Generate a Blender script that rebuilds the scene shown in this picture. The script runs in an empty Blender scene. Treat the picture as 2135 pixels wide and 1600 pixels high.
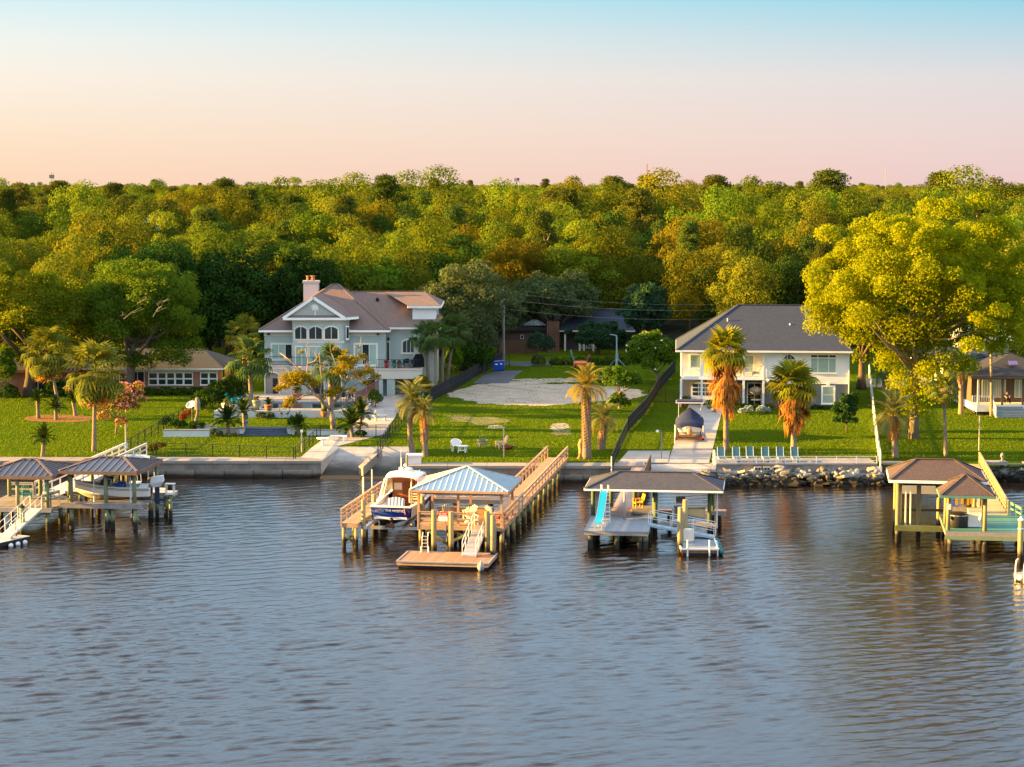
import bpy, math, random
import numpy as np
from mathutils import Vector as V, Matrix

# ------------------------------------------------------------------ camera, sky, sun, exposure
S = bpy.context.scene
C = S.collection
FPX, TH, CAMZ = 4300.0, math.atan(417 / 4300), 26.0
cam_d = bpy.data.cameras.new("camera")
cam = bpy.data.objects.new("camera", cam_d)
C.objects.link(cam)
cam.location = (0, 0, CAMZ)
cam.rotation_euler = (math.pi / 2 - TH, 0, 0)
cam_d.sensor_width = 36
cam_d.lens = FPX / 2135 * 36
cam_d.clip_end = 20000
S.camera = cam

SUN_EL, SUN_AZ = math.radians(10.5), math.radians(-1)      # from the left, a little from the camera's side
sdir = V((-math.cos(SUN_EL) * math.cos(SUN_AZ), -math.cos(SUN_EL) * math.sin(SUN_AZ), math.sin(SUN_EL)))
sl = bpy.data.lights.new("sun", "SUN")
sun = bpy.data.objects.new("sun", sl)
C.objects.link(sun)
sl.energy = 5.0
sl.angle = math.radians(0.6)
sl.color = (1.0, 0.56, 0.10)
sun.rotation_euler = sdir.to_track_quat("Z", "Y").to_euler()

w = bpy.data.worlds.new("World")
S.world = w
w.use_nodes = True
nt = w.node_tree
nt.nodes.clear()
def wn(t, **k):
    n = nt.nodes.new(t)
    for a, b in k.items(): setattr(n, a, b)
    return n
out = wn("ShaderNodeOutputWorld")
bg = wn("ShaderNodeBackground")
sky = wn("ShaderNodeTexSky", sky_type="NISHITA", sun_disc=False)
sky.sun_elevation = SUN_EL
sky.sun_rotation = math.atan2(sdir.x, sdir.y)
sky.air_density, sky.dust_density, sky.ozone_density = 1.0, 1.6, 1.2
tc = wn("ShaderNodeTexCoord")
sep = wn("ShaderNodeSeparateXYZ")
nt.links.new(tc.outputs["Generated"], sep.inputs[0])
def wmath(op, a, b=None, clamp=False):
    n = wn("ShaderNodeMath", operation=op, use_clamp=clamp)
    for i, x in enumerate((a, b)):
        if x is None: continue
        if isinstance(x, (int, float)): n.inputs[i].default_value = x
        else: nt.links.new(x, n.inputs[i])
    return n.outputs[0]
# low-sky gradient by elevation (sine of it), warmer towards the sun's side
z5 = wmath("MULTIPLY", sep.outputs[2], 2.0, True)
def ramp(stops):
    r = wn("ShaderNodeValToRGB")
    r.color_ramp.interpolation = "EASE" if False else "LINEAR"
    e = r.color_ramp.elements
    e[0].position, e[0].color = stops[0][0] * 2, (*stops[0][1], 1)
    e[1].position, e[1].color = stops[-1][0] * 2, (*stops[-1][1], 1)
    for p, c in stops[1:-1]:
        x = e.new(p * 2); x.color = (*c, 1)
    nt.links.new(z5, r.inputs[0])
    return r.outputs[0]
west = ramp([(0, (.98, .68, .48)), (.022, (.99, .78, .58)), (.05, (.97, .88, .76)), (.068, (.88, .91, .86)), (.088, (.66, .87, .92)),
             (.16, (.80, 1.34, 1.82)), (.5, (1.95, 2.2, 2.55))])
east = ramp([(0, (.85, .60, .58)), (.022, (.84, .67, .64)), (.05, (.76, .72, .73)), (.068, (.54, .70, .77)), (.088, (.30, .66, .81)),
             (.16, (.74, 1.28, 1.80)), (.5, (1.88, 2.16, 2.55))])
xf = wmath("ADD", wmath("MULTIPLY", sep.outputs[0], 2.1), 0.5, True)
mixwe = wn("ShaderNodeMix", data_type="RGBA")
nt.links.new(xf, mixwe.inputs[0]); nt.links.new(west, mixwe.inputs[6]); nt.links.new(east, mixwe.inputs[7])
# above the haze band the physical sky takes over
nsc = wn("ShaderNodeMix", data_type="RGBA", blend_type="MULTIPLY")
nsc.inputs[0].default_value = 1.0
nt.links.new(sky.outputs[0], nsc.inputs[6]); nsc.inputs[7].default_value = (0.12, 0.12, 0.12, 1)
fz = wmath("MULTIPLY", wmath("SUBTRACT", sep.outputs[2], 0.12), 2.2, True)
fz = wmath("MULTIPLY", fz, 0.45)
mixs = wn("ShaderNodeMix", data_type="RGBA")
nt.links.new(fz, mixs.inputs[0]); nt.links.new(mixwe.outputs[2], mixs.inputs[6]); nt.links.new(nsc.outputs[2], mixs.inputs[7])
nt.links.new(mixs.outputs[2], bg.inputs[0])
bg.inputs[1].default_value = 0.150
nt.links.new(bg.outputs[0], out.inputs[0])

S.view_settings.view_transform = "Standard"
S.view_settings.look = "None"
S.view_settings.exposure = 2.75
S.view_settings.gamma = 1.0
S.view_settings.use_curve_mapping = False
try:
    S.cycles.max_bounces = 6; S.cycles.diffuse_bounces = 3; S.cycles.glossy_bounces = 3
    S.cycles.transmission_bounces = 4; S.cycles.transparent_max_bounces = 6
    S.cycles.caustics_reflective = False; S.cycles.caustics_refractive = False
except Exception: pass

# ------------------------------------------------------------------ survey helpers: sight lines of the photograph -> real places
def _ray(px, py):
    cx, cy = (px - 1067.5) / FPX, (800 - py) / FPX
    return V((cx, math.cos(TH) + cy * math.sin(TH), -math.sin(TH) + cy * math.cos(TH)))
def P(px, py, z):
    r = _ray(px, py); t = (z - CAMZ) / r.z
    return V((r.x * t, r.y * t, z))
def Q(px, py, Y):
    r = _ray(px, py); t = Y / r.y
    return V((r.x * t, Y, CAMZ + r.z * t))
def gh(Y): return 1.4 + .02 * (max(185, min(Y, 260)) - 185)
def G(px, py):
    z = 1.9
    for _ in range(10):
        p = P(px, py, z); z = gh(p.y)
    return V((p.x, p.y, z))

# ------------------------------------------------------------------ mesh helpers
class MB:
    def __init__(s): s.v = []; s.f = []
    def add(s, vs, fs):
        n = len(s.v); s.v += [tuple(a) for a in vs]; s.f += [tuple(i + n for i in f) for f in fs]; return s
    def box(s, x0, x1, y0, y1, z0, z1):
        return s.add([(x0,y0,z0),(x1,y0,z0),(x1,y1,z0),(x0,y1,z0),(x0,y0,z1),(x1,y0,z1),(x1,y1,z1),(x0,y1,z1)],
                     [(3,2,1,0),(4,5,6,7),(0,1,5,4),(1,2,6,5),(2,3,7,6),(3,0,4,7)])
    def boxc(s, c, d, rz=0, rx=0, ry=0):
        M = Matrix.Translation(V(c)) @ Matrix.Rotation(rz, 4, 'Z') @ Matrix.Rotation(ry, 4, 'Y') @ Matrix.Rotation(rx, 4, 'X')
        hx, hy, hz = d[0]/2, d[1]/2, d[2]/2
        vs = [M @ V((a*hx, b*hy, c2*hz)) for c2 in (-1, 1) for a, b in ((-1,-1),(1,-1),(1,1),(-1,1))]
        return s.add(vs, [(3,2,1,0),(4,5,6,7),(0,1,5,4),(1,2,6,5),(2,3,7,6),(3,0,4,7)])
    def beam(s, p, q, wd, ht=None, up=(0,0,1)):
        p, q = V(p), V(q); ht = ht or wd
        d = (q - p); L = d.length; d.normalize()
        u = V(up)
        if abs(d.dot(u)) > .98: u = V((0,1,0)) if abs(d.y) < .9 else V((1,0,0))
        a = d.cross(u).normalized(); b = a.cross(d).normalized()
        vs = []
        for o in (p, q):
            for i, j in ((-1,-1),(1,-1),(1,1),(-1,1)): vs.append(o + a*(i*wd/2) + b*(j*ht/2))
        return s.add(vs, [(0,1,2,3),(7,6,5,4),(0,4,5,1),(1,5,6,2),(2,6,7,3),(3,7,4,0)])
    def tube(s, pts, r, n=6, caps=True):
        pts = [V(p) for p in pts]; m = len(pts)
        rs = r if isinstance(r, (list, tuple)) else [r]*m
        vs, fs = [], []; pa = None
        for i, p in enumerate(pts):
            d = (pts[min(i+1, m-1)] - pts[max(i-1, 0)]).normalized()
            if pa is None:
                u = V((0,0,1)) if abs(d.z) < .9 else V((1,0,0)); a = d.cross(u).normalized()
            else:
                a = pa - d*pa.dot(d); a = a.normalized() if a.length > 1e-6 else d.orthogonal().normalized()
            b = d.cross(a).normalized(); pa = a
            for k in range(n):
                t = 2*math.pi*k/n; vs.append(p + a*(math.cos(t)*rs[i]) + b*(math.sin(t)*rs[i]))
        for i in range(m-1):
            for k in range(n):
                k2 = (k+1) % n; fs.append((i*n+k, i*n+k2, (i+1)*n+k2, (i+1)*n+k))
        if caps: fs += [tuple(range(n))[::-1], tuple((m-1)*n+k for k in range(n))]
        return s.add(vs, fs)
    def cyl(s, x, y, z0, z1, r0, r1=None, n=8):
        return s.tube([(x,y,z0),(x,y,z1)], [r0, r0 if r1 is None else r1], n)
    def lathe(s, c, prof, n=10):
        c = V(c); vs, fs = [], []; m = len(prof)
        for r, z in prof:
            for k in range(n):
                t = 2*math.pi*k/n; vs.append(c + V((r*math.cos(t), r*math.sin(t), z)))
        for i in range(m-1):
            for k in range(n):
                k2 = (k+1) % n; fs.append((i*n+k, i*n+k2, (i+1)*n+k2, (i+1)*n+k))
        fs += [tuple(range(n))[::-1], tuple((m-1)*n+k for k in range(n))]
        return s.add(vs, fs)
    def poly(s, pts): return s.add(pts, [tuple(range(len(pts)))])
    def slab(s, pts, d=(0,0,-.1)):
        pts = [V(p) for p in pts]; n = len(pts); d = V(d)
        return s.add(pts + [p + d for p in pts], [tuple(range(n)), tuple(range(2*n-1, n-1, -1))] + [((i+1) % n, i, n+i, n+(i+1) % n) for i in range(n)])
    def ell(s, c, r, n=8, m=5, rz=0):
        c = V(c); vs = [c + V((0,0,-r[2]))]; fs = []; R = Matrix.Rotation(rz, 3, 'Z')
        for i in range(1, m):
            ph = -math.pi/2 + math.pi*i/m
            for k in range(n):
                t = 2*math.pi*k/n; vs.append(c + R @ V((r[0]*math.cos(ph)*math.cos(t), r[1]*math.cos(ph)*math.sin(t), r[2]*math.sin(ph))))
        vs.append(c + V((0,0,r[2])))
        for k in range(n):
            k2 = (k+1) % n; fs.append((0, 1+k2, 1+k)); fs.append((len(vs)-1, 1+(m-2)*n+k, 1+(m-2)*n+k2))
        for i in range(m-2):
            for k in range(n):
                k2 = (k+1) % n; fs.append((1+i*n+k, 1+i*n+k2, 1+(i+1)*n+k2, 1+(i+1)*n+k))
        return s.add(vs, fs)
    def build(s, name, m, parent=None, smooth=False, **props):
        me = bpy.data.meshes.new(name); me.from_pydata(s.v, [], s.f); me.update()
        if smooth: me.polygons.foreach_set("use_smooth", [True]*len(me.polygons))
        return link(name, me, m, parent, **props)

def link(name, me, m, parent=None, **props):
    o = bpy.data.objects.new(name, me); C.objects.link(o)
    if m is not None and not me.materials: me.materials.append(m)
    if parent is not None: o.parent = parent
    for k, v in props.items(): o[k] = v
    return o
def share(o, name=None, loc=(0,0,0), rz=0, parent=None):
    c = bpy.data.objects.new(name or o.name.split('.')[0], o.data); C.objects.link(c)
    c.location = loc; c.rotation_euler = (0, 0, rz); c.parent = parent if parent is not None else o.parent
    return c
def tag(o, label, cat, group=None):
    o['label'] = label; o['category'] = cat
    if group: o['group'] = group
    return o
def thing(name, label, cat, loc=(0,0,0), rz=0, group=None):
    o = bpy.data.objects.new(name, None); C.objects.link(o)
    o.location = loc; o.rotation_euler = (0, 0, rz); o.empty_display_size = .2
    return tag(o, label, cat, group)
def dup(root, loc, rz=0, label=None, sc=None, group=None):
    def cp(o, par):
        c = o.copy(); C.objects.link(c)
        if par is not None: c.parent = par
        for ch in list(o.children): cp(ch, c)
        return c
    r = cp(root, None); r.location = loc; r.rotation_euler = (0, 0, rz)
    if sc is not None: r.scale = sc if hasattr(sc, '__len__') else (sc,)*3
    if label: r['label'] = label
    if group: r['group'] = group
    return r
def np_mesh(name, verts, quads):
    me = bpy.data.meshes.new(name)
    nv, nq = len(verts), len(quads); k = quads.shape[1]
    me.vertices.add(nv); me.vertices.foreach_set("co", np.ascontiguousarray(verts, dtype=np.float32).ravel())
    me.loops.add(nq*k); me.loops.foreach_set("vertex_index", np.ascontiguousarray(quads, dtype=np.int32).ravel())
    me.polygons.add(nq); me.polygons.foreach_set("loop_start", np.arange(0, nq*k, k, dtype=np.int32))
    me.update(calc_edges=True)
    return me

# ------------------------------------------------------------------ materials
class NT:
    def __init__(s, name):
        s.m = bpy.data.materials.new(name); s.m.use_nodes = True; s.t = s.m.node_tree; s.t.nodes.clear()
        s.out = s.n("ShaderNodeOutputMaterial")
    def n(s, t, **k):
        x = s.t.nodes.new(t)
        for a, b in k.items(): setattr(x, a, b)
        return x
    def l(s, a, b): s.t.links.new(a, b)
    def coord(s, kind="Object", scale=None):
        c = s.n("ShaderNodeTexCoord").outputs[kind]
        if scale is None: return c
        mp = s.n("ShaderNodeMapping"); mp.inputs["Scale"].default_value = scale; s.l(c, mp.inputs[0]); return mp.outputs[0]
    def noise(s, vec, sc, det=3, rough=.55):
        x = s.n("ShaderNodeTexNoise"); x.inputs["Scale"].default_value = sc; x.inputs["Detail"].default_value = det
        x.inputs["Roughness"].default_value = rough; s.l(vec, x.inputs["Vector"]); return x.outputs["Fac"]
    def math(s, op, a, b=None, clamp=False):
        x = s.n("ShaderNodeMath", operation=op, use_clamp=clamp)
        for i, q in enumerate((a, b)):
            if q is None: continue
            if isinstance(q, (int, float)): x.inputs[i].default_value = q
            else: s.l(q, x.inputs[i])
        return x.outputs[0]
    def mix(s, f, a, b, mode="MIX"):
        x = s.n("ShaderNodeMix", data_type="RGBA", blend_type=mode)
        for i, q in ((0, f), (6, a), (7, b)):
            if isinstance(q, (int, float)): x.inputs[i].default_value = q
            elif isinstance(q, (tuple, list)): x.inputs[i].default_value = (*q[:3], 1)
            else: s.l(q, x.inputs[i])
        return x.outputs[2]
    def rmp(s, f, lo, hi):
        x = s.n("ShaderNodeMapRange"); s.l(f, x.inputs[0]); x.inputs[1].default_value = lo; x.inputs[2].default_value = hi; return x.outputs[0]
    def bump(s, h, st, dist):
        b = s.n("ShaderNodeBump"); b.inputs["Strength"].default_value = st; b.inputs["Distance"].default_value = dist; s.l(h, b.inputs["Height"]); return b.outputs[0]
    def pbr(s, col, rough=.8, normal=None, metal=0, spec=.3):
        p = s.n("ShaderNodeBsdfPrincipled")
        if isinstance(col, (tuple, list)): p.inputs["Base Color"].default_value = (*col[:3], 1)
        else: s.l(col, p.inputs["Base Color"])
        if isinstance(rough, (int, float)): p.inputs["Roughness"].default_value = rough
        else: s.l(rough, p.inputs["Roughness"])
        p.inputs["Metallic"].default_value = metal
        p.inputs["Specular IOR Level"].default_value = spec
        if normal is not None: s.l(normal, p.inputs["Normal"])
        s.l(p.outputs[0], s.out.inputs[0]); return p

_mats = {}
def sc(c, k): return tuple(min(1, x*k) for x in c)
def mat(name, col, rough=.75, var=.25, scale=1.5, metal=0, spec=.3, stretch=(1,1,1), bump=.0, bscale=20, rnd=.12, wet=False, dirt=None):
    """weathered paint / wood / concrete: broad stains + fine grain, a little change from piece to piece"""
    if name in _mats: return _mats[name]
    t = NT(name); co = t.coord("Object", stretch)
    n1 = t.noise(co, scale, 5); n2 = t.noise(co, scale*9, 3)
    f = t.math("ADD", t.math("MULTIPLY", n1, .65), t.math("MULTIPLY", n2, .35))
    f = t.rmp(f, .3, .7)
    c = t.mix(f, sc(col, 1-var), sc(col, 1+var))
    if dirt is not None:
        c = t.mix(t.math("MULTIPLY", t.rmp(t.noise(co, scale*.6, 6, .7), .5, .72), .8), c, dirt)
    if rnd:
        oi = t.n("ShaderNodeObjectInfo").outputs["Random"]
        hv = t.n("ShaderNodeHueSaturation"); t.l(c, hv.inputs["Color"])
        t.l(t.math("ADD", t.math("MULTIPLY", oi, 2*rnd), 1-rnd), hv.inputs["Value"]); c = hv.outputs[0]
    if wet:   # tide line: slimy dark foot above the water, barnacles above that
        g = t.n("ShaderNodeNewGeometry").outputs["Position"]; sp = t.n("ShaderNodeSeparateXYZ"); t.l(g, sp.inputs[0])
        wv = t.math("ADD", sp.outputs[2], t.math("MULTIPLY", t.math("SUBTRACT", n1, .5), .35))
        hi, lo = (.95, .55) if wet is True else (wet, wet*.35)
        c = t.mix(t.rmp(wv, hi, lo), c, (.028, .024, .016))
    nrm = t.bump(t.noise(co, bscale, 4), bump, .03) if bump else None
    t.pbr(c, rough, nrm, metal, spec)
    _mats[name] = t.m
    return t.m
def shingles(name, col, col2, sx=.3, sy=.16, var=.5):
    if name in _mats: return _mats[name]
    t = NT(name); co = t.coord("Object")
    # courses follow height: use horizontal position and z
    sp = t.n("ShaderNodeSeparateXYZ"); t.l(co, sp.inputs[0])
    cb = t.n("ShaderNodeCombineXYZ"); t.l(t.math("ADD", sp.outputs[0], sp.outputs[1]), cb.inputs[0]); t.l(t.math("MULTIPLY", sp.outputs[2], 2.1), cb.inputs[1])
    b = t.n("ShaderNodeTexBrick"); t.l(cb.outputs[0], b.inputs["Vector"])
    b.inputs["Scale"].default_value = 1; b.inputs["Brick Width"].default_value = sx; b.inputs["Row Height"].default_value = sy
    b.inputs["Mortar Size"].default_value = .012; b.inputs["Bias"].default_value = 0
    b.inputs["Color1"].default_value = (*col, 1); b.inputs["Color2"].default_value = (*col2, 1); b.inputs["Mortar"].default_value = (*sc(col, .5), 1)
    c = t.mix(t.rmp(t.noise(co, .35, 5), .3, .7), b.outputs[0], sc(col, 1+var))
    c = t.mix(.35, b.outputs[0], c)
    c = t.mix(t.rmp(t.noise(co, 14, 2), .35, .65), sc(col, .7), c)
    t.pbr(c, .92, t.bump(t.noise(co, 30, 3), .5, .02), 0, .2)
    _mats[name] = t.m; return t.m
def bricks(name, c1, c2, mortar, w_=.24, h_=.085):
    if name in _mats: return _mats[name]
    t = NT(name); co = t.coord("Object"); sp = t.n("ShaderNodeSeparateXYZ"); t.l(co, sp.inputs[0])
    cb = t.n("ShaderNodeCombineXYZ"); t.l(t.math("ADD", sp.outputs[0], sp.outputs[1]), cb.inputs[0]); t.l(sp.outputs[2], cb.inputs[1])
    b = t.n("ShaderNodeTexBrick"); t.l(cb.outputs[0], b.inputs["Vector"]); b.inputs["Scale"].default_value = 1
    b.inputs["Brick Width"].default_value = w_; b.inputs["Row Height"].default_value = h_; b.inputs["Mortar Size"].default_value = .008
    for k, v in (("Color1", c1), ("Color2", c2), ("Mortar", mortar)): b.inputs[k].default_value = (*v, 1)
    c = t.mix(t.rmp(t.noise(co, 1.2, 4), .3, .7), sc(c1, .8), b.outputs[0])
    t.pbr(c, .9, t.bump(b.outputs["Fac"], -.4, .02), 0, .2); _mats[name] = t.m; return t.m
def leafmat(name, col, col2, trans=.35, clump=.7, rnd=.25, hue=.03):
    """leaf: diffuse both sides plus light through the blade; colour differs from leaf to leaf, spray to spray, tree to tree"""
    if name in _mats: return _mats[name]
    t = NT(name); co = t.coord("Object")
    f = t.math("ADD", t.math("MULTIPLY", t.noise(co, clump, 3), .6), t.math("MULTIPLY", t.noise(co, 6, 2), .5))
    c = t.mix(t.rmp(f, .35, .75), col, col2)
    oi = t.n("ShaderNodeObjectInfo").outputs["Random"]
    hv = t.n("ShaderNodeHueSaturation"); t.l(c, hv.inputs["Color"])
    t.l(t.math("ADD", t.math("MULTIPLY", oi, 2*rnd), 1-rnd), hv.inputs["Value"])
    r2 = t.math("FRACT", t.math("MULTIPLY", oi, 7.31))
    t.l(t.math("ADD", t.math("MULTIPLY", r2, 2*hue), .5-hue), hv.inputs["Hue"])
    d = t.n("ShaderNodeBsdfDiffuse"); t.l(hv.outputs[0], d.inputs[0])
    tr = t.n("ShaderNodeBsdfTranslucent"); t.l(t.mix(1, hv.outputs[0], (1.7, 1.5, .5), "MULTIPLY"), tr.inputs[0])
    mx = t.n("ShaderNodeMixShader"); mx.inputs[0].default_value = trans
    t.l(d.outputs[0], mx.inputs[1]); t.l(tr.outputs[0], mx.inputs[2])
    t.l(mx.outputs[0], t.out.inputs[0]); _mats[name] = t.m; return t.m
def glass(name, col=(.02, .03, .035), rough=.06):
    if name in _mats: return _mats[name]
    t = NT(name); t.pbr(col, rough, None, 0, .6); _mats[name] = t.m; return t.m
# ------------------------------------------------------------------ river
def make_water():
    rng = np.random.default_rng(5)
    x0, x1, y0, y1, dx, dy = -52, 52, 82, 184.5, .19, .135
    xs = np.arange(x0, x1 + .01, dx); ys = np.arange(y0, y1 + .01, dy)
    X, Y = np.meshgrid(xs, ys)
    Z = np.zeros_like(X); DX = np.zeros_like(X); DY = np.zeros_like(X)
    for i in range(150):
        lam = .40 * (1.8 / .40) ** (rng.random() ** 1.25)
        ang = math.radians(112 + rng.normal() * 21)
        k = 2 * math.pi / lam
        a = .0095 * lam ** .95 * rng.uniform(.5, 1.2)
        ph = rng.uniform(0, 6.28)
        th = k * (X * math.cos(ang) + Y * math.sin(ang)) + ph; cs = a * np.cos(th)
        Z += a * np.sin(th); DX += cs * math.cos(ang); DY += cs * math.sin(ang)
    # gusts: patches of livelier and calmer water
    m = .80 + .25 * np.sin(X * .11 + 1.3 * np.sin(Y * .07)) * np.sin(Y * .09 + 2 + np.sin(X * .05))
    m *= np.clip((Y - 60) / 40, .85, 1) * np.clip((205 - Y) / 75, .35, 1)
    Z *= m * .31; DX *= m * .31 * 1.7; DY *= m * .31 * 1.7
    edge = np.minimum.reduce([X - x0, x1 - X, Y - y0, y1 - Y])
    e3 = np.clip(edge / 3, 0, 1); Z *= e3; X = X + DX * e3; Y = Y + DY * e3
    ny, nx = X.shape
    v = np.stack([X, Y, Z], -1).reshape(-1, 3)
    i = np.arange(ny * nx).reshape(ny, nx)
    q = np.stack([i[:-1, :-1], i[:-1, 1:], i[1:, 1:], i[1:, :-1]], -1).reshape(-1, 4)
    n = len(v); B = 2500
    ext = np.array([(-B, -B, 0), (B, -B, 0), (B, y0, 0), (-B, y0, 0), (-B, y1, 0), (x0, y1, 0), (x0, y0, 0), (x1, y0, 0), (B, y1, 0), (x1, y1, 0)], float)
    xa = xs[-1]; ya = ys[-1]
    ext[9] = (xa, ya, 0); ext[7] = (xa, y0, 0); ext[5] = (x0, ya, 0); ext[4] = (-B, ya, 0); ext[8] = (B, ya, 0)
    eq = np.array([(0, 1, 2, 3), (3, 6, 5, 4), (7, 2, 8, 9)]) + n
    me = np_mesh("river_water", np.vstack([v, ext]), np.vstack([q, eq]))
    me.polygons.foreach_set("use_smooth", [True] * len(me.polygons))
    t = NT("river_water"); co = t.coord("Object", (1.0, 1.9, 1.0))
    mp = t.n("ShaderNodeMapping"); mp.inputs["Rotation"].default_value = (0, 0, math.radians(-28)); t.l(t.coord("Object"), mp.inputs[0])
    mp2 = t.n("ShaderNodeMapping"); mp2.inputs["Scale"].default_value = (.8, 2.2, 1); t.l(mp.outputs[0], mp2.inputs[0])
    h1 = t.noise(mp2.outputs[0], 2.4, 4, .62); h2 = t.noise(co, 9, 3, .6)
    h = t.math("ADD", h1, t.math("MULTIPLY", h2, .22))
    t_n = t.bump(h, .25, .06)
    p = t.pbr((.012, .008, .007), .05, t_n, 0, .5)
    p.inputs["IOR"].default_value = 1.34
    link("water", me, t.m, None, kind="structure", label="rippled brown river water")
make_water()

# ------------------------------------------------------------------ land
def grassmat(name, col, col2, col3):
    t = NT(name); co = t.coord("Object")
    a = t.noise(co, .22, 5, .6); b = t.noise(co, 2.2, 4); c_ = t.noise(co, 22, 3)
    c = t.mix(t.rmp(a, .35, .68), col, col2)
    c = t.mix(t.math("MULTIPLY", t.rmp(b, .5, .75), .65), c, col3)
    c = t.mix(t.math("MULTIPLY", t.rmp(t.noise(co, .55, 6, .7), .54, .72), .55), c, (.20, .17, .06))
    c = t.mix(t.math("MULTIPLY", t.rmp(t.noise(co, .09, 3), .5, .7), .35), c, (.07, .15, .006))
    c = t.mix(t.rmp(c_, .25, .75), sc_mix(col, .6), c)
    h = t.math("ADD", t.noise(t.coord("Object", (1, .45, 1)), 16, 3, .7), t.math("MULTIPLY", t.noise(co, 2.5, 3), .9))
    nb = t.bump(h, 1.0, .22)
    d = t.n("ShaderNodeBsdfDiffuse"); t.l(c, d.inputs[0]); t.l(nb, d.inputs["Normal"])
    tr = t.n("ShaderNodeBsdfTranslucent"); t.l(c, tr.inputs[0]); t.l(nb, tr.inputs["Normal"])
    mx = t.n("ShaderNodeMixShader"); mx.inputs[0].default_value = .25; t.l(d.outputs[0], mx.inputs[1]); t.l(tr.outputs[0], mx.inputs[2])
    t.l(mx.outputs[0], t.out.inputs[0]); return t.m
def sc_mix(c, k): return tuple(x * k for x in c)
M_grass = grassmat("lawn_grass", (.085, .165, .008), (.125, .205, .010), (.17, .175, .025))
M_forestfloor = mat("woodland_soil", (.035, .04, .018), .95, .5, .2)
M_conc = mat("concrete", (.42, .37, .33), .9, .18, .5, bump=.2, dirt=(.25, .21, .17))
M_wallconc = mat("seawall_concrete", (.23, .20, .17), .95, .35, .8, bump=.5, bscale=6, dirt=(.12, .10, .085), wet=.45)
M_capconc = mat("seawall_cap", (.29, .25, .215), .9, .2, .7, bump=.3, dirt=(.26, .22, .18))
M_sand0 = mat("bare_sand", (.48, .41, .34), .97, .22, .35, bump=.6, bscale=5, dirt=(.27, .22, .15))
def sandmat():
    t = NT("bare_sand_grassy"); co = t.coord("Object")
    c = t.mix(t.rmp(t.noise(co, .4, 6, .65), .35, .65), (.37, .30, .23), (.46, .38, .30))
    c = t.mix(t.math("MULTIPLY", t.rmp(t.noise(t.coord("Object", (.5, 1, 1)), .5, 7, .72), .55, .66), .7), c, (.13, .16, .03))
    c = t.mix(t.math("MULTIPLY", t.rmp(t.noise(co, 5, 3), .55, .75), .5), c, (.20, .16, .12))
    t.pbr(c, .97, t.bump(t.noise(co, 3, 5, .7), .8, .12), 0, .15); return t.m
M_sand = sandmat()
M_asph = mat("asphalt", (.075, .075, .085), .95, .3, .5, bump=.3)

SHORE = [(-1500, -17.0, 182.0), (-17.0, -9.1, 191.0), (-9.1, 11.6, 178.8), (11.6, 17.7, 181.0), (17.7, 1500, 178.7)]
g = MB()
for xa, xb, yf in SHORE:
    rows = [yf] + [y for y in (185, 260, 292) if y > yf]
    for a, b in zip(rows, rows[1:]):
        g.poly([(xa, a, gh(a)), (xb, a, gh(a)), (xb, b, gh(b)), (xa, b, gh(b))])
g.build("lawn", M_grass, None, kind="structure", label="mown green lawns sloping up from the seawall")
g = MB(); g.poly([(-3000, 292, 2.9), (3000, 292, 2.9), (9000, 14000, 2.9), (-9000, 14000, 2.9)])
g.build("ground", M_forestfloor, None, kind="structure", label="shaded ground under the woods")

def wall(name, xa, xb, yf, top, cap, label, thick=1.2, mw=None, z0=-1.2, joints=0):
    r = thing(name, label, "seawall", ((xa+xb)/2, yf, 0))
    L = xb - xa
    MB().box(-L/2, L/2, 0, thick, z0, top - .22).build("wall_face", mw or M_wallconc, r)
    n = max(1, int(L / 3.2)); s = L / n
    proto = None
    for i in range(n):
        if proto is None: o = proto = MB().box(-s/2 + .015, s/2 - .015, -.10, cap, -.22, .02).build("cap_slab", M_capconc, r)
        else: o = share(proto)
        o.location = (-L/2 + s*(i+.5), 0, top)
    if joints:
        k = int(L / joints); pr = None
        for i in range(k):
            if pr is None: o = pr = MB().box(-joints/2 + .03, joints/2 - .03, -.22, -.002, -.9, .62).build("wall_block", mw or M_wallconc, r)
            else: o = share(pr)
            o.location = (-L/2 + joints*(i+.5), 0, 0)
    return r
wall("seawall", -75, -17.0, 182.0, gh(182)+.02, 2.6, "long grey concrete seawall left of the boat ramp, below the fenced lawn", joints=2.6)
wall("seawall", -9.1, 11.6, 178.8, gh(180)+.02, 2.0, "seawall with pale cap at the foot of the vacant lot, between the two ramps", joints=1.7)
# boat ramp
def ramp_sheet(name, pts, m, label):
    b = MB(); b.slab(pts, (0, 0, -.25)); return b.build(name, m, None, kind="structure", label=label)
M_rampwet = mat("ramp_concrete", (.40, .36, .33), .85, .25, .6, bump=.4, wet=1.15, dirt=(.16, .14, .12))
ramp_sheet("boat_ramp", [(-17.0, 176.4, -.62), (-9.1, 176.4, -.62), (-9.1, 191.2, gh(191)+.02), (-17.0, 191.2, gh(191)+.02)], M_rampwet, "sloping concrete boat ramp into the water")
ramp_sheet("boat_ramp", [(11.75, 173.8, -.5), (17.55, 173.8, -.5), (17.55, 181.2, gh(181)+.03), (11.75, 181.2, gh(181)+.03)], M_rampwet, "short concrete ramp below the driveway")
b = MB()
q0, q1, q2, q3 = P(748, 972, .95), P(757, 974, .95), P(797, 938, 1.75), P(788, 936, 1.75)
b.slab([q0, q1, q2, q3], (0, 0, -2.1))
tag(b.build("ramp_wall", M_capconc), "stained concrete wall stub on the right side of the wide boat ramp", "wall")

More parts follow.
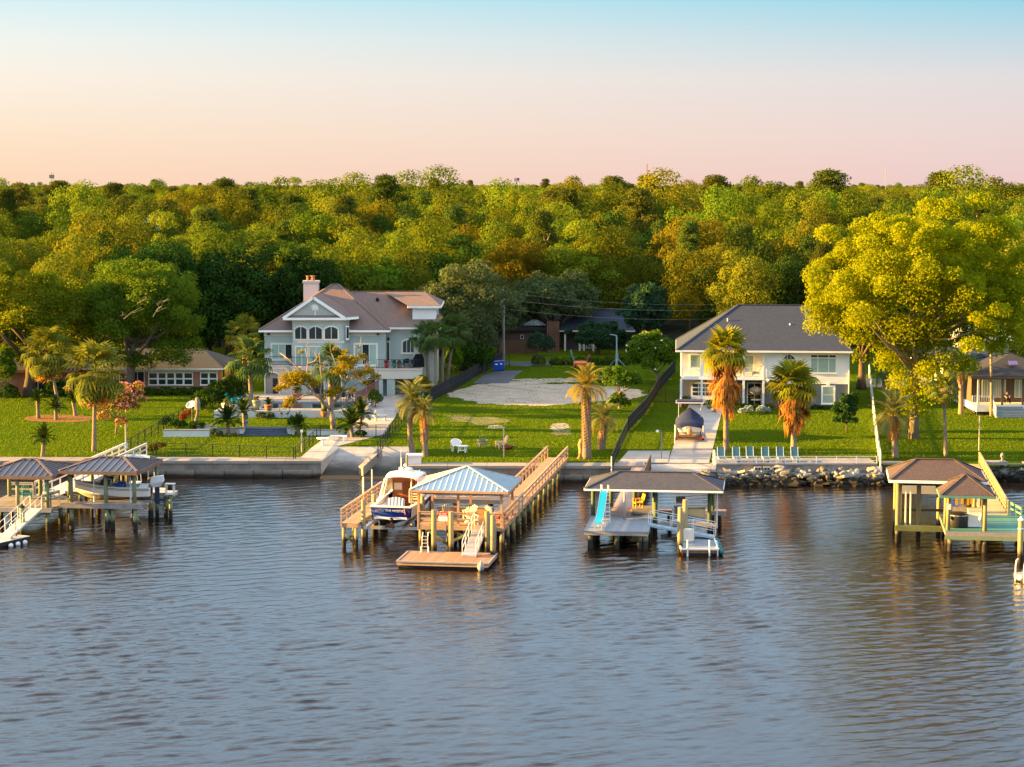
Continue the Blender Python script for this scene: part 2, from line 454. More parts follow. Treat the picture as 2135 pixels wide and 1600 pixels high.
def sheet(name, px, m, lift=.012, label=None, sub=None, pts=None):
    pts = pts or [G(*p) for p in px]
    b = MB(); b.poly([(p.x, p.y, p.z + lift) for p in pts])
    return b.build(name, m, None, kind="structure", **({'label': label} if label else {}))
def ragged(px, m, name, lift, label, amp=1.0, seed=1, n=140):
    rr = random.Random(seed); pts = [G(*p) for p in px]; out = []
    N = len(pts)
    for i in range(N):
        a, c = pts[i], pts[(i+1) % N]
        k = max(2, int((c-a).length / .5))
        for j in range(k):
            q = a.lerp(c, j/k)
            s1 = math.sin(q.x*1.7+seed)*math.sin(q.y*1.1) + .6*math.sin(q.x*4.1+q.y*2.3)
            q = q + V((rr.uniform(-.3, .3) + s1*.35, rr.uniform(-.25, .25) + s1*.5, 0))*amp
            out.append(V((q.x, q.y, gh(q.y))))
    return sheet(name, None, m, lift, label, pts=out)
ragged([(985, 838), (930, 822), (990, 803), (1065, 795), (1130, 800), (1230, 803), (1330, 812), (1346, 825), (1300, 836), (1220, 838), (1165, 846), (1090, 846), (1010, 842)], M_sand, "sand_lot", .016, "bare pale sand pad in the vacant lot", 1.0, 3)
ragged([(1060, 792), (1110, 790), (1190, 789), (1270, 790), (1240, 797), (1120, 799)], M_sand, "sand_patch", .014, "thin sandy strip", .9, 5)
ragged([(1018, 888), (1040, 886), (1050, 890), (1030, 895), (1014, 893)], M_sand, "sand_patch", .014, "small bare sand spot on the lawn", .35, 7)
ragged([(1150, 884), (1180, 882), (1190, 892), (1165, 898), (1148, 895)], M_sand, "sand_patch", .014, "small bare sand spot on the lawn", .35, 9)
M_dry = mat("dry_turf", (.17, .145, .055), .97, .4, .8, bump=.6, bscale=5)
ragged([(930, 866), (990, 868), (1045, 872), (1060, 880), (1010, 886), (950, 878)], M_dry, "dry_turf", .010, "worn brown turf", .9, 11)
ragged([(1150, 898), (1190, 896), (1195, 906), (1155, 908)], M_dry, "dry_turf", .010, "worn brown turf", .6, 12)
sheet("driveway", [(985, 800), (1010, 782), (1075, 760), (1110, 762), (1078, 782), (1060, 800)], M_asph, .02, "dark asphalt drive from the back gate")
sheet("road", None, M_asph, .02, "back street behind the gate", pts=[V((-14, 262.5, 2.9)), V((14, 262.5, 2.9)), V((14, 267.5, 2.9)), V((-14, 267.5, 2.9))])
def paving(name, px, m, label, n, axis_pts=None, gap=.035, lift=.03):
    """driveway cast in slabs: px = four corners, near-left near-right far-right far-left; each slab is its own piece"""
    a, b, c, d = [G(*p) for p in px]
    r = bpy.data.objects.new(name, None); C.objects.link(r); r['kind'] = 'structure'; r['label'] = label
    for i in range(n):
        t0, t1 = i/n, (i+1)/n; e = gap/ (d-a).length
        q = [a.lerp(d, t0+e), b.lerp(c, t0+e), b.lerp(c, t1-e), a.lerp(d, t1-e)]
        MB().slab([V((p.x, p.y, gh(p.y)+lift)) for p in q], (0,0,-.12)).build("slab", m, r)
    return r
paving("driveway", [(1391, 966), (1478, 966), (1508, 848), (1436, 844)], M_conc, "pale concrete drive under the covered boat", 9)
paving("driveway", [(700, 932), (802, 906), (858, 814), (800, 812)], M_conc, "curving concrete drive to the blue house garage", 8)
ap = MB(); ap.slab([V((-19.2, 182.03, 1.40)), V((-16.95, 182.0, 1.42)), P(724, 921, 1.52), G(712, 905)+V((0,0,.05)), G(680, 912)+V((0,0,.05)), G(648, 936)+V((0,0,.05))], (0, 0, -2.3))
ap.build("patio", mat("apron_concrete", (.42, .37, .33), .9, .18, .5, bump=.2, dirt=(.25, .21, .17), wet=.38), None, kind="structure", label="concrete apron beside the boat ramp")
sheet("patio", [(1288, 966), (1392, 966), (1398, 941), (1310, 941)], M_conc, .045, "concrete landing at the foot of the dock")

# loose blades over the lawns: ragged edges, tufts and weeds in the sand
def grass():
    rng = np.random.default_rng(17)
    def inside(P_, poly):
        x, y = P_[:, 0], P_[:, 1]; r = np.zeros(len(P_), bool); n = len(poly)
        for i in range(n):
            x1, y1 = poly[i]; x2, y2 = poly[(i+1) % n]
            if y1 == y2: continue
            c = (y1 > y) != (y2 > y); r ^= c & (x < (x2-x1)*(y-y1)/(y2-y1)+x1)
        return r
    def g2(*px): return [(G(*p).x, G(*p).y) for p in px]
    pts = np.stack([rng.uniform(-58, 56, 240000), 179 + 80 * rng.random(240000) ** 1.3], 1)
    keep = np.ones(len(pts), bool)
    keep &= ~((pts[:, 0] < -17) & (pts[:, 1] < 184.8)) & ~((pts[:, 0] > -17.2) & (pts[:, 0] < -9) & (pts[:, 1] < 191.5)) & ~((pts[:, 1] < 181.3)) & ~((pts[:, 0] > 11) & (pts[:, 1] < 182.6))
    for poly in (g2((700, 932), (802, 906), (858, 814), (800, 812)), g2((610, 964), (668, 974), (724, 921), (712, 903), (680, 910), (646, 935)), g2((1391, 970), (1478, 970), (1508, 846), (1434, 842)), g2((1286, 968), (1394, 968), (1400, 940), (1308, 940)), g2((985, 800), (1010, 782), (1075, 758), (1112, 760), (1078, 782), (1060, 802)),
                 [(-32, 215), (-15, 215), (-8, 262), (-32, 262)], [(17.5, 218), (37, 218), (37, 240), (17.5, 240)], [(-58, 230), (-30, 230), (-30, 250), (-58, 250)], g2((500, 912), (610, 912), (605, 890), (505, 890))):
        keep &= ~inside(pts, poly)
    sand = inside(pts, g2((985, 838), (930, 822), (990, 803), (1065, 795), (1230, 803), (1330, 812), (1346, 825), (1300, 836), (1220, 838), (1165, 846), (1090, 846)))
    clump = np.sin(pts[:, 0]*1.3+np.sin(pts[:, 1]*.9)*2)*np.sin(pts[:, 1]*1.1+pts[:, 0]*.4)
    keep &= ~sand | ((clump > .55) & (rng.random(len(pts)) < .5)) | (rng.random(len(pts)) < .03)
    p = pts[keep]; n = len(p); z = np.array([gh(y) for y in p[:, 1]]); h = rng.uniform(.03, .10, n)*(1+.8*(rng.random(n) < .05)); w = rng.uniform(.02, .055, n); a = rng.uniform(0, 3.14, n); lx, ly = rng.normal(0, .04, n), rng.normal(0, .04, n)
    c, s_ = np.cos(a)*w, np.sin(a)*w
    v = np.stack([np.stack([p[:, 0]-c, p[:, 1]-s_, z-.01], 1), np.stack([p[:, 0]+c, p[:, 1]+s_, z-.01], 1), np.stack([p[:, 0]+c*.4+lx, p[:, 1]+s_*.4+ly, z+h], 1), np.stack([p[:, 0]-c*.6+lx, p[:, 1]-s_*.6+ly, z+h*.8], 1)], 1).reshape(-1, 3)
    me = np_mesh("grass", v, np.arange(len(v)).reshape(-1, 4))
    link("grass", me, leafmat("grass_blade", (.075, .145, .010), (.14, .19, .014), trans=.4, clump=.25, rnd=0, hue=0), None, kind="stuff", label="tufts and blades of grass on the lawns")
grass()
# ------------------------------------------------------------------ foliage generators
def leaf_cloud(blobs, n, size, rng, up=.25, jitter=.5, shell=(.72, 1.06), aspect=.62, hole=.68):
    B = np.array(blobs, float)                       # cx cy cz rx ry rz
    wgt = (B[:, 3]*B[:, 4] + B[:, 3]*B[:, 5] + B[:, 4]*B[:, 5]); wgt = wgt / wgt.sum()
    idx = rng.choice(len(B), size=int(n*1.9), p=wgt)
    d = rng.normal(size=(len(idx), 3)); d[:, 2] += up; d /= np.linalg.norm(d, axis=1)[:, None]
    keep = d[:, 2] > -.75; d, idx = d[keep], idx[keep]
    r = rng.uniform(shell[0], shell[1], len(idx))[:, None]
    p = B[idx, :3] + d * B[idx, 3:] * r
    inside = np.zeros(len(p), bool)
    for b in B: inside |= (((p - b[:3]) / b[3:])**2).sum(1) < hole**2
    p, d = p[~inside][:n], d[~inside][:n]
    m = len(p)
    nrm = d + rng.normal(size=(m, 3)) * jitter; nrm /= np.linalg.norm(nrm, axis=1)[:, None]
    a = np.cross(nrm, rng.normal(size=(m, 3))); a /= np.linalg.norm(a, axis=1)[:, None]
    b = np.cross(nrm, a)
    s = (size * rng.uniform(.55, 1.35, m))[:, None]
    L, W = a*s*.5, b*s*.5*aspect*1.3
    bend = nrm * s * .12
    v = np.stack([p - L, p + W + bend*.4 - L*.1, p + L - bend, p - W + bend*.4 - L*.1], 1).reshape(-1, 3)
    return v
def leaves_mesh(name, blobs, n, size, rng, **k):
    v = leaf_cloud(blobs, n, size, rng, **k)
    return np_mesh(name, v, np.arange(len(v)).reshape(-1, 4))
def clumps(rng, n, R, rz, cz, r0, r1, dome=True, flat=.75, low=-.35, wob=.16):
    """sub-crowns spread over an uneven dome"""
    out = []
    for i in range(n):
        t = i * 2.39996 + rng.uniform(-.4, .4); u = low + (1 - low) * ((i + .5) / n); u = min(.98, u)
        q = math.sqrt(max(0, 1 - u*u)); k = 1 + rng.normal() * wob
        rr = rng.uniform(r0, r1)
        out.append((R*q*math.cos(t)*k*.8, R*q*math.sin(t)*k*.8, cz + rz*u*k*.8, rr, rr, rr*flat*rng.uniform(.8, 1.15)))
    out.append((0, 0, cz, R*.66, R*.66, rz*.66))
    return out
def trunk_mb(h, r, rng, limbs=5, spread=3.0, top=None, lean=.0, n=7):
    m = MB(); bx, by = rng.uniform(-lean, lean), rng.uniform(-lean, lean)
    pts = [(0, 0, -.3), (bx*.2, by*.2, h*.25), (bx*.6, by*.6, h*.6), (bx, by, h)]
    m.tube(pts, [r*1.5, r, r*.8, r*.45], n)
    for i in range(limbs):
        t = i * 2.4 + rng.uniform(-.3, .3); z = h * rng.uniform(.45, .9); L = spread * rng.uniform(.7, 1.15)
        p0 = V((bx*z/h, by*z/h, z)); p2 = p0 + V((math.cos(t)*L, math.sin(t)*L, L*rng.uniform(.45, .95))); p1 = p0.lerp(p2, .5) + V((0, 0, -L*.08))
        m.tube([p0, p1, p2], [r*.5, r*.34, r*.12], 5)
    return m
M_bark = mat("bark", (.10, .075, .055), .95, .35, 2, bump=.8, bscale=9)
M_barkpale = mat("pale_bark", (.26, .20, .14), .95, .3, 2, bump=.6, bscale=9)
L_golden = leafmat("oak_leaf_gold", (.066, .095, .010), (.155, .170, .014), trans=.26)
L_bright = leafmat("bright_leaf", (.068, .112, .010), (.155, .20, .016), trans=.28)
L_mid = leafmat("mid_leaf", (.034, .070, .010), (.085, .125, .014), trans=.24)
L_dark = leafmat("dark_leaf", (.016, .042, .009), (.045, .085, .014), trans=.15)
L_grey = leafmat("grey_leaf", (.055, .082, .032), (.10, .135, .055), trans=.3)
L_pine = leafmat("pine_needles", (.045, .070, .012), (.10, .12, .020), trans=.2)
L_rust = leafmat("rusty_leaf", (.080, .086, .010), (.165, .145, .014), trans=.42)

def forest_proto(kind, seed):
    rng = np.random.default_rng(seed)
    if kind == 'pine':
        bl = []
        for i in range(16):
            z = 13 + 10.5 * i / 15; R = 4.6 * (1 - abs((i/15) - .45) * .75)
            t = i*2.4 + rng.uniform(-.4, .4); rad = R * rng.uniform(.25, .75); s = rng.uniform(1.2, 2.1)
            bl.append((rad*math.cos(t), rad*math.sin(t), z, s*1.15, s*1.15, s*.62))
        bl.append((0, 0, 23.4, 2.0, 2.0, 1.2))
        me = leaves_mesh("crown", bl, 12000, .34, rng, jitter=.8, shell=(.4, 1.25), hole=.3)
        tm = trunk_mb(22, .34, rng, 7, 3.0, lean=.6)
        return me, tm, 24.5
    R = rng.uniform(5.4, 6.6); rz = rng.uniform(6.4, 7.6); cz = rng.uniform(8.2, 9.2)
    if kind == 'tall': R, rz, cz = R*.82, rz*1.15, cz + 1.2
    n = int(rng.integers(20, 28))
    bl = clumps(rng, n, R, rz, cz, 1.5, 3.0, low=-.75, wob=.26)
    me = leaves_mesh("crown", bl, 15000, .32, rng, jitter=.38, shell=(.62, 1.14), hole=.6)
    tm = trunk_mb(cz, .38, rng, 6, R*.55, lean=.5)
    return me, tm, cz + rz

KINDS = [("oak_tree", 'oak', L_golden, M_bark, "broad olive gold oak"), ("oak_tree", 'oak', L_mid, M_bark, "round mid green oak"),
         ("maple_tree", 'tall', L_bright, M_bark, "tall bright green tree"), ("maple_tree", 'oak', L_bright, M_bark, "spreading bright green tree"),
         ("oak_tree", 'oak', L_dark, M_bark, "dense dark evergreen oak"), ("oak_tree", 'oak', L_rust, M_bark, "rusty orange tinged oak"),
         ("pine_tree", 'pine', L_pine, M_barkpale, "flat crowned tall pine"), ("pine_tree", 'pine', L_pine, M_barkpale, "ragged narrow tall pine"),
         ("oak_tree", 'tall', L_golden, M_bark, "tall olive gold oak"), ("oak_tree", 'oak', L_golden, M_bark, "wide low golden oak")]
PROTO = []
for i, (nm, kd, lm, bm, lab) in enumerate(KINDS):
    me, tm, H = forest_proto(kd, 100 + i*7)
    me.materials.append(lm)
    tme = bpy.data.meshes.new("trunk"); tme.from_pydata(tm.v, [], tm.f); tme.materials.append(bm)
    PROTO.append((nm, me, tme, H, lab))
def plant_tree(k, x, y, z, H, rz, wide=1.0, label=None, group=None):
    nm, me, tme, H0, lab = PROTO[k]; s = H / H0
    r = thing(nm, label or lab, "tree", (x, y, z), rz, group); r.scale = (s*wide, s*wide, s)
    link("trunk", tme, None, r); link("crown", me, None, r)
    return r
# places kept free of woodland: yards, houses, streets, sheds
def blocked(x, y):
    if y < 250: return True
    if -42 < x < 44 and y < 262: return True
    if -9 < x < 26 and y < 292: return True
    if 44 < x < 62 and y < 275: return True
    return False
rf = random.Random(11)
spots = []
tries = 0
while tries < 60000 and len(spots) < 285:
    tries += 1
    y = 252 + (rf.random() ** 1.15) * 150
    hw = y * .25 + 8
    x = rf.uniform(-hw - 16, hw)
    if blocked(x, y): continue
    d = 6.3 + (y - 250) * .014
    if any((x-a)**2 + (y-b)**2 < d*d for a, b in spots): continue
    spots.append((x, y))
spots.sort(key=lambda p: p[1])
WOOD = "trees of the woods behind the houses"
COLS = [(110, "at the far left edge"), (250, "left of the white cottage"), (400, "right of the white cottage"), (540, "above the dark evergreen clump"), (660, "above the chimney"), (790, "above the blue house ridge"), (900, "above the right end of the blue house"), (1020, "behind the silvery tree"), (1130, "above the utility pole"),
        (1250, "above the dark house"), (1380, "under the thin red mast"), (1500, "above the round crape myrtle"), (1640, "above the white house roof"), (1760, "above the right end of the white house"), (1900, "behind the left half of the sycamore"), (2040, "behind the right half of the sycamore"), (9999, "at the far right edge")]
ORD = ["nearest", "second nearest", "third nearest", "fourth nearest", "fifth nearest", "sixth nearest", "seventh nearest", "eighth nearest", "ninth nearest", "tenth nearest", "eleventh nearest", "twelfth nearest", "farthest"]
count = {}
def wood_label(k, x, y):
    px = 1067.5 + 4300 * x / y
    col = next(c for lim, c in COLS if px < lim); lab = PROTO[k][4]
    n = count.get((lab, col), 0); count[(lab, col)] = n + 1
    return f"{lab} {col}" + (f", {ORD[min(n, 12)]} there" if n else ", foremost there")
for x, y in spots:
    r = rf.random()
    k = (6 if r < .05 else 7 if r < .09 else 4 if r < .20 else 5 if r < .28 else 2 if r < .42 else 3 if r < .53 else 0 if r < .68 else 1 if r < .78 else 8 if r < .90 else 9)
    base = 13.7 + min(6.5, max(0, (y - 255) * .035))
    H = base * rf.uniform(.68, 1.16)
    if k in (6, 7): H = base * rf.uniform(1.10, 1.28)
    plant_tree(k, x, y, 2.9, H, rf.uniform(0, 6.28), rf.uniform(.72, 1.05), wood_label(k, x, y), WOOD)
# trees that stand out above the skyline
for px, py, Y, k, wd in ((803, 362, 470, 6, 1.5), (1281, 366, 480, 7, 1.3), (1352, 362, 500, 6, 1.3), (1728, 351, 440, 6, 1.7), (1965, 355, 450, 6, 1.6), (2095, 374, 460, 8, 1.4), (467, 369, 480, 6, 1.4), (555, 374, 500, 8, 1.3), (120, 376, 520, 7, 1.4), (40, 379, 520, 6, 1.4), (236, 379, 540, 6, 1.3), (720, 374, 500, 9, 1.3), (1190, 372, 500, 8, 1.3), (1490, 364, 470, 7, 1.4), (1600, 372, 480, 8, 1.4), (1400, 378, 440, 0, 1.3), (900, 376, 480, 3, 1.3), (2030, 374, 430, 0, 1.4)):
    p = Q(px, py, Y); plant_tree(k, p.x, Y, 2.9, (p.z - 2.9) * .985, px * .7, wd * .8, f"{PROTO[k][4]} rising above the skyline at the {'left' if px < 700 else 'middle' if px < 1400 else 'right'}, near the mark {['one', 'two', 'three', 'four'][px // 7 % 4]}" if False else wood_label(k, p.x, Y).replace(" there", "") + ", at skyline", WOOD)
for px, py, Y, k in ((300, 472, 336, 0), (316, 476, 333, 1), (288, 478, 334, 3), (862, 500, 312, 9), (878, 504, 310, 0)):
    p = Q(px, py, Y); plant_tree(k, p.x, Y, 2.9, p.z - 2.9, px * .3, .8, f"{PROTO[k][4]} half hiding the {'white cottage' if px < 400 else 'pale metal roof'}, {'left' if px in (288, 862) else 'right' if px in (316, 878) else 'middle'} one", WOOD)
# the far woods: one mass to the horizon
def far_woods():
    rr = random.Random(3); pts, scl, rot, kid = [], [], [], []
    y = 404.0
    while y < 2900:
        step = 8.4 + (y - 404) * .011
        hw = y * .255 + 25; x = -hw - 30
        while x < hw:
            pts.append((x + rr.uniform(-.5, .5)*step*1.1, y + rr.uniform(-.5, .5)*step*1.2, 2.6))
            k = rr.choice([0, 0, 1, 1, 2, 3, 4, 5, 6, 7, 8, 9, 6])
            kid.append(k); f = 1 + (rr.random() < .07)*rr.uniform(.08, .24)
            H = rr.uniform(11.5, 19.8) * f * (1.13 if k in (6, 7) else 1) + min(2.0, (y-455)*.004)
            scl.append((H / PROTO[k][3]) * .92); rot.append(rr.uniform(0, 6.28))
            x += step * rr.uniform(.8, 1.25)
        y += step * .95
    me = bpy.data.meshes.new("far_woods"); me.from_pydata(pts, [], [])
    for nm, ty, vals in (("s", "FLOAT", scl), ("r", "FLOAT", rot), ("k", "INT", kid)):
        a = me.attributes.new(nm, ty, "POINT"); a.data.foreach_set("value", vals)
    o = link("far_woods", me, None, None, kind="stuff", label="far woods running to the horizon as one mass")
    ng = bpy.data.node_groups.new("scatter_crowns", "GeometryNodeTree")
    ng.interface.new_socket("Geometry", in_out="INPUT", socket_type="NodeSocketGeometry")
    ng.interface.new_socket("Geometry", in_out="OUTPUT", socket_type="NodeSocketGeometry")
    N = ng.nodes; gi = N.new("NodeGroupInput"); go = N.new("NodeGroupOutput"); join = N.new("GeometryNodeJoinGeometry")
    def attr(nm, ty):
        a = N.new("GeometryNodeInputNamedAttribute"); a.data_type = ty; a.inputs[0].default_value = nm
        return [s_ for s_ in a.outputs if s_.enabled][0]
    cb = N.new("ShaderNodeCombineXYZ"); ng.links.new(attr("r", "FLOAT"), cb.inputs[2])
    crowns = {}
    for ob in S.objects:
        if ob.name.split('.')[0] == "crown": crowns.setdefault(ob.data.name, ob)
    for k, pr in enumerate(PROTO):
        if pr[1].name not in crowns: continue
        io = N.new("GeometryNodeObjectInfo"); io.inputs["Object"].default_value = crowns[pr[1].name]; io.transform_space = "ORIGINAL"
        cmp_ = N.new("FunctionNodeCompare"); cmp_.data_type = "INT"; cmp_.operation = "EQUAL"
        ins = [s_ for s_ in cmp_.inputs if s_.enabled]
        ng.links.new(attr("k", "INT"), ins[0]); ins[1].default_value = k
        ip = N.new("GeometryNodeInstanceOnPoints")
        ng.links.new(gi.outputs[0], ip.inputs["Points"]); ng.links.new(cmp_.outputs[0], ip.inputs["Selection"])
        ng.links.new(io.outputs["Geometry"], ip.inputs["Instance"]); ng.links.new(cb.outputs[0], ip.inputs["Rotation"])
        ng.links.new(attr("s", "FLOAT"), ip.inputs["Scale"]); ng.links.new(ip.outputs[0], join.inputs[0])
    ng.links.new(join.outputs[0], go.inputs[0])
    md = o.modifiers.new("scatter", "NODES"); md.node_group = ng
far_woods()
# ------------------------------------------------------------------ building helpers
M_white = mat("white_paint", (.84, .83, .80), .6, .06, .8)
M_trim = mat("cream_trim", (.74, .70, .60), .6, .06, .8)
M_glassd = glass("dark_glass")
M_blind = mat("blind_glass", (.30, .42, .38), .25, .15, 3, spec=.6)
M_black = mat("black_metal", (.018, .018, .02), .5, .2, 3)
M_shadein = mat("interior_shade", (.03, .026, .024), .9, .3, 1)  # near-black carries the shade of openings that are not built hollow
class House:
    """a building thing; parts are given by their outline in the survey sight lines at a stated depth"""
    def __init__(s, name, label, cat, x, Y, z):
        s.r = thing(name, label, cat, (x, Y, z)); s.o = V((x, Y, z))
    def q(s, px, py, Y): return Q(px, py, Y) - s.o
    def rect(s, px0, py0, px1, py1, Y):
        a, b = s.q(px0, py1, Y), s.q(px1, py0, Y); return a.x, b.x, a.z, b.z
    def win(s, px0, py0, px1, py1, Y, nx=2, ny=1, mf=None, mp=None, t=.13, mull=.07, arch=0.0, name="window", sill=True, proud=.07, uneven=None):
        x0, x1, z0, z1 = s.rect(px0, py0, px1, py1, Y); y = Y - s.o.y
        mf = mf or M_white; mp = mp or M_glassd
        f = MB(); n = 10
        cx, hw = (x0+x1)/2, (x1-x0)/2
        def top(x): return z1 + (arch * (1 - ((x-cx)/hw)**2) if arch else 0)
        f.box(x0-t, x0, y-proud, y+.02, z0-t, z1); f.box(x1, x1+t, y-proud, y+.02, z0-t, z1); f.box(x0, x1, y-proud, y+.02, z0-t, z0)
        if sill: f.box(x0-t-.05, x1+t+.05, y-proud-.06, y-proud-.003, z0-t-.04, z0-t+.05)
        if arch:
            for i in range(n):
                xa, xb = x0-t+(x1-x0+2*t)*i/n, x0-t+(x1-x0+2*t)*(i+1)/n
                za, zb = z1 + arch*max(0, 1-((xa-cx)/(hw+t))**2), z1 + arch*max(0, 1-((xb-cx)/(hw+t))**2)
                f.add([(xa,y-proud,za),(xb,y-proud,zb),(xb,y-proud,zb+t),(xa,y-proud,za+t),(xa,y+.02,za),(xb,y+.02,zb),(xb,y+.02,zb+t),(xa,y+.02,za+t)],
                      [(0,1,2,3),(3,2,6,7),(1,0,4,5),(4,0,3,7),(1,5,6,2)])
        else: f.box(x0-t, x1+t, y-proud, y+.02, z1, z1+t)
        fr = f.build(name, mf, s.r)
        us = uneven or [1]*nx; tot = sum(us); xs = [x0]
        for u in us: xs.append(xs[-1] + (x1-x0)*u/tot)
        for i in range(nx):
            for j in range(ny):
                a, b = xs[i], xs[i+1]; c, d = z0+(z1-z0)*j/ny, z0+(z1-z0)*(j+1)/ny
                a += mull/2 if i else 0; b -= mull/2 if i < nx-1 else 0; c += mull*.35 if j else 0; d -= mull*.35 if j < ny-1 else 0
                pm = MB()
                if arch and j == ny-1:
                    m = 5; xsq = [a+(b-a)*k/m for k in range(m+1)]
                    pts = [(a, y-.03, c), (b, y-.03, c)] + [(x, y-.03, top(x)-.01) for x in xsq[::-1]]
                    pm.slab(pts, (0, .03, 0))
                else: pm.box(a, b, y-.03, y-.004, c, d)
                pm.build("pane", mp[(i+j*nx) % len(mp)] if isinstance(mp, list) else mp, fr)
        if nx > 1 or ny > 1:
            k = MB()
            for i in range(1, nx): k.box(xs[i]-mull/2, xs[i]+mull/2, y-.05, y, z0, top(xs[i]))
            for j in range(1, ny):
                zz = z0+(z1-z0)*j/ny
                for i in range(nx): k.box(xs[i]+(mull/2 if i else 0), xs[i+1]-(mull/2 if i < nx-1 else 0), y-.045, y, zz-mull*.35, zz+mull*.35)
            k.build("mullion", mf, fr)
        return fr
def hip_faces(x0, x1, y0, y1, ze, r0, r1, yr, zr):
    a, b, c, d = V((x0,y0,ze)), V((x1,y0,ze)), V((x1,y1,ze)), V((x0,y1,ze)); e, f = V((r0,yr,zr)), V((r1,yr,zr))
    return a, b, c, d, e, f
def hip_roof(root, x0, x1, y0, y1, ze, r0, r1, yr, zr, m, fascia=None, fh=.22, name="roof", caps=None):
    a, b, c, d, e, f = hip_faces(x0, x1, y0, y1, ze, r0, r1, yr, zr); up = V((0,0,.10))
    k = MB()
    for face in ((a,b,f,e), (b,c,f), (c,d,e,f), (d,a,e)): k.poly([p+up for p in face])
    k.poly([d-up*.2, c-up*.2, b-up*.2, a-up*.2])
    for p, q in ((a,b),(b,c),(c,d),(d,a)): k.poly([p-up*.2, q-up*.2, q+up, p+up])
    o = k.build(name, m, root)
    if caps is not None:
        cb = MB()
        for p, q in ((a,e),(b,f),(c,f),(d,e)):
            cb.beam(p+up*1.15, q+up*1.15, .28, .05)
        cb.beam(e+up*1.25, f+up*1.25, .28, .05) if (f-e).length > .1 else None
        cb.build("ridge_cap", caps, o)
    if fascia is not None:
        for p, q, off in ((a,b,(0,-.03,0)), (b,c,(.03,0,0)), (c,d,(0,.03,0)), (d,a,(-.03,0,0))):
            w_ = V(off); MB().beam(p+w_-V((0,0,fh/2-.06)), q+w_-V((0,0,fh/2-.06)), .055, fh).build("fascia", fascia, root)
    return o
def metal_hip(root, x0, x1, y0, y1, ze, r0, r1, yr, zr, m, mseam, mcap, step=.42, fascia=None, fh=.22):
    """standing seam roof: every panel and its seam is a piece of its own on the sheathing"""
    a, b, c, d, e, f = hip_faces(x0, x1, y0, y1, ze, r0, r1, yr, zr)
    k = MB(); dn = V((0,0,-.05))
    for face in ((a,b,f,e), (b,c,f), (c,d,e,f), (d,a,e)): k.poly([p+dn for p in face])
    k.poly([d+dn*2, c+dn*2, b+dn*2, a+dn*2])
    roof = k.build("roof", fascia or mcap, root)
    for A, B, F_, E_ in ((a,b,f,e), (b,c,f,f), (c,d,e,f), (d,a,e,e)):
        L = (B-A).length; ev = (B-A).normalized(); fe = E_-A; ra = fe.dot(ev); u = fe-ev*ra; H = u.length; u.normalize()
        rb = (F_-A).dot(ev); nrm = ev.cross(u).normalized()
        def top(s): return H*s/ra if s < ra else (H if s <= rb else H*(L-s)/(L-rb))
        n = max(3, round(L/step)); w_ = L/n
        for i in range(n):
            s0, s1 = i*w_, (i+1)*w_
            ss = [s0] + [q for q in (ra, rb) if s0 < q < s1] + [s1]
            ss = sorted(set(ss))
            pts = [A+ev*s0, A+ev*s1] + [A+ev*q+u*max(0, top(q)) for q in ss[::-1]]
            clean = []
            for p in pts:
                if not clean or (p-clean[-1]).length > .01: clean.append(p)
            if (clean[0]-clean[-1]).length < .01: clean.pop()
            pm = MB(); pm.slab(clean, -nrm*.03)
            pm.build("roof_panel", m, roof)
            if i:
                t = max(.05, top(s0))
                MB().beam(A+ev*s0+nrm*.03, A+ev*s0+u*t+nrm*.03, .045, .07, up=nrm).build("seam", mseam, roof)
    cb = MB()
    for p, q in ((a,e),(b,f),(c,f),(d,e)): cb.beam(p+V((0,0,.05)), q+V((0,0,.05)), .2, .05)
    if (f-e).length > .1: cb.beam(e+V((0,0,.07)), f+V((0,0,.07)), .22, .05)
    cb.build("ridge_cap", mcap, roof)
    if fascia is not None:
        for p, q, off in ((a,b,(0,-.03,0)), (b,c,(.03,0,0)), (c,d,(0,.03,0)), (d,a,(-.03,0,0))):
            w_ = V(off); MB().beam(p+w_-V((0,0,fh/2+.0)), q+w_-V((0,0,fh/2+.0)), .055, fh).build("fascia", fascia, root)
    return roof
def railing(root, p, q, h, mpost, mrail, mbal, step=.14, post_every=1.9, bal=.035, rails=(1.0, .12), name="railing", rw=.07, pw=.09, bars=True):
    """rail as a part: posts and top rail with balusters as sub-parts"""
    p, q = V(p), V(q); L = (q-p).length
    m = MB()
    for t in rails: m.beam(p+V((0,0,h*t)), q+V((0,0,h*t)), rw, .05)
    r = m.build(name, mrail, root)
    n = max(1, round(L/post_every))
    for i in range(n+1):
        a = p.lerp(q, i/n); MB().box(a.x-pw/2, a.x+pw/2, a.y-pw/2, a.y+pw/2, a.z, a.z+h*1.04).build("post", mpost, r)
    if bars and L/step > 1:
        b = MB(); k = int(L/step)
        for i in range(1, k):
            a = p.lerp(q, i/k); b.box(a.x-bal/2, a.x+bal/2, a.y-bal/2, a.y+bal/2, a.z+h*rails[-1], a.z+h*rails[0])
        b.build("balusters", mbal, r, kind="stuff")
    return r
def clapboard(x0, x1, z0, z1, y, step=.19, proud=.028):
    m = MB(); n = max(1, round((z1-z0)/step)); s = (z1-z0)/n
    for i in range(n):
        a, b = z0+i*s, z0+(i+1)*s
        m.add([(x0,y-proud,a),(x1,y-proud,a),(x1,y-.004,b),(x0,y-.004,b),(x0,y,a),(x1,y,a)], [(0,1,2,3),(4,5,1,0)])
    return m

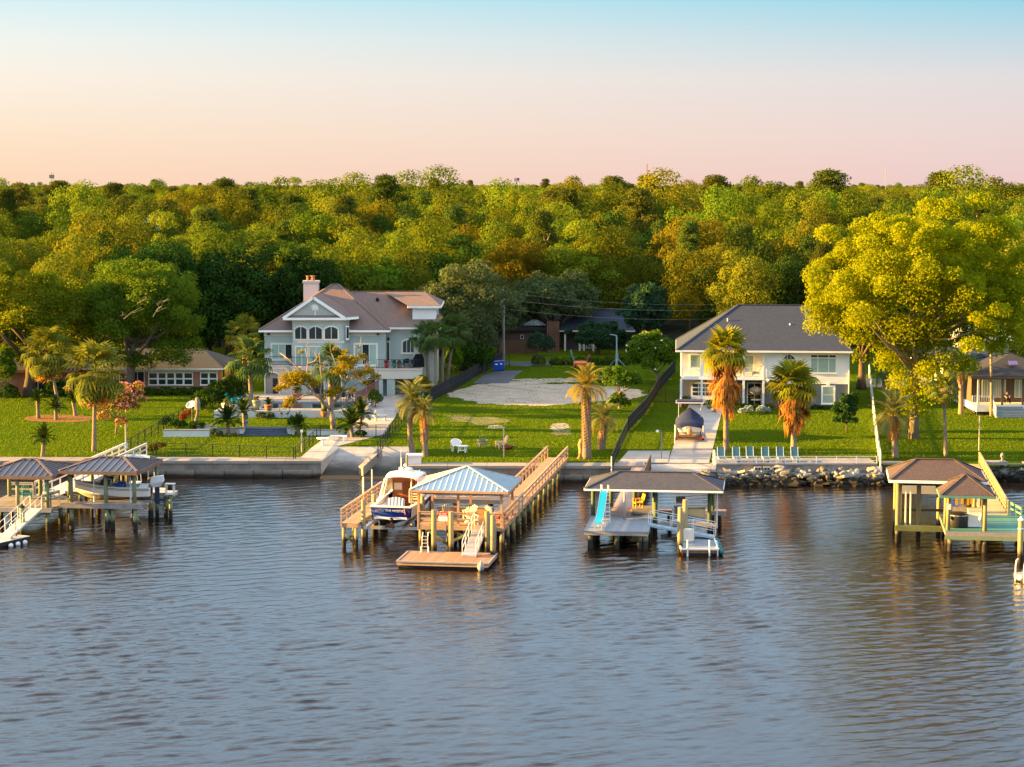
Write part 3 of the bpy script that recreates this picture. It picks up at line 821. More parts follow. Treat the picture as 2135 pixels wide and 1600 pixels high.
# ------------------------------------------------------------------ white house on the right
R_grey = shingles("grey_shingle", (.046, .058, .090), (.068, .08, .112))
M_gutter = M_white
M_bluegrey = mat("blue_grey_stucco", (.15, .165, .19), .85, .12, 1.2, bump=.2)
h = House("white_house", "white clapboard house on blue grey lower storey with dark hip roof and porch", "house", 27.0, 219.8, gh(219.8))
Yf = 219.8
x0, x1 = h.q(1421, 850, Yf).x, h.q(1768, 850, Yf).x
xs = h.q(1593, 850, Yf).x
zf1 = h.q(1500, 800, Yf).z; zf2 = h.q(1500, 790, Yf).z; ze = h.q(1600, 732, Yf).z
xg = h.q(1505, 850, Yf).x
# lower storey
MB().box(xs, x1, .06, 13, -.3, zf1).build("lower_wall", M_bluegrey, h.r)
MB().box(x0, xs-.003, 2.2, 13, -.3, zf2-.05).build("garage_wall", M_bluegrey, h.r)
# upper storey
m = clapboard(xs, x1, zf1+.003, ze, 0.0); m.box(xs, x1, 0, 12.98, zf1+.003, ze); m.build("upper_wall", M_white, h.r)
MB().box(x0+.02, xs-.01, 2.3, 12.9, zf2+.25, ze).build("porch_wall", M_white, h.r)
MB().box(x0-.05, xs-.005, -.35, 2.4, zf2-.12, zf2+.24).build("porch_floor", M_white, h.r)
for px in (1421, 1464, 1512, 1551, 1592):
    xx = h.q(px, 800, Yf-.2).x
    MB().box(xx-.12, xx+.12, -.32, -.08, -.2, zf2-.13).build("column", M_white, h.r)
    MB().box(xx-.10, xx+.10, -.32, -.12, zf2+.245, ze).build("column", M_white, h.r)
MB().box(x0-.1, xs, -.36, -.05, ze-.3, ze).build("porch_beam", M_white, h.r)
xr = [h.q(px, 800, Yf-.2).x for px in (1421, 1464, 1512, 1551, 1592)]
for a, b in zip(xr, xr[1:]):
    railing(h.r, (a+.13, -.22, zf2+.25), (b-.13, -.22, zf2+.25), .95, M_white, M_white, M_white, .15, 9, .045, (1.0, .1))
hip_roof(h.r, h.q(1411, 733, Yf-.6).x, h.q(1777, 730, Yf-.6).x, -.75, 14.2, ze+.02, h.q(1528, 638, Yf+6.9).x, h.q(1671, 638, Yf+6.9).x, 6.9, h.q(1600, 638, Yf+6.9).z, R_grey, M_white, .2, caps=R_grey)
# windows and doors
h.win(1437, 742, 1458, 768, Yf+2.3, 1, 1, mp=M_blind); h.win(1545, 742, 1567, 776, Yf+2.3, 1, 1, mp=M_blind); h.win(1480, 742, 1505, 776, Yf+2.3, 2, 1, mp=M_glassd)
h.win(1634, 751, 1656, 778, Yf, 1, 1, mp=M_blind, t=.09)
f = h.win(1634, 747, 1656, 749.5, Yf, 3, 1, arch=.42, t=.09, mull=.05, mp=M_glassd, sill=False)
h.win(1690, 747, 1741, 776, Yf, 3, 1, mp=M_blind, uneven=[1, 1.6, 1], t=.1)
h.win(1690, 740, 1741, 744.5, Yf, 3, 1, mp=M_glassd, uneven=[1, 1.6, 1], t=.1, sill=False)
h.win(1714, 806, 1737, 839, Yf+.06, 1, 2, mp=M_blind, t=.16)
kx = h.q(1725.5, 803, Yf); MB().box(kx.x-.16, kx.x+.16, -.07, .05, kx.z-.02, kx.z+.34).build("keystone", M_white, h.r)
# garage door with clipped corners and rows of dark panes
gx0, gx1, gz0, gz1 = h.rect(1438, 799, 1497, 841, Yf+2.2)
gd = MB().box(gx0, gx1, 2.13, 2.195, gz0, gz1).build("garage_door", M_white, h.r)
for i in range(4):
    for j in range(3):
        a = gx0+.1+(gx1-gx0-.2)*i/4; b = gx0+.1+(gx1-gx0-.2)*(i+1)/4; c = gz0+.75+(gz1-gz0-.85)*j/3; d = gz0+.75+(gz1-gz0-.85)*(j+1)/3
        MB().box(a+.06, b-.06, 2.10, 2.126, c+.06, d-.05).build("pane", M_glassd, gd)
for sx in (gx0-.02, gx1-.42):
    MB().slab([(sx, 2.08, gz1-.4), (sx+.44, 2.08, gz1+.02), (sx, 2.08, gz1+.02)] if sx < 0 and sx < gx0+.1 else [(sx, 2.08, gz1+.02), (sx+.44, 2.08, gz1-.4), (sx+.44, 2.08, gz1+.02)], (0, .08, 0)).build("door_corner", M_bluegrey, gd)
h.win(1508, 812, 1520, 842, Yf+2.2, 1, 2, mp=M_glassd); h.win(1556, 800, 1583, 846, Yf+2.2, 2, 2, mp=M_glassd, mf=M_trim)
px = h.q(1527, 845, Yf+1.5); MB().box(px.x-.5, px.x+.35, 1.4, 2.195, -.2, zf2-.14).build("closet_wall", M_white, h.r)
# outside stair from the porch down to the right behind the palm
st0, st1 = V((xs+.15, -.25, zf2+.2)), V((xs+3.3, -.25, .05))
stp = MB()
for s_ in (0, 1.0): stp.beam(st0+V((0, -s_, -.12)), st1+V((0, -s_, -.05)), .06, .3)
sto = stp.build("stair", M_white, h.r)
for i in range(12):
    p = st0.lerp(st1, (i+.5)/12); MB().boxc(p+V((0, -.5, 0)), (.3, .94, .05)).build("tread", M_bluegrey, sto)
for s_ in (0.02, -1.02):
    a, b = st0+V((0, s_ if s_ < 0 else 0, 0)), st1+V((0, s_ if s_ < 0 else 0, 0))
    railing(h.r, a, b, .95, M_white, M_white, M_white, .15, 1.7, .04, (1.0, .12))
# roof vents
for px_, py_ in ((1511, 671), (1641, 681)):
    yy = Yf + 4.1 - (py_-671)*.06; p = h.q(px_, py_, yy)
    v_ = MB(); v_.cyl(p.x, p.y, p.z-.5, p.z+.35, .07, .07, 6); v_.cyl(p.x, p.y, p.z-.5, p.z-.1, .2, .12, 6); v_.build("roof_vent", M_gutter, h.r)
MB().tube([(x1-.05, -.12, .1), (x1-.05, -.12, ze-.25)], .05, 6).build("downspout", M_white, h.r)
MB().tube([(x0-.02, -.42, .1), (x0-.02, -.42, ze-.25)], .05, 6).build("downspout", M_white, h.r)
h.r.rotation_euler.z = math.radians(-4.6)

# ------------------------------------------------------------------ blue green house with the gable
R_brown = shingles("brown_shingle", (.20, .135, .115), (.27, .185, .155))
M_teal = mat("teal_stucco", (.37, .44, .42), .85, .10, 1.2, bump=.2)
M_cream = mat("cream_stucco", (.62, .57, .48), .85, .1, .8)
M_pink = mat("pale_pink_stucco", (.60, .50, .45), .85, .1, .8)
h = House("blue_house", "two storey blue green house with brown hip roofs and white gable", "house", -20.0, 231.0, gh(231.0))
Ya, Yb, Yc = 231.0, 233.0, 229.4
zb = h.q(700, 776, Ya).z                                    # balcony level
ex0, ex1, eze = h.q(540, 690, Ya-.6).x, h.q(812, 690, Ya-.6).x, h.q(700, 690, Ya-.6).z
wx0, wx1 = h.q(551, 700, Ya).x, h.q(804, 700, Ya).x
MB().box(wx0, wx1, 0, 14.5, -.4, eze-.02).build("main_wall", M_teal, h.r)
MB().box(wx0-.04, wx1+.04, -.05, -.003, eze-.62, eze-.04).build("frieze", M_cream, h.r)
hip_roof(h.r, ex0, ex1, -.7, 15.4, eze, h.q(694, 594, Ya+7.3).x, h.q(704, 594, Ya+7.3).x, 7.3, h.q(700, 594, Ya+7.3).z, R_brown, M_white, .22, caps=R_brown)
# right wing
vx1 = h.q(906, 700, Yb).x; yb = Yb-Ya
ebz = h.q(850, 684, Yb-.6).z
MB().box(wx1+.003, vx1, yb, 15.2, -.4, ebz-.02).build("wing_wall", M_teal, h.r)
MB().box(wx1+.01, vx1+.04, yb-.05, yb-.003, ebz-.55, ebz-.04).build("frieze", M_cream, h.r)
hip_roof(h.r, h.q(700, 684, Yb-.6).x, h.q(918, 684, Yb-.6).x, yb-.65, 15.1, ebz, h.q(735, 610, Yb+6.6).x, h.q(884, 610, Yb+6.6).x, yb+6.6, h.q(800, 610, Yb+6.6).z, R_brown, M_white, .22, caps=R_brown)
# side dormer on the wing
dz0, dz1 = h.q(880, 672, Yb+.9).z, h.q(880, 639, Yb+.9).z; dx0, dx1 = h.q(860, 650, Yb+.9).x, h.q(909, 650, Yb+.9).x
MB().box(dx0, dx1, yb+.9, yb+8.5, dz0-1.6, dz1).build("dormer_wall", M_white, h.r)
hip_roof(h.r, h.q(850, 638, Yb+.5).x, h.q(919, 638, Yb+.5).x, yb+.5, yb+11, dz1, h.q(800, 614, Yb+6.6).x, h.q(886, 612, Yb+6.6).x, yb+6.6, h.q(880, 611, Yb+6.6).z+.05, R_brown, M_white, .26, name="dormer_roof")
sw = MB().box(dx1+.003, dx1+.06, yb+1.6, yb+3.6, dz0+.1, dz1-.35).build("window", M_white, h.r)
MB().box(dx1+.065, dx1+.08, yb+1.75, yb+3.45, dz0+.25, dz1-.5).build("pane", M_glassd, sw)
# tall centre bay with canted right side
cx0, cx1 = h.q(610, 700, Yc).x, h.q(713, 700, Yc).x; cx2 = h.q(728, 700, Ya).x
cez = h.q(660, 664, Yc).z; cy = Yc-Ya
b_ = MB(); b_.slab([(cx0, cy, -.4), (cx1, cy, -.4), (cx2, .2, -.4), (cx2, 3, -.4), (cx0, 3, -.4)][::-1], (0, 0, cez+.4)); b_.build("bay_wall", M_teal, h.r)
b_ = MB(); b_.slab([(cx0-.06, cy-.06, cez-.45), (cx1+.02, cy-.06, cez-.45), (cx2+.05, .15, cez-.45), (cx2+.05, 2.9, cez-.45), (cx0-.06, 2.9, cez-.45)][::-1], (0, 0, .42)); b_.build("frieze", M_cream, h.r)
# gable over the bay: roof planes, raking trim, pediment shelf with the white palmetto and crescent
ga, gb, gt = h.q(590, 662, Yc-.5), h.q(719, 662, Yc-.5), h.q(653, 619, Yc-.5)
gy = cy-.5; back = 8.5
rf_ = MB(); up = .12
gr = V((gt.x, gy, gt.z)); gl, grt = V((ga.x, gy, ga.z)), V((gb.x, gy, gb.z))
grb = V((gt.x+2.2, back, gt.z+.0))
br_ = h.q(745, 655, Yc+1.5)
rf_.slab([gl, gr, V((gt.x, back, gt.z)), V((ga.x, back, ga.z))][::-1], (0, 0, -.12))
rf_.slab([gr, grt, V((gb.x+1.35, cy+1.6, ga.z)), V((gb.x+1.35, back, ga.z)), V((gt.x, back, gt.z))][::-1], (0, 0, -.12))
rf_.build("bay_roof", R_brown, h.r)
tr = MB()
for p, q in ((gl, gr), (gr, grt)): tr.beam(p+V((0, -.06, -.10)), q+V((0, -.06, -.10)), .10, .34, up=(0,1,0)) if False else tr.beam(p+V((0,-.05,-.12)), q+V((0,-.05,-.12)), .12, .32)
tr.beam(gl+V((0,-.05,-.18)), grt+V((0,-.05,-.18)), .14, .26); tr.beam(grt+V((0,-.05,-.18)), V((gb.x+1.35, cy+1.6, ga.z-.18)), .14, .26)
tr.build("gable_trim", M_white, h.r)
MB().slab([gl+V((.35,.15,-.05)), grt+V((-.35,.15,-.05)), gr+V((0,.15,-.2))], (0,.1,0)).build("gable_wall", M_cream if False else mat("grey_green_siding", (.36,.38,.34), .85, .1, 2), h.r)
b_ = MB(); b_.slab([gl+V((.55,-.02,.02)), grt+V((-.55,-.02,.02)), grt+V((-1.25,.6,.75)), gl+V((1.25,.6,.75))], (0,0,-.1)); b_.build("gable_shelf", R_brown, h.r)
em = MB(); ec = h.q(657, 641, Yc-.36); yy = gy+.12
em.boxc((ec.x, yy, ec.z-.5), (.11, .05, .75)); em.boxc((ec.x, yy, ec.z-.86), (.36, .05, .07))
for k in range(9):
    t = math.pi*(k/8*1.5-.25); L = .52
    pts = [(ec.x, ec.z-.05), (ec.x+L*.55*math.cos(t+.28), ec.z-.05+L*.55*math.sin(t+.28)), (ec.x+L*math.cos(t), ec.z-.05+L*math.sin(t)), (ec.x+L*.55*math.cos(t-.28), ec.z-.05+L*.55*math.sin(t-.28))]
    em.slab([(x, yy-.02-.002*k, z) for x, z in pts], (0, .04, 0))
em.build("palmetto_emblem", M_white, h.r)
cm = MB(); cc = h.q(648.5, 635, Yc-.36); A_ = [(.26*math.cos(t), .26*math.sin(t)) for t in np.linspace(-1.9, 1.9, 12)]; B_ = [(.10+.22*math.cos(t), .22*math.sin(t)) for t in np.linspace(2.1, -2.1, 12)]
ang = math.radians(215); rot = lambda p: (p[0]*math.cos(ang)-p[1]*math.sin(ang), p[0]*math.sin(ang)+p[1]*math.cos(ang))
for i in range(11):
    q4 = [rot(A_[i]), rot(A_[i+1]), rot(B_[::-1][i+1] if False else (.06+.19*math.cos(np.linspace(-1.9,1.9,12)[i+1]), .19*math.sin(np.linspace(-1.9,1.9,12)[i+1]))), rot((.06+.19*math.cos(np.linspace(-1.9,1.9,12)[i]), .19*math.sin(np.linspace(-1.9,1.9,12)[i])))]
    cm.slab([(cc.x+x, yy-.02, cc.z+z) for x, z in q4], (0, .04, 0))
cm.build("crescent_emblem", M_white, h.r)
# bay windows: three arched pairs above, glazed doors below
for a, b in ((615.5, 639), (645, 671), (677.5, 704)): h.win(a, 688.5, b, 707, Yc, 2, 1, mf=M_trim, arch=.36, t=.16, sill=False)
p_ = h.q(722, 690, Yc+.8); aw = MB().boxc((p_.x+.12, cy+.75, p_.z-.25), (.05, .5, 1.6), rz=-.75).build("window", M_white, h.r); MB().boxc((p_.x+.16, cy+.71, p_.z-.2), (.04, .3, 1.2), rz=-.75).build("pane", M_glassd, aw)
for a, b in ((618, 640), (646, 673), (679, 706)): h.win(a, 724, b, 772, Yc, 2, 1, mf=M_trim, mp=M_blind, t=.12, sill=False, name="balcony_door")
h.win(568, 719, 608, 748, Ya, 3, 1, mf=M_trim, mp=[M_blind, M_blind, M_glassd], t=.2)
h.win(741, 719, 784, 760, Ya, 3, 1, mf=M_trim, mp=[M_blind, M_glassd, M_blind], t=.2)
MB().box(h.q(613,0,Yc).x, h.q(712,0,Yc).x, cy-.06, cy-.004, h.q(0,716,Yc).z, h.q(0,711,Yc).z).build("frieze", M_cream, h.r)
# french door and arched window on the wing
h.win(807, 714, 811.5, 752, Yb-.02, 1, 1, mf=M_trim, t=.12, sill=False, name="door")
h.win(840, 715, 864, 735, Yb, 3, 1, mf=M_trim, arch=.3, t=.17)
for px_ in (560, 728, 788):
    p = h.q(px_, 697, Ya-.1); MB().boxc((p.x, -.15, p.z), (.26, .2, .2)).build("wall_lamp", M_black, h.r)
p = h.q(810, 707, Yb); MB().lathe((p.x, yb-.15, p.z-.2), [(.05,0),(.11,.1),(.11,.3),(.02,.42)], 6).build("wall_lamp", M_black, h.r)
# balconies
def deck_slab(x0_, x1_, y0_, y1_, z, t=.5):
    o = MB().box(x0_, x1_, y0_, y1_, z-t, z).build("balcony", M_cream, h.r)
    MB().box(x0_-.08, x1_+.08, y0_-.08, y1_, z-.004-.16, z-.004).build("balcony_edge", M_pink, o); return o
bx0, bx1 = h.q(780, 780, Yb-3.4).x, h.q(879, 780, Yb-3.4).x; byf = yb-3.4
bz = h.q(830, 769, Yb-3.4).z
deck_slab(bx0, bx1, byf, yb-.003, bz, 1.15)
railing(h.r, (bx0+.3, byf+.08, bz), (bx1-.12, byf+.08, bz), 1.0, M_black, M_black, M_black, .16, 2.2, .02, (1.0, .08), rw=.045, pw=.05)
railing(h.r, (bx1-.12, byf+.08, bz), (bx1-.12, yb-.1, bz), 1.0, M_black, M_black, M_black, .16, 2.2, .02, (1.0, .08), rw=.045, pw=.05)
lx0, lx1 = h.q(562, 770, Ya-1.6).x, h.q(745, 770, Ya-1.6).x; lz = h.q(600, 762, Ya-1.6).z
deck_slab(lx0, cx0, -1.6, -.003, lz, .45); deck_slab(cx0+.003, lx1, cy-1.2, cy-.003, lz, .45)
railing(h.r, (lx0+.08, -1.52, lz), (cx0, -1.52, lz), 1.0, M_black, M_black, M_black, .16, 2.2, .02, (1.0, .08), rw=.045, pw=.05)
railing(h.r, (cx0, cy-1.12, lz), (lx1, cy-1.12, lz), 1.0, M_black, M_black, M_black, .16, 2.2, .02, (1.0, .08), rw=.045, pw=.05)
# ground floor: left archway, arcade, carport
def archway(px0, px1, pyt, pyb, Y, m_in, depth=1.2, name="archway"):
    a0, a1, z0, z1 = h.rect(px0, pyt, px1, pyb, Y); y = Y-h.o.y; c = (a0+a1)/2; hw = (a1-a0)/2; pts = [(a0, y-.02, z0), (a1, y-.02, z0)]
    for k in range(9):
        t = math.pi*k/8; pts.append((c+hw*math.cos(t), y-.02, z1-.45+.45*math.sin(t)))
    o = MB().slab(pts, (0, .014, 0)).build(name, m_in, h.r)  # sheet over the wall, the opening's shade is in its colour
    tm = MB()
    for k in range(1, len(pts)-0):
        p, q = V(pts[k]), V(pts[(k+1) % len(pts)])
        if k == len(pts)-1: q = V(pts[0])
        tm.beam(p+V((0,-.05,0)), q+V((0,-.05,0)), .1, .22, up=(0,1,0))
    tm.build("arch_trim", M_trim, o); return o
MB().box(lx0-.1, h.q(612,0,Ya-1.55).x, -1.45, -.003, -.3, lz-.452).build("loggia_wall", M_pink, h.r)
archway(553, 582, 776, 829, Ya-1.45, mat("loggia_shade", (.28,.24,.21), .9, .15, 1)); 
archway(764, 786, 786, 815, Ya, M_shadein); archway(690, 712, 786, 822, Yc, M_shadein); archway(650, 676, 786, 822, Yc, M_shadein)
p = h.q(566, 800, Ya-1.4); MB().box(p.x+.15, p.x+.7, -1.49, -1.476, -.1, 2.0).build("door", M_shadein, h.r)
kx0, kx1, kz0, kz1 = h.rect(813, 783, 884, 812, Yb)
MB().box(kx0+.2, kx1, yb-.02, yb-.004, kz0, kz1).build("carport_wall", mat("beige_stucco", (.50,.42,.33), .9, .1, 1), h.r)
for px_ in (790, 815, 878):
    xx = h.q(px_, 800, Yb-3.2).x; w2 = .45 if px_ < 860 else .3
    MB().box(xx-w2, xx+w2, byf+.1, byf+.7, -.3, bz-1.153).build("pillar", M_teal, h.r)
# chimney with two pots
p0, p1 = h.q(634, 645, Ya+7), h.q(664, 590, Ya+7)
ch = MB().box(p0.x, p1.x, 6.4, 7.8, p0.z-2.5, p1.z).build("chimney", M_pink, h.r)
MB().box(p0.x-.1, p1.x+.1, 6.3, 7.9, p1.z+.002, p1.z+.25).build("chimney_cap", M_pink, ch)
M_terra = mat("terracotta", (.42, .17, .08), .8, .15, 3)
for px_, rr_ in ((641.5, .17), (652, .27)):
    xx = h.q(px_, 588, Ya+7).x; MB().lathe((xx, 7.1, p1.z+.255), [(rr_*.8,0),(rr_,.15),(rr_*.8,.35),(rr_*1.15,.5),(rr_*1.15,.56)], 8).build("chimney_pot", M_terra, ch)
for px_, py_, dy in ((787, 625, 4.6), (872, 619, 5.4), (834, 677, 1.0)):
    p = h.q(px_, py_, Yb+dy); MB().boxc((p.x, p.y, p.z+.05), (.35, .35, .35), rx=.4).build("roof_vent", M_black, h.r)
# curtain on the balcony corner
b_ = MB(); pc = h.q(870, 715, Yb-.6)
for i in range(7): b_.boxc((pc.x-.35+.1*i, yb-.7+(.05 if i % 2 else 0), (bz+ebz-.6)/2), (.11, .06, ebz-.7-bz), rz=.3*(-1)**i)
b_.build("curtain", M_white, h.r)
# stair flight down from the left balcony
s0, s1 = h.q(596, 768, Ya-2.2), h.q(628, 800, Ya-2.4)
b_ = MB(); b_.beam(s0, s1, .9, .15); so_ = b_.build("stair", M_cream, h.r)
MB().beam(s0+V((0,-.4,.9)), s1+V((0,-.4,.9)), .05).build("handrail", M_black, so_)

# ------------------------------------------------------------------ brick ranch house on the left
B_red = bricks("red_brick", (.34, .13, .07), (.42, .18, .10), (.36, .30, .25))
h = House("brick_house", "low red brick house with grey hip roof and band of white windows", "house", -40.0, 235.0, gh(235))
Y1 = 235.0
ez = h.q(400, 768, Y1).z; bx0, bx1 = h.q(205, 800, Y1).x, h.q(455, 800, Y1).x
MB().box(bx0, bx1, 0, 10.5, -.3, ez-.02).build("wall", B_red, h.r)
MB().box(bx0-.05, bx1+.05, -.05, -.003, ez-.42, ez-.02).build("frieze", M_trim, h.r)
hip_roof(h.r, h.q(150, 768, Y1-.6).x, bx1+.7, -.7, 11.2, ez, h.q(250, 730, Y1+5.2).x, h.q(424, 730, Y1+5.2).x, 5.2, h.q(400, 729, Y1+5.2).z, shingles("weathered_shingle", (.078, .08, .09), (.115, .112, .12)), M_trim, .2)
for a, b, n in ((230, 238, 1), (248.5, 267, 1), (310, 402, 5), (418, 453, 2)):
    h.win(a+1.5, 778.5, b-1.5, 801.5, Y1, n, 2, mf=M_white, t=.1, mull=.22 if n > 1 else .08)
h.win(274, 776, 300, 812, Y1, 2, 1, mf=M_trim, t=.08, sill=False, name="glass_door")
sd = MB().box(bx1+.003, bx1+.06, 3.0, 5.2, 1.0, 2.6).build("window", M_white, h.r); MB().box(bx1+.065, bx1+.08, 3.15, 5.05, 1.15, 2.45).build("pane", M_glassd, sd)
MB().tube([(bx1-.1, -.08, 0), (bx1-.1, -.08, ez-.3)], .05, 6).build("downspout", M_white, h.r)
h = House("brick_house", "brick house wing with dark patio opening and orange lit eave behind the left palms", "house", -52.0, 232.0, gh(232))
Y1 = 232.0; ez = h.q(60, 772, Y1).z; a0, a1 = h.q(-70, 800, Y1).x, h.q(150, 800, Y1).x
MB().box(a0, a1, 0, 9, -.3, ez-.02).build("wall", B_red, h.r)
hip_roof(h.r, a0-.6, a1+.6, -1.3, 10, ez, a0+4, a1-4, 4.5, ez+1.7, shingles("weathered_shingle", (.078, .08, .09), (.115, .112, .12)), mat("sunlit_fascia", (.30,.14,.07), .8, .2, 1), .24)  # orange sunlight on the eave is put into the fascia colour
h.win(61, 786, 98, 824, Y1, 2, 1, mf=M_trim, t=.06, sill=False, name="patio_door")

# ------------------------------------------------------------------ porch house at the right edge
R_dark = shingles("dark_shingle", (.045, .042, .044), (.065, .06, .06))
h = House("porch_house", "dark roofed house with white railed porch and wide blue grey steps", "house", 51.0, 213.5, gh(213.5))
Y1 = 213.5; ez = h.q(2080, 786, Y1).z; fz = h.q(2080, 845, Y1).z
x0, x1 = h.q(2037, 800, Y1).x, h.q(2230, 800, Y1).x
M_brownwall = mat("brown_siding", (.12, .085, .065), .85, .15, 1.5)
MB().box(x0, x1, 0, 12, fz-.7, fz-.003).build("porch_base", M_white, h.r); MB().box(x0+.1, x1, .12, 12, -.3, fz-.703).build("crawl_space", M_shadein, h.r)  # crawl space is a solid block with its shade in the colour
MB().box(x0+.1, x1, 3.0, 12, fz, ez).build("wall", M_brownwall, h.r)
hip_roof(h.r, x0-.8, x1+.5, -.8, 13, ez, x0+5.0, x1-5, 6.2, h.q(2100, 738, Y1+6).z, R_dark, mat("brown_fascia", (.14,.09,.06), .8, .2, 2), .2)
sk = h.q(2110, 765, Y1+2.4); MB().boxc((sk.x, 1.9, ez+1.25), (.95, .9, .08), rx=.4).build("skylight", mat("violet_glass", (.10,.06,.22), .2, .1, 1, spec=.6), h.r)
for px_ in (2041, 2091, 2134): xx = h.q(px_, 800, Y1).x; MB().box(xx-.1, xx+.1, .05, .25, fz, ez-.15).build("column", mat("brown_post", (.18,.11,.07), .8, .2, 2) if px_ != 2041 else M_white, h.r)
railing(h.r, (h.q(2046,0,Y1).x, .08, fz), (h.q(2091,0,Y1).x, .08, fz), .95, M_white, M_white, M_white, .17, 3, .05, (1.0, .08))
for a, b in ((2048, 2057), (2059, 2078), (2081, 2096), (2116, 2134)): h.win(a, 793, b, 828, Y1+3, 2, 1, mf=M_trim, mp=M_blind, t=.06, sill=False)
sx0, sx1 = h.q(2096,0,Y1-1.5).x, h.q(2160,0,Y1-1.5).x
st = MB().box(sx0, sx1, -.3, 0, -.3, fz-.75).build("steps", M_bluegrey, h.r)
for i in range(7): MB().box(sx0, sx1, -.3*(7-i), -.3*(6-i)-.01 if i < 6 else -.003, -.3, (fz-.1)*(i+1)/7.4).build("step", mat("blue_grey_boards", (.20,.25,.28), .8, .12, 2), st)
for xx in (sx0-.12, ): railing(h.r, (xx, -2.1, 0), (xx, 0, fz-.05), .95, M_white, M_white, M_white, .2, 1.6, .05, (1.0, .1))
h = House("grey_house", "grey roofed house with pale gable wall behind the porch house", "house", 50.5, 226.0, gh(226))
Y1 = 226.0; a, b, t_ = h.q(1985, 775, Y1), h.q(2078, 775, Y1), h.q(2056, 741, Y1)
x0, x1 = h.q(1960, 775, Y1).x, h.q(2160, 775, Y1).x; ez = h.q(2000, 772, Y1).z
MB().box(h.q(2012,0,Y1).x, x1, 0, 12, -.3, ez+.3).build("wall", M_white, h.r)
MB().slab([(h.q(2018,0,Y1).x, 0, ez), (h.q(2100,0,Y1).x, 0, ez), (h.q(2062,0,Y1).x, 0, h.q(0,744,Y1).z)], (0, .2, 0)).build("gable_wall", M_white, h.r)
hip_roof(h.r, h.q(1962,0,Y1).x, x1, .5, 13, ez+.3, h.q(1990,0,Y1).x, x1-4, 6, h.q(2000, 726, Y1+6).z, R_grey, M_white, .2)
hip_roof(h.r, h.q(2008,0,Y1).x, h.q(2112,0,Y1).x, -.5, 7, ez, h.q(2060,0,Y1).x, h.q(2062,0,Y1).x, .1, h.q(0,738,Y1).z, R_grey, M_white, .2, name="gable_roof")
h = House("metal_roof_house", "house with white standing seam metal roof behind the big sycamore", "house", 54.0, 246.0, 2.6)
Y1 = 246.0; ez = h.q(2060, 708, Y1).z; x0, x1 = h.q(2014, 700, Y1).x, h.q(2112, 700, Y1).x
MB().box(x0+.4, x1-.4, .4, 9, -.3, ez-.02).build("wall", mat("grey_siding", (.30,.33,.36), .8, .1, 1), h.r)
M_whitemetal = mat("white_metal", (.62, .66, .68), .4, .08, 1.5, metal=.3, rnd=.04)
metal_hip(h.r, x0, x1, 0, 9.4, ez, x0+.9, x1-.9, 4.7, h.q(2060, 680, Y1+4.7).z, M_whitemetal, M_whitemetal, M_white, .5, M_white, .22)
MB().box(h.q(2065,0,Y1+5).x, h.q(2100,0,Y1+5).x, 5, 8, h.q(0,682,Y1+5).z, h.q(0,668,Y1+5).z).build("upper_wall", mat("grey_siding", (.30,.33,.36)), h.r)

# ------------------------------------------------------------------ back street: shed, board fences, dark house
M_redwood = mat("red_brown_boards", (.17, .085, .055), .9, .3, 2, stretch=(1,1,.3))
h = House("garden_shed", "long brown shed with dark flat eave behind the back gate", "shed", 2.5, 284.0, 2.9)
Y1 = 284.0; x0, x1, z0, z1 = h.rect(1056, 690, 1142, 736, Y1)
MB().box(x0, x1, 0, 4, -.2, z1).build("wall", mat("brown_boards", (.10,.06,.045), .9, .25, 2), h.r); MB().box(x0-.3, x1+.4, -.5, 4.3, z1+.002, z1+.45).build("roof", mat("dark_roofing", (.03,.026,.026), .9, .2, 2), h.r)
h.win(1086, 699, 1091, 706, Y1, 1, 1, t=.05, sill=False)
h = House("metal_shed", "small shed with pale blue metal roof above the brown shed", "shed", 3.5, 296.0, 2.9)
Y1 = 296.0; x0, x1 = h.q(1094, 680, Y1).x, h.q(1137, 680, Y1).x; ez = h.q(1115, 680, Y1).z
MB().box(x0+.2, x1-.2, .2, 4, -.2, ez-.02).build("wall", M_white, h.r)
metal_hip(h.r, x0, x1, 0, 4.4, ez, x0+1.3, x1-1.3, 2.2, h.q(1115, 668, Y1+2).z, mat("pale_blue_metal", (.36,.48,.54), .4, .1, 1, metal=.2), M_whitemetal, M_whitemetal, .5, M_white, .15)
def board_fence(label, pts, ht, m, step=.16):
    r = thing("board_fence", label, "fence", pts[0])
    o = V(pts[0]); pr = MB().box(-step/2+.008, step/2-.008, -.02, .02, 0, ht).build("board", m, r); first = True
    for a, b in zip(pts, pts[1:]):
        a, b = V(a), V(b); L = (b-a).length; n = int(L/step); ang = math.atan2(b.y-a.y, b.x-a.x)
        for i in range(n):
            p = a.lerp(b, (i+.5)/n)-o; c = pr if first else share(pr); first = False
            c.location = p+V((0,0,.02*((i*7) % 3))); c.rotation_euler = (0,0,ang)
        MB().beam(a-o+V((0,.05,ht*.8)), b-o+V((0,.05,ht*.8)), .04, .09).build("rail", m, r)
    return r
a, b = P(1052, 738, 2.9), P(1122, 738, 2.9)
board_fence("lower run of red brown board fence in front of the shed", [(a.x, 280, 2.9), (b.x, 280, 2.9)], 1.85, M_redwood, .22)
board_fence("taller red brown board fence between the shed and the dark house", [(Q(1141,0,283).x, 283, 2.9), (Q(1168,0,283).x, 283, 2.9)], 4.3, M_redwood, .22)
h = House("dark_house", "low house with dark steep roof and shaded porch behind the rear hedge", "house", 12.0, 285.0, 2.9)
Y1 = 285.0; ez = h.q(1200, 690, Y1).z; x0, x1 = h.q(1168, 0, Y1).x, h.q(1318, 0, Y1).x
MB().box(x0+.5, x1, 2.2, 11, -.3, ez).build("wall", mat("mauve_brick", (.13,.09,.085), .9, .2, 2), h.r)
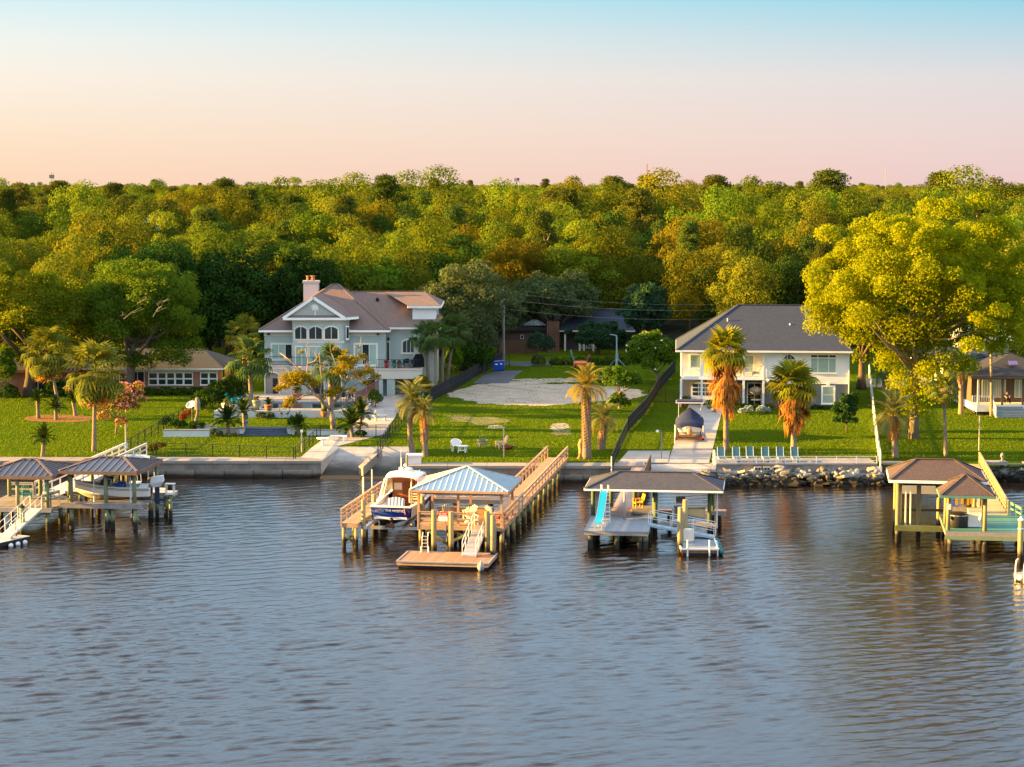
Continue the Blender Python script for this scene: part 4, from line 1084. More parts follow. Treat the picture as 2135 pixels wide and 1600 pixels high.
hip_roof(h.r, x0, x1+.6, -.4, 12, ez, x0+1.2, x1-1.2, 5.5, h.q(1200, 645, Y1+5.5).z, R_grey, M_trim, .18)
for px_ in (1180, 1211, 1220, 1240, 1250): xx = h.q(px_, 0, Y1).x; MB().box(xx-.12, xx+.12, 0, .24, -.2, ez-.1).build("column", M_trim, h.r)
railing(h.r, (h.q(1211,0,Y1).x, .1, .3), (h.q(1250,0,Y1).x, .1, .3), .9, M_trim, M_trim, M_trim, .3, 3, .05, (1., .1))
h.win(1225, 702, 1240, 718, Y1+2.2, 2, 1)
# roofs glimpsed among the far trees
h = House("cottage", "white gabled cottage peeking out of the far left woods", "house", -60, 342, 2.9)
Y1 = 342.0; x0, x1, z0, z1 = h.rect(298, 455, 316, 480, Y1)
MB().box(x0, x1, 0, 8, 0, z1-1.0).build("wall", M_white, h.r); MB().slab([(x0-.1, -.01, z1-1.0), (x1+.1, -.01, z1-1.0), ((x0+x1)/2, -.01, z1+.3)], (0,.2,0)).build("gable_wall", M_white, h.r)
b_ = MB(); xm = (x0+x1)/2
b_.slab([(x0-2.2, -.3, z1-1.0), (xm, -.3, z1+.45), (xm, 8, z1+.45), (x0-2.2, 8, z1-1.0)][::-1], (0,0,-.15)); b_.slab([(x1+.3, -.3, z1-1.0), (xm, -.3, z1+.45), (xm, 8, z1+.45), (x1+.3, 8, z1-1.0)], (0,0,-.15)); b_.build("roof", R_grey, h.r)
h = House("barn", "pale ribbed metal roof showing between oaks above the blue house", "house", -14.5, 320, 2.9)
Y1 = 320.0; x0, x1, z0, z1 = h.rect(850, 492, 884, 510, Y1)
MB().box(x0, x1, 1, 9, 0, z0-.02).build("wall", M_white, h.r)
metal_hip(h.r, x0-.3, x1+.3, 0, 9, z0, x0+.4, x1-.4, 5, z1+.3, M_whitemetal, M_whitemetal, M_white, .6, M_white, .2)
# ------------------------------------------------------------------ dock building
M_newwood = mat("new_pine_boards", (.46, .29, .17), .8, .22, 2.5, stretch=(1,1,.4), bump=.2)
M_deckred = mat("red_brown_decking", (.40, .20, .115), .75, .25, 2.5, stretch=(.3,1,1), rnd=.2)
M_greywood = mat("weathered_boards", (.33, .29, .26), .9, .25, 2.5, bump=.2, rnd=.18)
M_pile = mat("treated_piling", (.30, .235, .12), .9, .3, 2, stretch=(2.5,2.5,.35), bump=.5, bscale=8, wet=True)
M_pilegreen = mat("green_treated_piling", (.20, .23, .13), .9, .3, 2, stretch=(2.5,2.5,.35), bump=.5, bscale=8, wet=True)
M_framewood = mat("treated_framing", (.30, .22, .12), .85, .25, 2, rnd=.15, wet=True)
M_greenpaint = mat("green_deck_paint", (.085, .24, .20), .7, .18, 1.2, rnd=.06)
M_alum = mat("aluminium", (.62, .60, .60), .35, .08, 3, metal=.6, rnd=.04)
M_pvc = mat("white_pvc", (.82, .80, .78), .45, .04, 3)
M_pad = mat("black_float_drums", (.02, .02, .022), .7, .2, 3)
def piling(root, x, y, top, r=.16, z0=-1.5, m=None, name="piling", cap=None, lean=0):
    b = MB(); b.tube([(x, y, z0), (x+lean*.5, y, (z0+top)/2), (x+lean, y, top)], [r*1.08, r*1.02, r*.95], 9)
    o = b.build(name, m or M_pile, root, True)
    me = o.data
    for p in me.polygons:
        if len(p.vertices) > 4: p.use_smooth = False
    if cap:
        MB().lathe((x+lean, y, top), [(r*1.12, -.02), (r*1.12, .05), (.01, .26)], 9).build("cap", cap, o)
    return o
def deck(root, x0, x1, y0, y1, z, m, mf, pw=.16, axis='x', thick=.045, fas=.26, joined=False, name="deck"):
    """framed platform: fascia as the part, every board a piece on it"""
    f = MB(); t = .05; zb = z-thick-.004
    f.box(x0+t, x1-t, y0, y0+t, zb-fas, zb); f.box(x0+t, x1-t, y1-t, y1, zb-fas, zb); f.box(x0, x0+t-.002, y0, y1, zb-fas, zb); f.box(x1-t+.002, x1, y0, y1, zb-fas, zb)
    n = max(2, int((x1-x0)/1.5))
    for i in range(1, n): xx = x0+(x1-x0)*i/n; f.box(xx-.04, xx+.04, y0+t+.002, y1-t-.002, zb-fas*.9, zb)
    d = f.build(name, mf, root)
    L = (y1-y0) if axis == 'x' else (x1-x0); n = max(1, round(L/pw)); w_ = L/n
    rr = random.Random(int(abs(x0*31+y0*17))+3)
    if joined:
        b = MB()
        for i in range(n):
            a = i*w_; dz = rr.uniform(0, .008)
            if axis == 'x': b.box(x0-.02, x1+.02, y0+a+.006, y0+a+w_-.006, z-thick+dz, z+dz)
            else: b.box(x0+a+.006, x0+a+w_-.006, y0-.02, y1+.02, z-thick+dz, z+dz)
        b.build("deck_boards", m, d, kind="stuff")
    else:
        pr = None
        for i in range(n):
            if pr is None:
                b = MB()
                if axis == 'x': b.box(x0-.02, x1+.02, -w_/2+.006, w_/2-.006, -thick, 0)
                else: b.box(-w_/2+.006, w_/2-.006, y0-.02, y1+.02, -thick, 0)
                pr = b.build("plank", m, d); c = pr
            else: c = share(pr)
            a = (i+.5)*w_; c.location = (0, y0+a, z+rr.uniform(0, .006)) if axis == 'x' else (x0+a, 0, z+rr.uniform(0, .006))
    return d
def xbrace(root, p, q, m=None, w=.05, h=.2, name="brace"):
    MB().beam(p, q, w, h).build(name, m or M_framewood, root)
def rail_run(root, p, q, mp, mr, h=.98, every=1.9, mids=(.55,), cap=.15, drop=.35, pw=.095):
    """open timber rail: posts from below the deck, flat cap, horizontal mid rails as pieces"""
    p, q = V(p), V(q); L = (q-p).length; n = max(1, round(L/every))
    r = MB().beam(p+V((0,0,h+.02)), q+V((0,0,h+.02)), cap, .04).build("railing", mr, root)
    for t in mids: MB().beam(p+V((0,0,h*t)), q+V((0,0,h*t)), .045, .14).build("rail", mr, r)
    MB().beam(p+V((0,0,h-.10)), q+V((0,0,h-.10)), .045, .14).build("rail", mr, r)
    for i in range(n+1):
        a = p.lerp(q, i/n); MB().box(a.x-pw/2, a.x+pw/2, a.y-pw/2, a.y+pw/2, a.z-drop, a.z+h).build("post", mp, r)
    return r
def gangway(root_lab, name, A, B, w_, m, side=1, rails=True, mr=None, treads=0, mt=None, group=None, post_every=1.3, rh=1.0, bar=.045):
    A, B = V(A), V(B); t = thing(name, root_lab, "gangway", A); d = B-A; mr = mr or m
    dn = d.normalized(); sd = dn.cross(V((0,0,1))).normalized()
    MB().beam(V((0,0,-.06)), d+V((0,0,-.06)), w_, .10).build("ramp_frame", m, t)
    n = treads or max(4, int(d.length/.5))
    for i in range(n):
        a, b = d*(i/n)+dn*.02, d*((i+1)/n)-dn*.02
        MB().beam(a+V((0,0,.012)), b+V((0,0,.012)), w_-.06, .03).build("ramp_panel", mt or m, t)
    if rails:
        for s in (-1, 1):
            o = sd*(s*(w_/2-.03)); up = V((0,0,rh))
            k = MB(); k.tube([o, o+up*.9, o+up+dn*.1, d+o+up-dn*.1, d+o+up*.9, d+o], bar/2, 6, True); k.tube([o+up*.5, d+o+up*.5], bar/2.4, 6)
            r_ = k.build("handrail", mr, t)
            m_ = max(2, int(d.length/post_every))
            for i in range(1, m_): MB().tube([d*(i/m_)+o, d*(i/m_)+o+up], bar/2.2, 6).build("stanchion", mr, r_)
    return t
def local(root):
    """world point -> that dock's own frame"""
    M = Matrix.Translation(root.location) @ Matrix.Rotation(root.rotation_euler.z, 4, 'Z'); I = M.inverted()
    return lambda p: I @ V(p)
def world(root, p):
    return Matrix.Translation(root.location) @ Matrix.Rotation(root.rotation_euler.z, 4, 'Z') @ V(p)

# ================================================================== centre dock
RB = math.radians(-8.5); OB = P(870, 1095, 1.75); OB.z = 0
zd = 1.75
pier = thing("pier", "long new wooden pier with railed walkway leading from the vacant lot to the gazebo platform", "pier", OB, RB)
deck(pier, 0, 6.25, 0, 5.7, zd, M_newwood, M_newwood, .165)
deck(pier, 4.45, 6.2, 5.75, 37.6, zd, M_newwood, M_newwood, .2, joined=True, name="walkway_deck")
deck(pier, -5.55, 4.40, 12.2, 13.9, zd, M_newwood, M_newwood, .165, name="cross_deck", axis='y')
deck(pier, -5.55, -4.35, 0, 12.15, zd, M_newwood, M_newwood, .165, name="finger_deck")
# pilings
for u in (.2, 2.2, 4.2, 6.05):
    for v in (.35, 2.9, 5.4): piling(pier, u, v, zd-.31, .17, m=M_pile)
for v in np.arange(8.2, 37, 3.0):
    for u in (4.6, 6.05): piling(pier, u, float(v), zd-.31, .17, m=M_pilegreen)
    MB().box(4.3, 6.35, float(v)-.2, float(v)-.15, zd-.58, zd-.32).build("cross_beam", M_framewood, pier)
for u in (-5.4, -4.5):
    for v in (.15, 3.4, 7, 10.5): piling(pier, u, v, zd-.31, .15, m=M_pile)
for u in (-5.3, -2.5, .5, 3.2):
    for v in (12.5, 13.6): piling(pier, u, v, zd-.31, .15, m=M_pilegreen)
xbrace(pier, (-5.4, .05, .95), (-4.5, .02, .25), M_pilegreen); xbrace(pier, (-4.5, .1, 1.1), (-5.4, .1, .35), M_pilegreen)
xbrace(pier, (.8, .1, 1.35), (2.3, .12, .3), M_pilegreen); xbrace(pier, (3.8, .06, 1.3), (2.4, .05, .55), M_pilegreen); xbrace(pier, (1.6, 2.7, 1.3), (3.6, 2.75, .2)); xbrace(pier, (4.0, 2.66, 1.3), (2.2, 2.65, .3))
# rails
rail_run(pier, (.05, .03, zd), (4.05, .03, zd), M_newwood, M_newwood, .95, 2.0, (.5,), .13)
rail_run(pier, (5.25, .03, zd), (6.2, .03, zd), M_newwood, M_newwood, .95, 1.0, (.5,), .13)
rail_run(pier, (6.22, .1, zd), (6.22, 37.5, zd), M_newwood, M_newwood, 1.0, 1.9, (.55,), .16, .5)
rail_run(pier, (4.43, 14.2, zd), (4.43, 37.5, zd), M_newwood, M_newwood, 1.0, 1.9, (.55,), .16, .3)
rail_run(pier, (-5.55, 0, zd), (-5.55, 13.9, zd), M_newwood, M_newwood, 1.0, 1.75, (.32, .62), .16, .3)
rail_run(pier, (-5.5, 13.87, zd), (4.2, 13.87, zd), M_newwood, M_newwood, 1.0, 1.75, (.35, .62), .16, .3)
# gazebo on the platform
gz = thing("gazebo", "open gazebo with pale blue metal pyramid roof on the end of the new pier", "gazebo", OB, RB)
for u, v in ((.08, .12), (2.95, .12), (6.05, .12), (.08, 5.4), (2.95, 5.4), (6.05, 5.4)):
    MB().box(u-.085, u+.085, v-.085, v+.085, zd, 4.22).build("post", M_newwood, gz)
for u0, u1, v0, v1 in ((-.05, 6.2, .02, .1), (-.05, 6.2, 5.42, 5.5), (0, .08, .1, 5.42), (6.05, 6.13, .1, 5.42)): MB().box(u0, u1, v0, v1, 3.98, 4.20).build("header", M_newwood, gz)
M_bluemetal = mat("galvanised_roof", (.42, .53, .58), .32, .06, 1.5, metal=.35, rnd=.03)
M_seam = mat("galvanised_seam", (.50, .56, .59), .32, .05, 2, metal=.3, rnd=.03)
metal_hip(gz, -.42, 6.65, -.48, 6.0, 4.34, 3.1, 3.2, 2.76, 5.62, M_bluemetal, M_seam, M_seam, .42, M_newwood, .16)
# bench behind chairs, potting box seen under the roof
bn = thing("storage_bench", "long pale wooden storage bench at the back of the gazebo", "bench", world(pier, (2.6, 5.0, zd)), RB)
MB().box(-2.0, 2.0, -.25, .25, 0, .55).build("chest", M_newwood, bn); MB().box(-2.05, 2.05, -.3, .3, .555, .61).build("lid", M_greywood, bn)
# floating dock
fl = thing("floating_dock", "wide floating dock of red brown boards in front of the gazebo", "floating dock", OB, RB)
deck(fl, 0, 6.3, -7.25, -3.5, .46, M_deckred, M_newwood, .175, axis='y', fas=.22)
MB().box(.2, 6.1, -7.0, -3.7, -.25, .18).build("float_drum", M_pad, fl)
rim = MB()
for a in ((-.05, 6.35, -7.33, -7.20), (-.05, 6.35, -3.55, -3.42)): rim.box(a[0], a[1], a[2], a[3], .40, .50)
rim.box(-.05, .06, -7.2, -3.55, .40, .50); rim.box(6.24, 6.35, -7.2, -3.55, .40, .50); rim.build("rub_rail", M_greywood, fl)
for u in (1.35, 3.1, 5.7):
    MB().boxc((u, -3.36, .40), (.55, .18, .06)).build("pile_guide", M_alum, fl)
cl = MB(); cl.boxc((3.1, -7.05, .53), (.3, .06, .05)); cl.boxc((3.1, -7.05, .50), (.1, .08, .08)); cl.build("cleat", M_alum, fl)
for px, pt, pb, lab in ((905, 1063, 1149, "mooring piling at the back left corner of the red brown floating dock"), (940.5, 1067, 1149.5, "mooring piling behind the middle of the red brown floating dock"),
                        (1015.5, 1066, 1150, "mooring piling just right of the silver gangway"), (1028, 1074, 1161, "mooring piling at the right end of the red brown floating dock")):
    a = P(px, pb, .3); top = Q(px, pt, a.y).z
    t = thing("mooring_piling", lab, "piling", (a.x, a.y, 0), 0, "mooring pilings round the centre float")
    piling(t, 0, 0, top, .19, m=M_pile, name="pile")
gangway("silver gangway with pale treads sloping down to the red brown float", "gangway", world(pier, (4.62, -.05, zd+.08)), world(pier, (4.62, -5.15, .58)), 1.0, M_alum, treads=8, mr=M_pvc, mt=M_alum)
ld = thing("ladder", "aluminium ladder with white feet standing up at the back of the float", "ladder", world(pier, (1.25, -3.62, .47)), RB)
k = MB()
for s in (-.2, .2): k.tube([(s, 0, 0), (s, .02, .95), (s*.9, .25, 1.35)], .03, 6)
k.build("side_rail", M_alum, ld)
for i in range(5): MB().box(-.19, .19, -.03, .05, .12+.24*i, .17+.24*i).build("rung", M_alum, ld)
for s in (-.26, .26): MB().cyl(s, -.05, 0, .42, .055, .04, 7).build("bumper", M_pvc, ld)
by = thing("buoy", "grey and yellow teardrop buoy hanging off the front of the float", "buoy", world(pier, (5.85, -7.55, 0)), 0)
MB().lathe((0, 0, -.05), [(.02, 0), (.2, .12), (.26, .32), (.2, .52), (.06, .68), (.03, .78)], 12).build("bladder", mat("buoy_vinyl", (.33, .33, .34), .5, .1, 1), by, True); MB().tube([(0, 0, .72), (0, .1, .62), (0, .25, .5)], .02, 5).build("rope", M_greywood, by)
sg = thing("sign", "red and white notice board on the gazebo front rail", "sign", world(pier, (1.88, -.06, zd+.32)), RB)
M_red = mat("red_paint", (.62, .03, .025), .5, .05, 2)
MB().box(-.33, .33, -.025, 0, 0, .36).build("board", M_pvc, sg); MB().box(-.34, .34, -.03, 0.004, .37, .66).build("red_panel", M_red, sg)
lt = MB()
for j, (n_, z) in enumerate(((7, .56), (7, .44))):
    for i in range(n_):
        if i == 2 and j == 0: continue
        lt.box(-.27+.078*i, -.27+.078*i+.05, -.034, -.031, z-.035, z+.035)
lt.build("lettering", M_pvc, sg, kind="stuff")

# adirondack chairs
def adirondack(name, lab, m, loc, rz, group=None, sc_=1.0, cat="chair"):
    t = thing(name, lab, cat, loc, rz, group); t.scale = (sc_,)*3
    for s in (-1, 1):
        MB().beam((s*.27, -.42, .36), (s*.27, .45, .06), .035, .12).build("leg", m, t); MB().box(s*.33-.03, s*.33+.03, -.40, -.32, 0, .56).build("leg", m, t)
        MB().boxc((s*.35, -.08, .58), (.13, .72, .03)).build("arm", m, t)
    for i in range(5): MB().beam((-.27, -.38+.13*i, .40-.045*i), (.27, -.38+.13*i, .40-.045*i), .11, .025).build("seat_slat", m, t)
    for i in range(5):
        x = (i-2)*.115; top = 1.06-.05*abs(i-2)**1.4
        MB().beam((x*.85, .16, .24), (x*1.1, .16+.36*(top-.24)/.8, top), .10, .022, up=(1,0,0)).build("back_slat", m, t)
    MB().boxc((0, .3, .52), (.6, .03, .07)).build("back_rail", m, t)
    return t
M_chairwhite = mat("chair_white", (.76, .74, .72), .55, .05, 2)
for (u, v, rz, lab) in ((1.75, 2.2, math.pi+.25, "white adirondack chair at the left behind the red sign"), (3.35, 3.0, .7, "white adirondack chair behind the centre post of the gazebo"),
                        (4.95, 2.9, -.5, "white adirondack chair above the head of the gangway"), (3.75, 1.0, -2.6, "white adirondack chair with its back to the rail, left of the gangway")):
    adirondack("adirondack_chair", lab, M_chairwhite, world(pier, (u, v, zd+.01)), RB+rz+math.pi, "white adirondack chairs in the gazebo", 1.08)
um = thing("cushion", "dark red folded cover on the right side of the gazebo deck", "cover", world(pier, (5.75, 2.2, zd)), RB)
MB().lathe((0, 0, .25), [(.5, 0), (.52, .08), (.38, .3), (.02, .42)], 12).build("cover", mat("crimson_canvas", (.25, .01, .04), .8, .1, 2), um, True); MB().cyl(0, 0, 0, .25, .2, .25).build("stand", M_newwood, um)

# boat lift + yacht
lf = thing("boat_lift", "boat lift of tall pilings, white guide poles and cradle beams holding the blue yacht", "boat lift", OB, RB)
for u, v, top in ((-4.15, 1.0, 3.35), (-4.15, 4.6, 3.2), (-4.15, 8.2, 3.2), (-.55, 4.8, 3.1), (-.55, 8.4, 3.1)): piling(lf, u, v, top, .17, m=M_pile)
for px, py, pt in ((758, 1078, 995), (776, 1047, 979), (858, 1084, 997), (875, 1012, 980)):
    a = P(px, py, 1.0); q_ = local(lf)(a); MB().cyl(q_.x, q_.y, .6, Q(px, pt, a.y).z, .05, .05, 7).build("guide_pole", M_pvc, lf)
for v in (3.9, 8.2): MB().box(-4.3, -.4, v-.1, v+.1, .72, .95).build("cradle_beam", M_alum, lf)
for u in (-3.05, -1.7): MB().box(u-.1, u+.1, 2.6, 9.5, .955, 1.09).build("bunk", M_greywood, lf)
MB().beam((-4.0, 0.8, 1.3), (-4.0, 9.3, 1.3), .25, .2).build("lift_beam", M_alum, lf)
M_navy = mat("navy_gelcoat", (.014, .04, .26), .15, .04, 1, spec=.6)
M_gel = mat("white_gelcoat", (.80, .77, .72), .25, .03, 1, spec=.5)
M_teak = mat("varnished_teak", (.36, .12, .03), .3, .2, 4, spec=.5)
M_antif = mat("dark_bottom_paint", (.05, .045, .05), .8, .3, 2)
def hull(L, B, D, dead=.35, sheer=.35, ns=14, fine=1.9, transom=.86, flare=.82):
    """stations from stern (y=0) to bow (y=L): keel, chine, gunwale"""
    st = []
    for i in range(ns+1):
        t = i/ns; bw = B/2*(transom+(1-transom)*min(1, t*3)) * (1-max(0, (t-.42)/.58)**fine)
        zg = D + sheer*t*t; zk = 0 + (0 if t < .6 else ((t-.6)/.4)**2.4*D*.72); ch = bw*flare*(1-.45*max(0, t-.5)); zc = dead+.32*D*max(0, t-.35)/.65
        zc = max(zc, zk+.03)
        st.append((t*L + (0 if t < .98 else .0), max(bw, .015), zg, max(ch, .01), zc, zk))
    return st
def hull_mesh(st):
    top = MB(); bot = MB(); n = len(st)
    vt, vb = [], []
    for y, bw, zg, ch, zc, zk in st:
        zm = zc+(zg-zc)*.5; bm = ch+(bw-ch)*.62
        vt += [(-bw, y, zg), (-bm, y, zm), (-ch, y, zc), (ch, y, zc), (bm, y, zm), (bw, y, zg)]
        vb += [(-ch, y, zc), (0, y, zk), (ch, y, zc)]
    ft, fb = [], []
    for i in range(n-1):
        a, b = i*6, (i+1)*6
        for k in (0, 1, 3, 4): ft.append((a+k, a+k+1, b+k+1, b+k))
        a, b = i*3, (i+1)*3
        for k in (0, 1): fb.append((a+k, a+k+1, b+k+1, b+k))
    ft.append((0, 5, 4, 3, 2, 1)); fb.append((0, 2, 1))
    top.add(vt, ft); bot.add(vb, fb); return top, bot
yo = world(pier, (-2.55, 2.9, 1.22)); ya = thing("motor_yacht", "navy blue cabin cruiser with white superstructure lifted out of the water", "boat", yo, RB+math.radians(-3)); ya.scale = (1.1, 1.0, 1.06)
yl = 10.2; st = hull(yl, 3.15, 1.22, .38, .75, 18, 2.1, .88, .80)
tp, bt = hull_mesh(st); tp.build("hull", M_navy, ya, True); bt.build("bottom", M_antif, ya, True)
b_ = MB()
for (y, bw, zg, ch, zc, zk), (y2, bw2, zg2, ch2, zc2, zk2) in zip(st, st[1:]):
    for s in (-1, 1): b_.beam((s*(ch+.01), y, zc+.08), (s*(ch2+.01), y2, zc2+.08), .04, .16)
b_.box(-st[0][3], st[0][3], -.04, -.004, st[0][4]-.0, st[0][4]+.16); b_.build("boot_stripe", M_gel, ya)
b_ = MB()
for (y, bw, zg, *_), (y2, bw2, zg2, *_) in zip(st, st[1:]):
    for s in (-1, 1): b_.beam((s*(bw-.10), y, zg+.02), (s*(bw2-.10 if bw2 > .12 else 0), y2, zg2+.02), .30, .07)
b_.box(-st[0][1], st[0][1], -.06, .26, 1.21, 1.29); b_.build("covering_board", M_gel, ya)
# foredeck and cockpit sole
b_ = MB(); fd = [s for s in st if s[0] > 5.2]
for s1, s2 in zip(fd, fd[1:]): b_.poly([(-s1[1], s1[0], s1[2]+.03), (s1[1], s1[0], s1[2]+.03), (s2[1], s2[0], s2[2]+.03), (-s2[1], s2[0], s2[2]+.03)])
b_.build("foredeck", M_gel, ya)
MB().box(-1.35, 1.35, .2, 5.3, .45, .52).build("cockpit_sole", M_teak, ya)
for s in (-1, 1): MB().slab([(s*1.36, .2, .52), (s*1.36, 5.2, .52), (s*1.40, 5.2, 1.45), (s*1.40, .2, 1.22)], (s*.05, 0, 0)).build("coaming", M_gel, ya)
# pilothouse
def loft(sec, m, name, par, smooth=True):
    b = MB(); k = len(sec[0]); vs = [p for s in sec for p in s]; fs = []
    for i in range(len(sec)-1):
        for j in range(k-1): fs.append((i*k+j, i*k+j+1, (i+1)*k+j+1, (i+1)*k+j))
    b.add(vs, fs); return b.build(name, m, par, smooth)
rs = []
for y, w2, z in ((3.0, 1.12, 2.92), (3.6, 1.22, 3.06), (4.6, 1.25, 3.12), (5.6, 1.20, 3.05), (6.2, 1.08, 2.90)):
    rs.append([(-w2, y, z-.22), (-w2*.92, y, z-.06), (-w2*.5, y, z+.03), (0, y, z+.06), (w2*.5, y, z+.03), (w2*.92, y, z-.06), (w2, y, z-.22)])
ro = loft(rs, M_gel, "cabin_roof", ya)
sm = ro.modifiers.new("thickness", "SOLIDIFY"); sm.thickness = .09; sm.offset = -1
for s in (-1, 1):
    MB().slab([(s*1.36, 3.4, 1.45), (s*1.38, 6.4, 1.72), (s*1.10, 6.1, 2.72), (s*1.14, 3.7, 2.80)], (s*-.06, 0, 0)).build("cabin_side", M_gel, ya)
    MB().slab([(s*1.375, 4.0, 1.75), (s*1.375, 6.1, 1.92), (s*1.19, 5.9, 2.55), (s*1.19, 4.1, 2.60)], (s*.03, 0, 0)).build("side_window", M_glassd, ya)
    MB().beam((s*1.36, 2.3, 1.35), (s*1.15, 3.2, 2.75), .09, .12).build("roof_support", M_gel, ya)
MB().slab([(-1.3, 7.2, 1.75), (1.3, 7.2, 1.75), (1.05, 6.15, 2.8), (-1.05, 6.15, 2.8)], (0, .05, .05)).build("windscreen", M_glassd, ya)
MB().slab([(-1.25, 6.4, 1.70), (1.25, 6.4, 1.70), (.8, 8.4, 1.85), (-.8, 8.4, 1.85)], (0, 0, -.35)).build("trunk_cabin", M_gel, ya)
bh = MB().box(-1.12, 1.12, 5.25, 5.32, .5, 2.75).build("bulkhead", M_teak, ya)
MB().box(-.35, .45, 5.18, 5.245, .55, 2.3).build("companionway_door", mat("dark_teak", (.24, .07, .02), .35, .2, 5), bh); MB().box(-1.0, -.45, 5.2, 5.245, 1.7, 2.2).build("cabinet", M_gel, bh)
ls = MB(); 
for s in (.42, 1.0): ls.box(s-.04, s+.04, 3.7, 3.85, 1.0, 1.95)
for i in range(4): ls.box(.46, .96, 3.74, 3.8, 1.25+.18*i, 1.33+.18*i)
ls.box(.4, 1.02, 3.8, 4.3, .98, 1.08); ls.cyl(.7, 4.05, .52, .98, .08)
ls.build("helm_seat", mat("cream_vinyl", (.66, .56, .40), .6, .08, 2), ya)
for a in ((-1.3, -.75, 1.5, 4.6), (.9, 1.3, 1.2, 3.2)): MB().box(a[0], a[1], a[2], a[3], .53, 1.0).build("settee", M_gel, ya)
tw = MB().box(-.55, .7, .35, 1.0, .53, .95).build("stern_seat", M_gel, ya)
M_stripe = mat("navy_stripe", (.12, .16, .32), .8, .1, 2); M_lcush = mat("pale_cushion", (.62, .62, .68), .8, .08, 2)
for i in range(11):
    x = -.55+1.25*(i+.5)/11; mm = M_lcush if i % 2 else M_stripe
    c_ = MB(); c_.box(x-.056, x+.056, .36, .98, .955, 1.06); c_.slab([(x-.056, .98, 1.0), (x+.056, .98, 1.0), (x+.056, 1.22, 1.75-.12*abs((i-5)/5)**2), (x-.056, 1.22, 1.75-.12*abs((i-5)/5)**2)], (0, .1, 0)); c_.build("cushion_stripe", mm, tw)
bx = MB().box(-1.15, -.65, .5, 1.4, .53, 1.15).build("cockpit_locker", M_gel, ya)
# lettering and trim on the transom
fc = bpy.data.curves.new("transom_lettering", "FONT"); fc.body = "INTO THE MYSTIC"; fc.size = .225; fc.align_x = "CENTER"; fc.extrude = .004; fc.space_character = 1.08
fo = bpy.data.objects.new("lettering_curve", fc); C.objects.link(fo); bpy.context.view_layer.update()
fme = bpy.data.meshes.new_from_object(fo.evaluated_get(bpy.context.evaluated_depsgraph_get())); bpy.data.objects.remove(fo)
fme.materials.clear(); fo = link("transom_lettering", fme, M_gel, ya); fo.location = (-.05, -.012, .90); fo.rotation_euler = (math.pi/2, 0, 0)
rp = MB(); rp.tube([(.95, -.02, 1.15), (.98, -.04, .95), (1.02, -.03, .72)], .035, 5); rp.build("dock_line", mat("red_rope", (.5, .16, .18), .8, .2, 3), ya)
ex = MB(); ex.lathe((0, 0, 0), [(.02, 0), (.14, .02), (.16, .12), (.04, .18)], 8); eo = ex.build("exhaust", M_black, ya); eo.location = (.1, -.12, .38); eo.rotation_euler = (math.pi/2, 0, 0)
ot = MB(); ot.beam((.1, -.25, .15), (.1, .4, -.25), .12, .2); ot.beam((-.15, -.35, -.02), (.35, -.35, -.02), .06, .3); ot.build("jet_nozzle", mat("bronze_drive", (.16, .07, .04), .5, .3, 3), ya)
rd = MB(); rd.lathe((.15, 4.7, 3.16), [(.02, 0), (.28, .03), (.3, .14), (.2, .24), (.02, .27)], 12); rd.build("radar_dome", M_gel, ya, True)
ms = MB(); ms.box(-.5, -.2, 4.5, 4.8, 3.12, 3.4); ms.tube([(-.35, 4.65, 3.4), (-.35, 4.65, 4.1)], .03, 5); ms.lathe((-.1, 4.75, 3.38), [(.02,0),(.12,.1),(.12,.2),(.02,.3)], 8); ms.build("mast", M_gel, ya)
MB().tube([(-.45, 4.9, 3.1), (-.45, 4.95, 4.6)], .012, 5).build("antenna", M_pvc, ya)
ft_ = MB().boxc((.55, 4.3, 3.2), (.1, .7, .04)).build("roof_rail", M_alum, ya)

# ================================================================== dock with the blue slide
RC = math.radians(-7.0); OC = P(1217, 1107, 1.3); OC.z = 0; zc = 1.3
dk = thing("pier", "old grey pier with square swim platform and weathered walkway under the dark boathouse", "pier", OC, RC)
M_bluegreydeck = mat("blue_grey_decking", (.24, .26, .29), .85, .2, 2, rnd=.1)
M_pinkdeck = mat("sun_bleached_decking", (.42, .30, .26), .9, .2, 2, rnd=.14)
deck(dk, 0, 4.6, 0, 7.2, zc, M_bluegreydeck, M_greywood, .16)
deck(dk, 1.3, 2.85, 7.25, 35.0, zc, M_pinkdeck, M_greywood, .2, joined=True, name="walkway_deck")
deck(dk, 4.65, 9.9, 10.6, 11.6, zc-.1, M_pinkdeck, M_greywood, .18, name="side_deck")
for u in (.45, 2.35, 4.0, 4.4):
    for v in (.35, 3.6, 6.8): piling(dk, u, v, zc-.31, .2, m=M_pilegreen)
for v in np.arange(9.5, 34, 3.1):
    for u in (1.4, 2.7): piling(dk, u, float(v), zc-.31, .15, m=M_pilegreen)
for u in (5.6, 9.4): piling(dk, u, 11.3, zc-.4, .18, m=M_pilegreen)
rail_run(dk, (2.87, 12.5, zc), (2.87, 34.6, zc), M_black if False else mat("dark_rail_wood", (.11, .085, .075), .85, .2, 2), mat("dark_rail_wood", (.11, .085, .075)), 1.0, 1.1, (.3, .6), .1, .3)
bh_ = thing("boathouse", "open boathouse with dark shingled hip roof over the lift bay", "boathouse", OC, RC)
M_oldpost = mat("dark_green_post", (.10, .13, .05), .9, .3, 2, stretch=(2,2,.4), wet=True)
R_blue = shingles("blue_black_shingle", (.065, .07, .095), (.115, .10, .115), .3, .15)
zr = 3.42
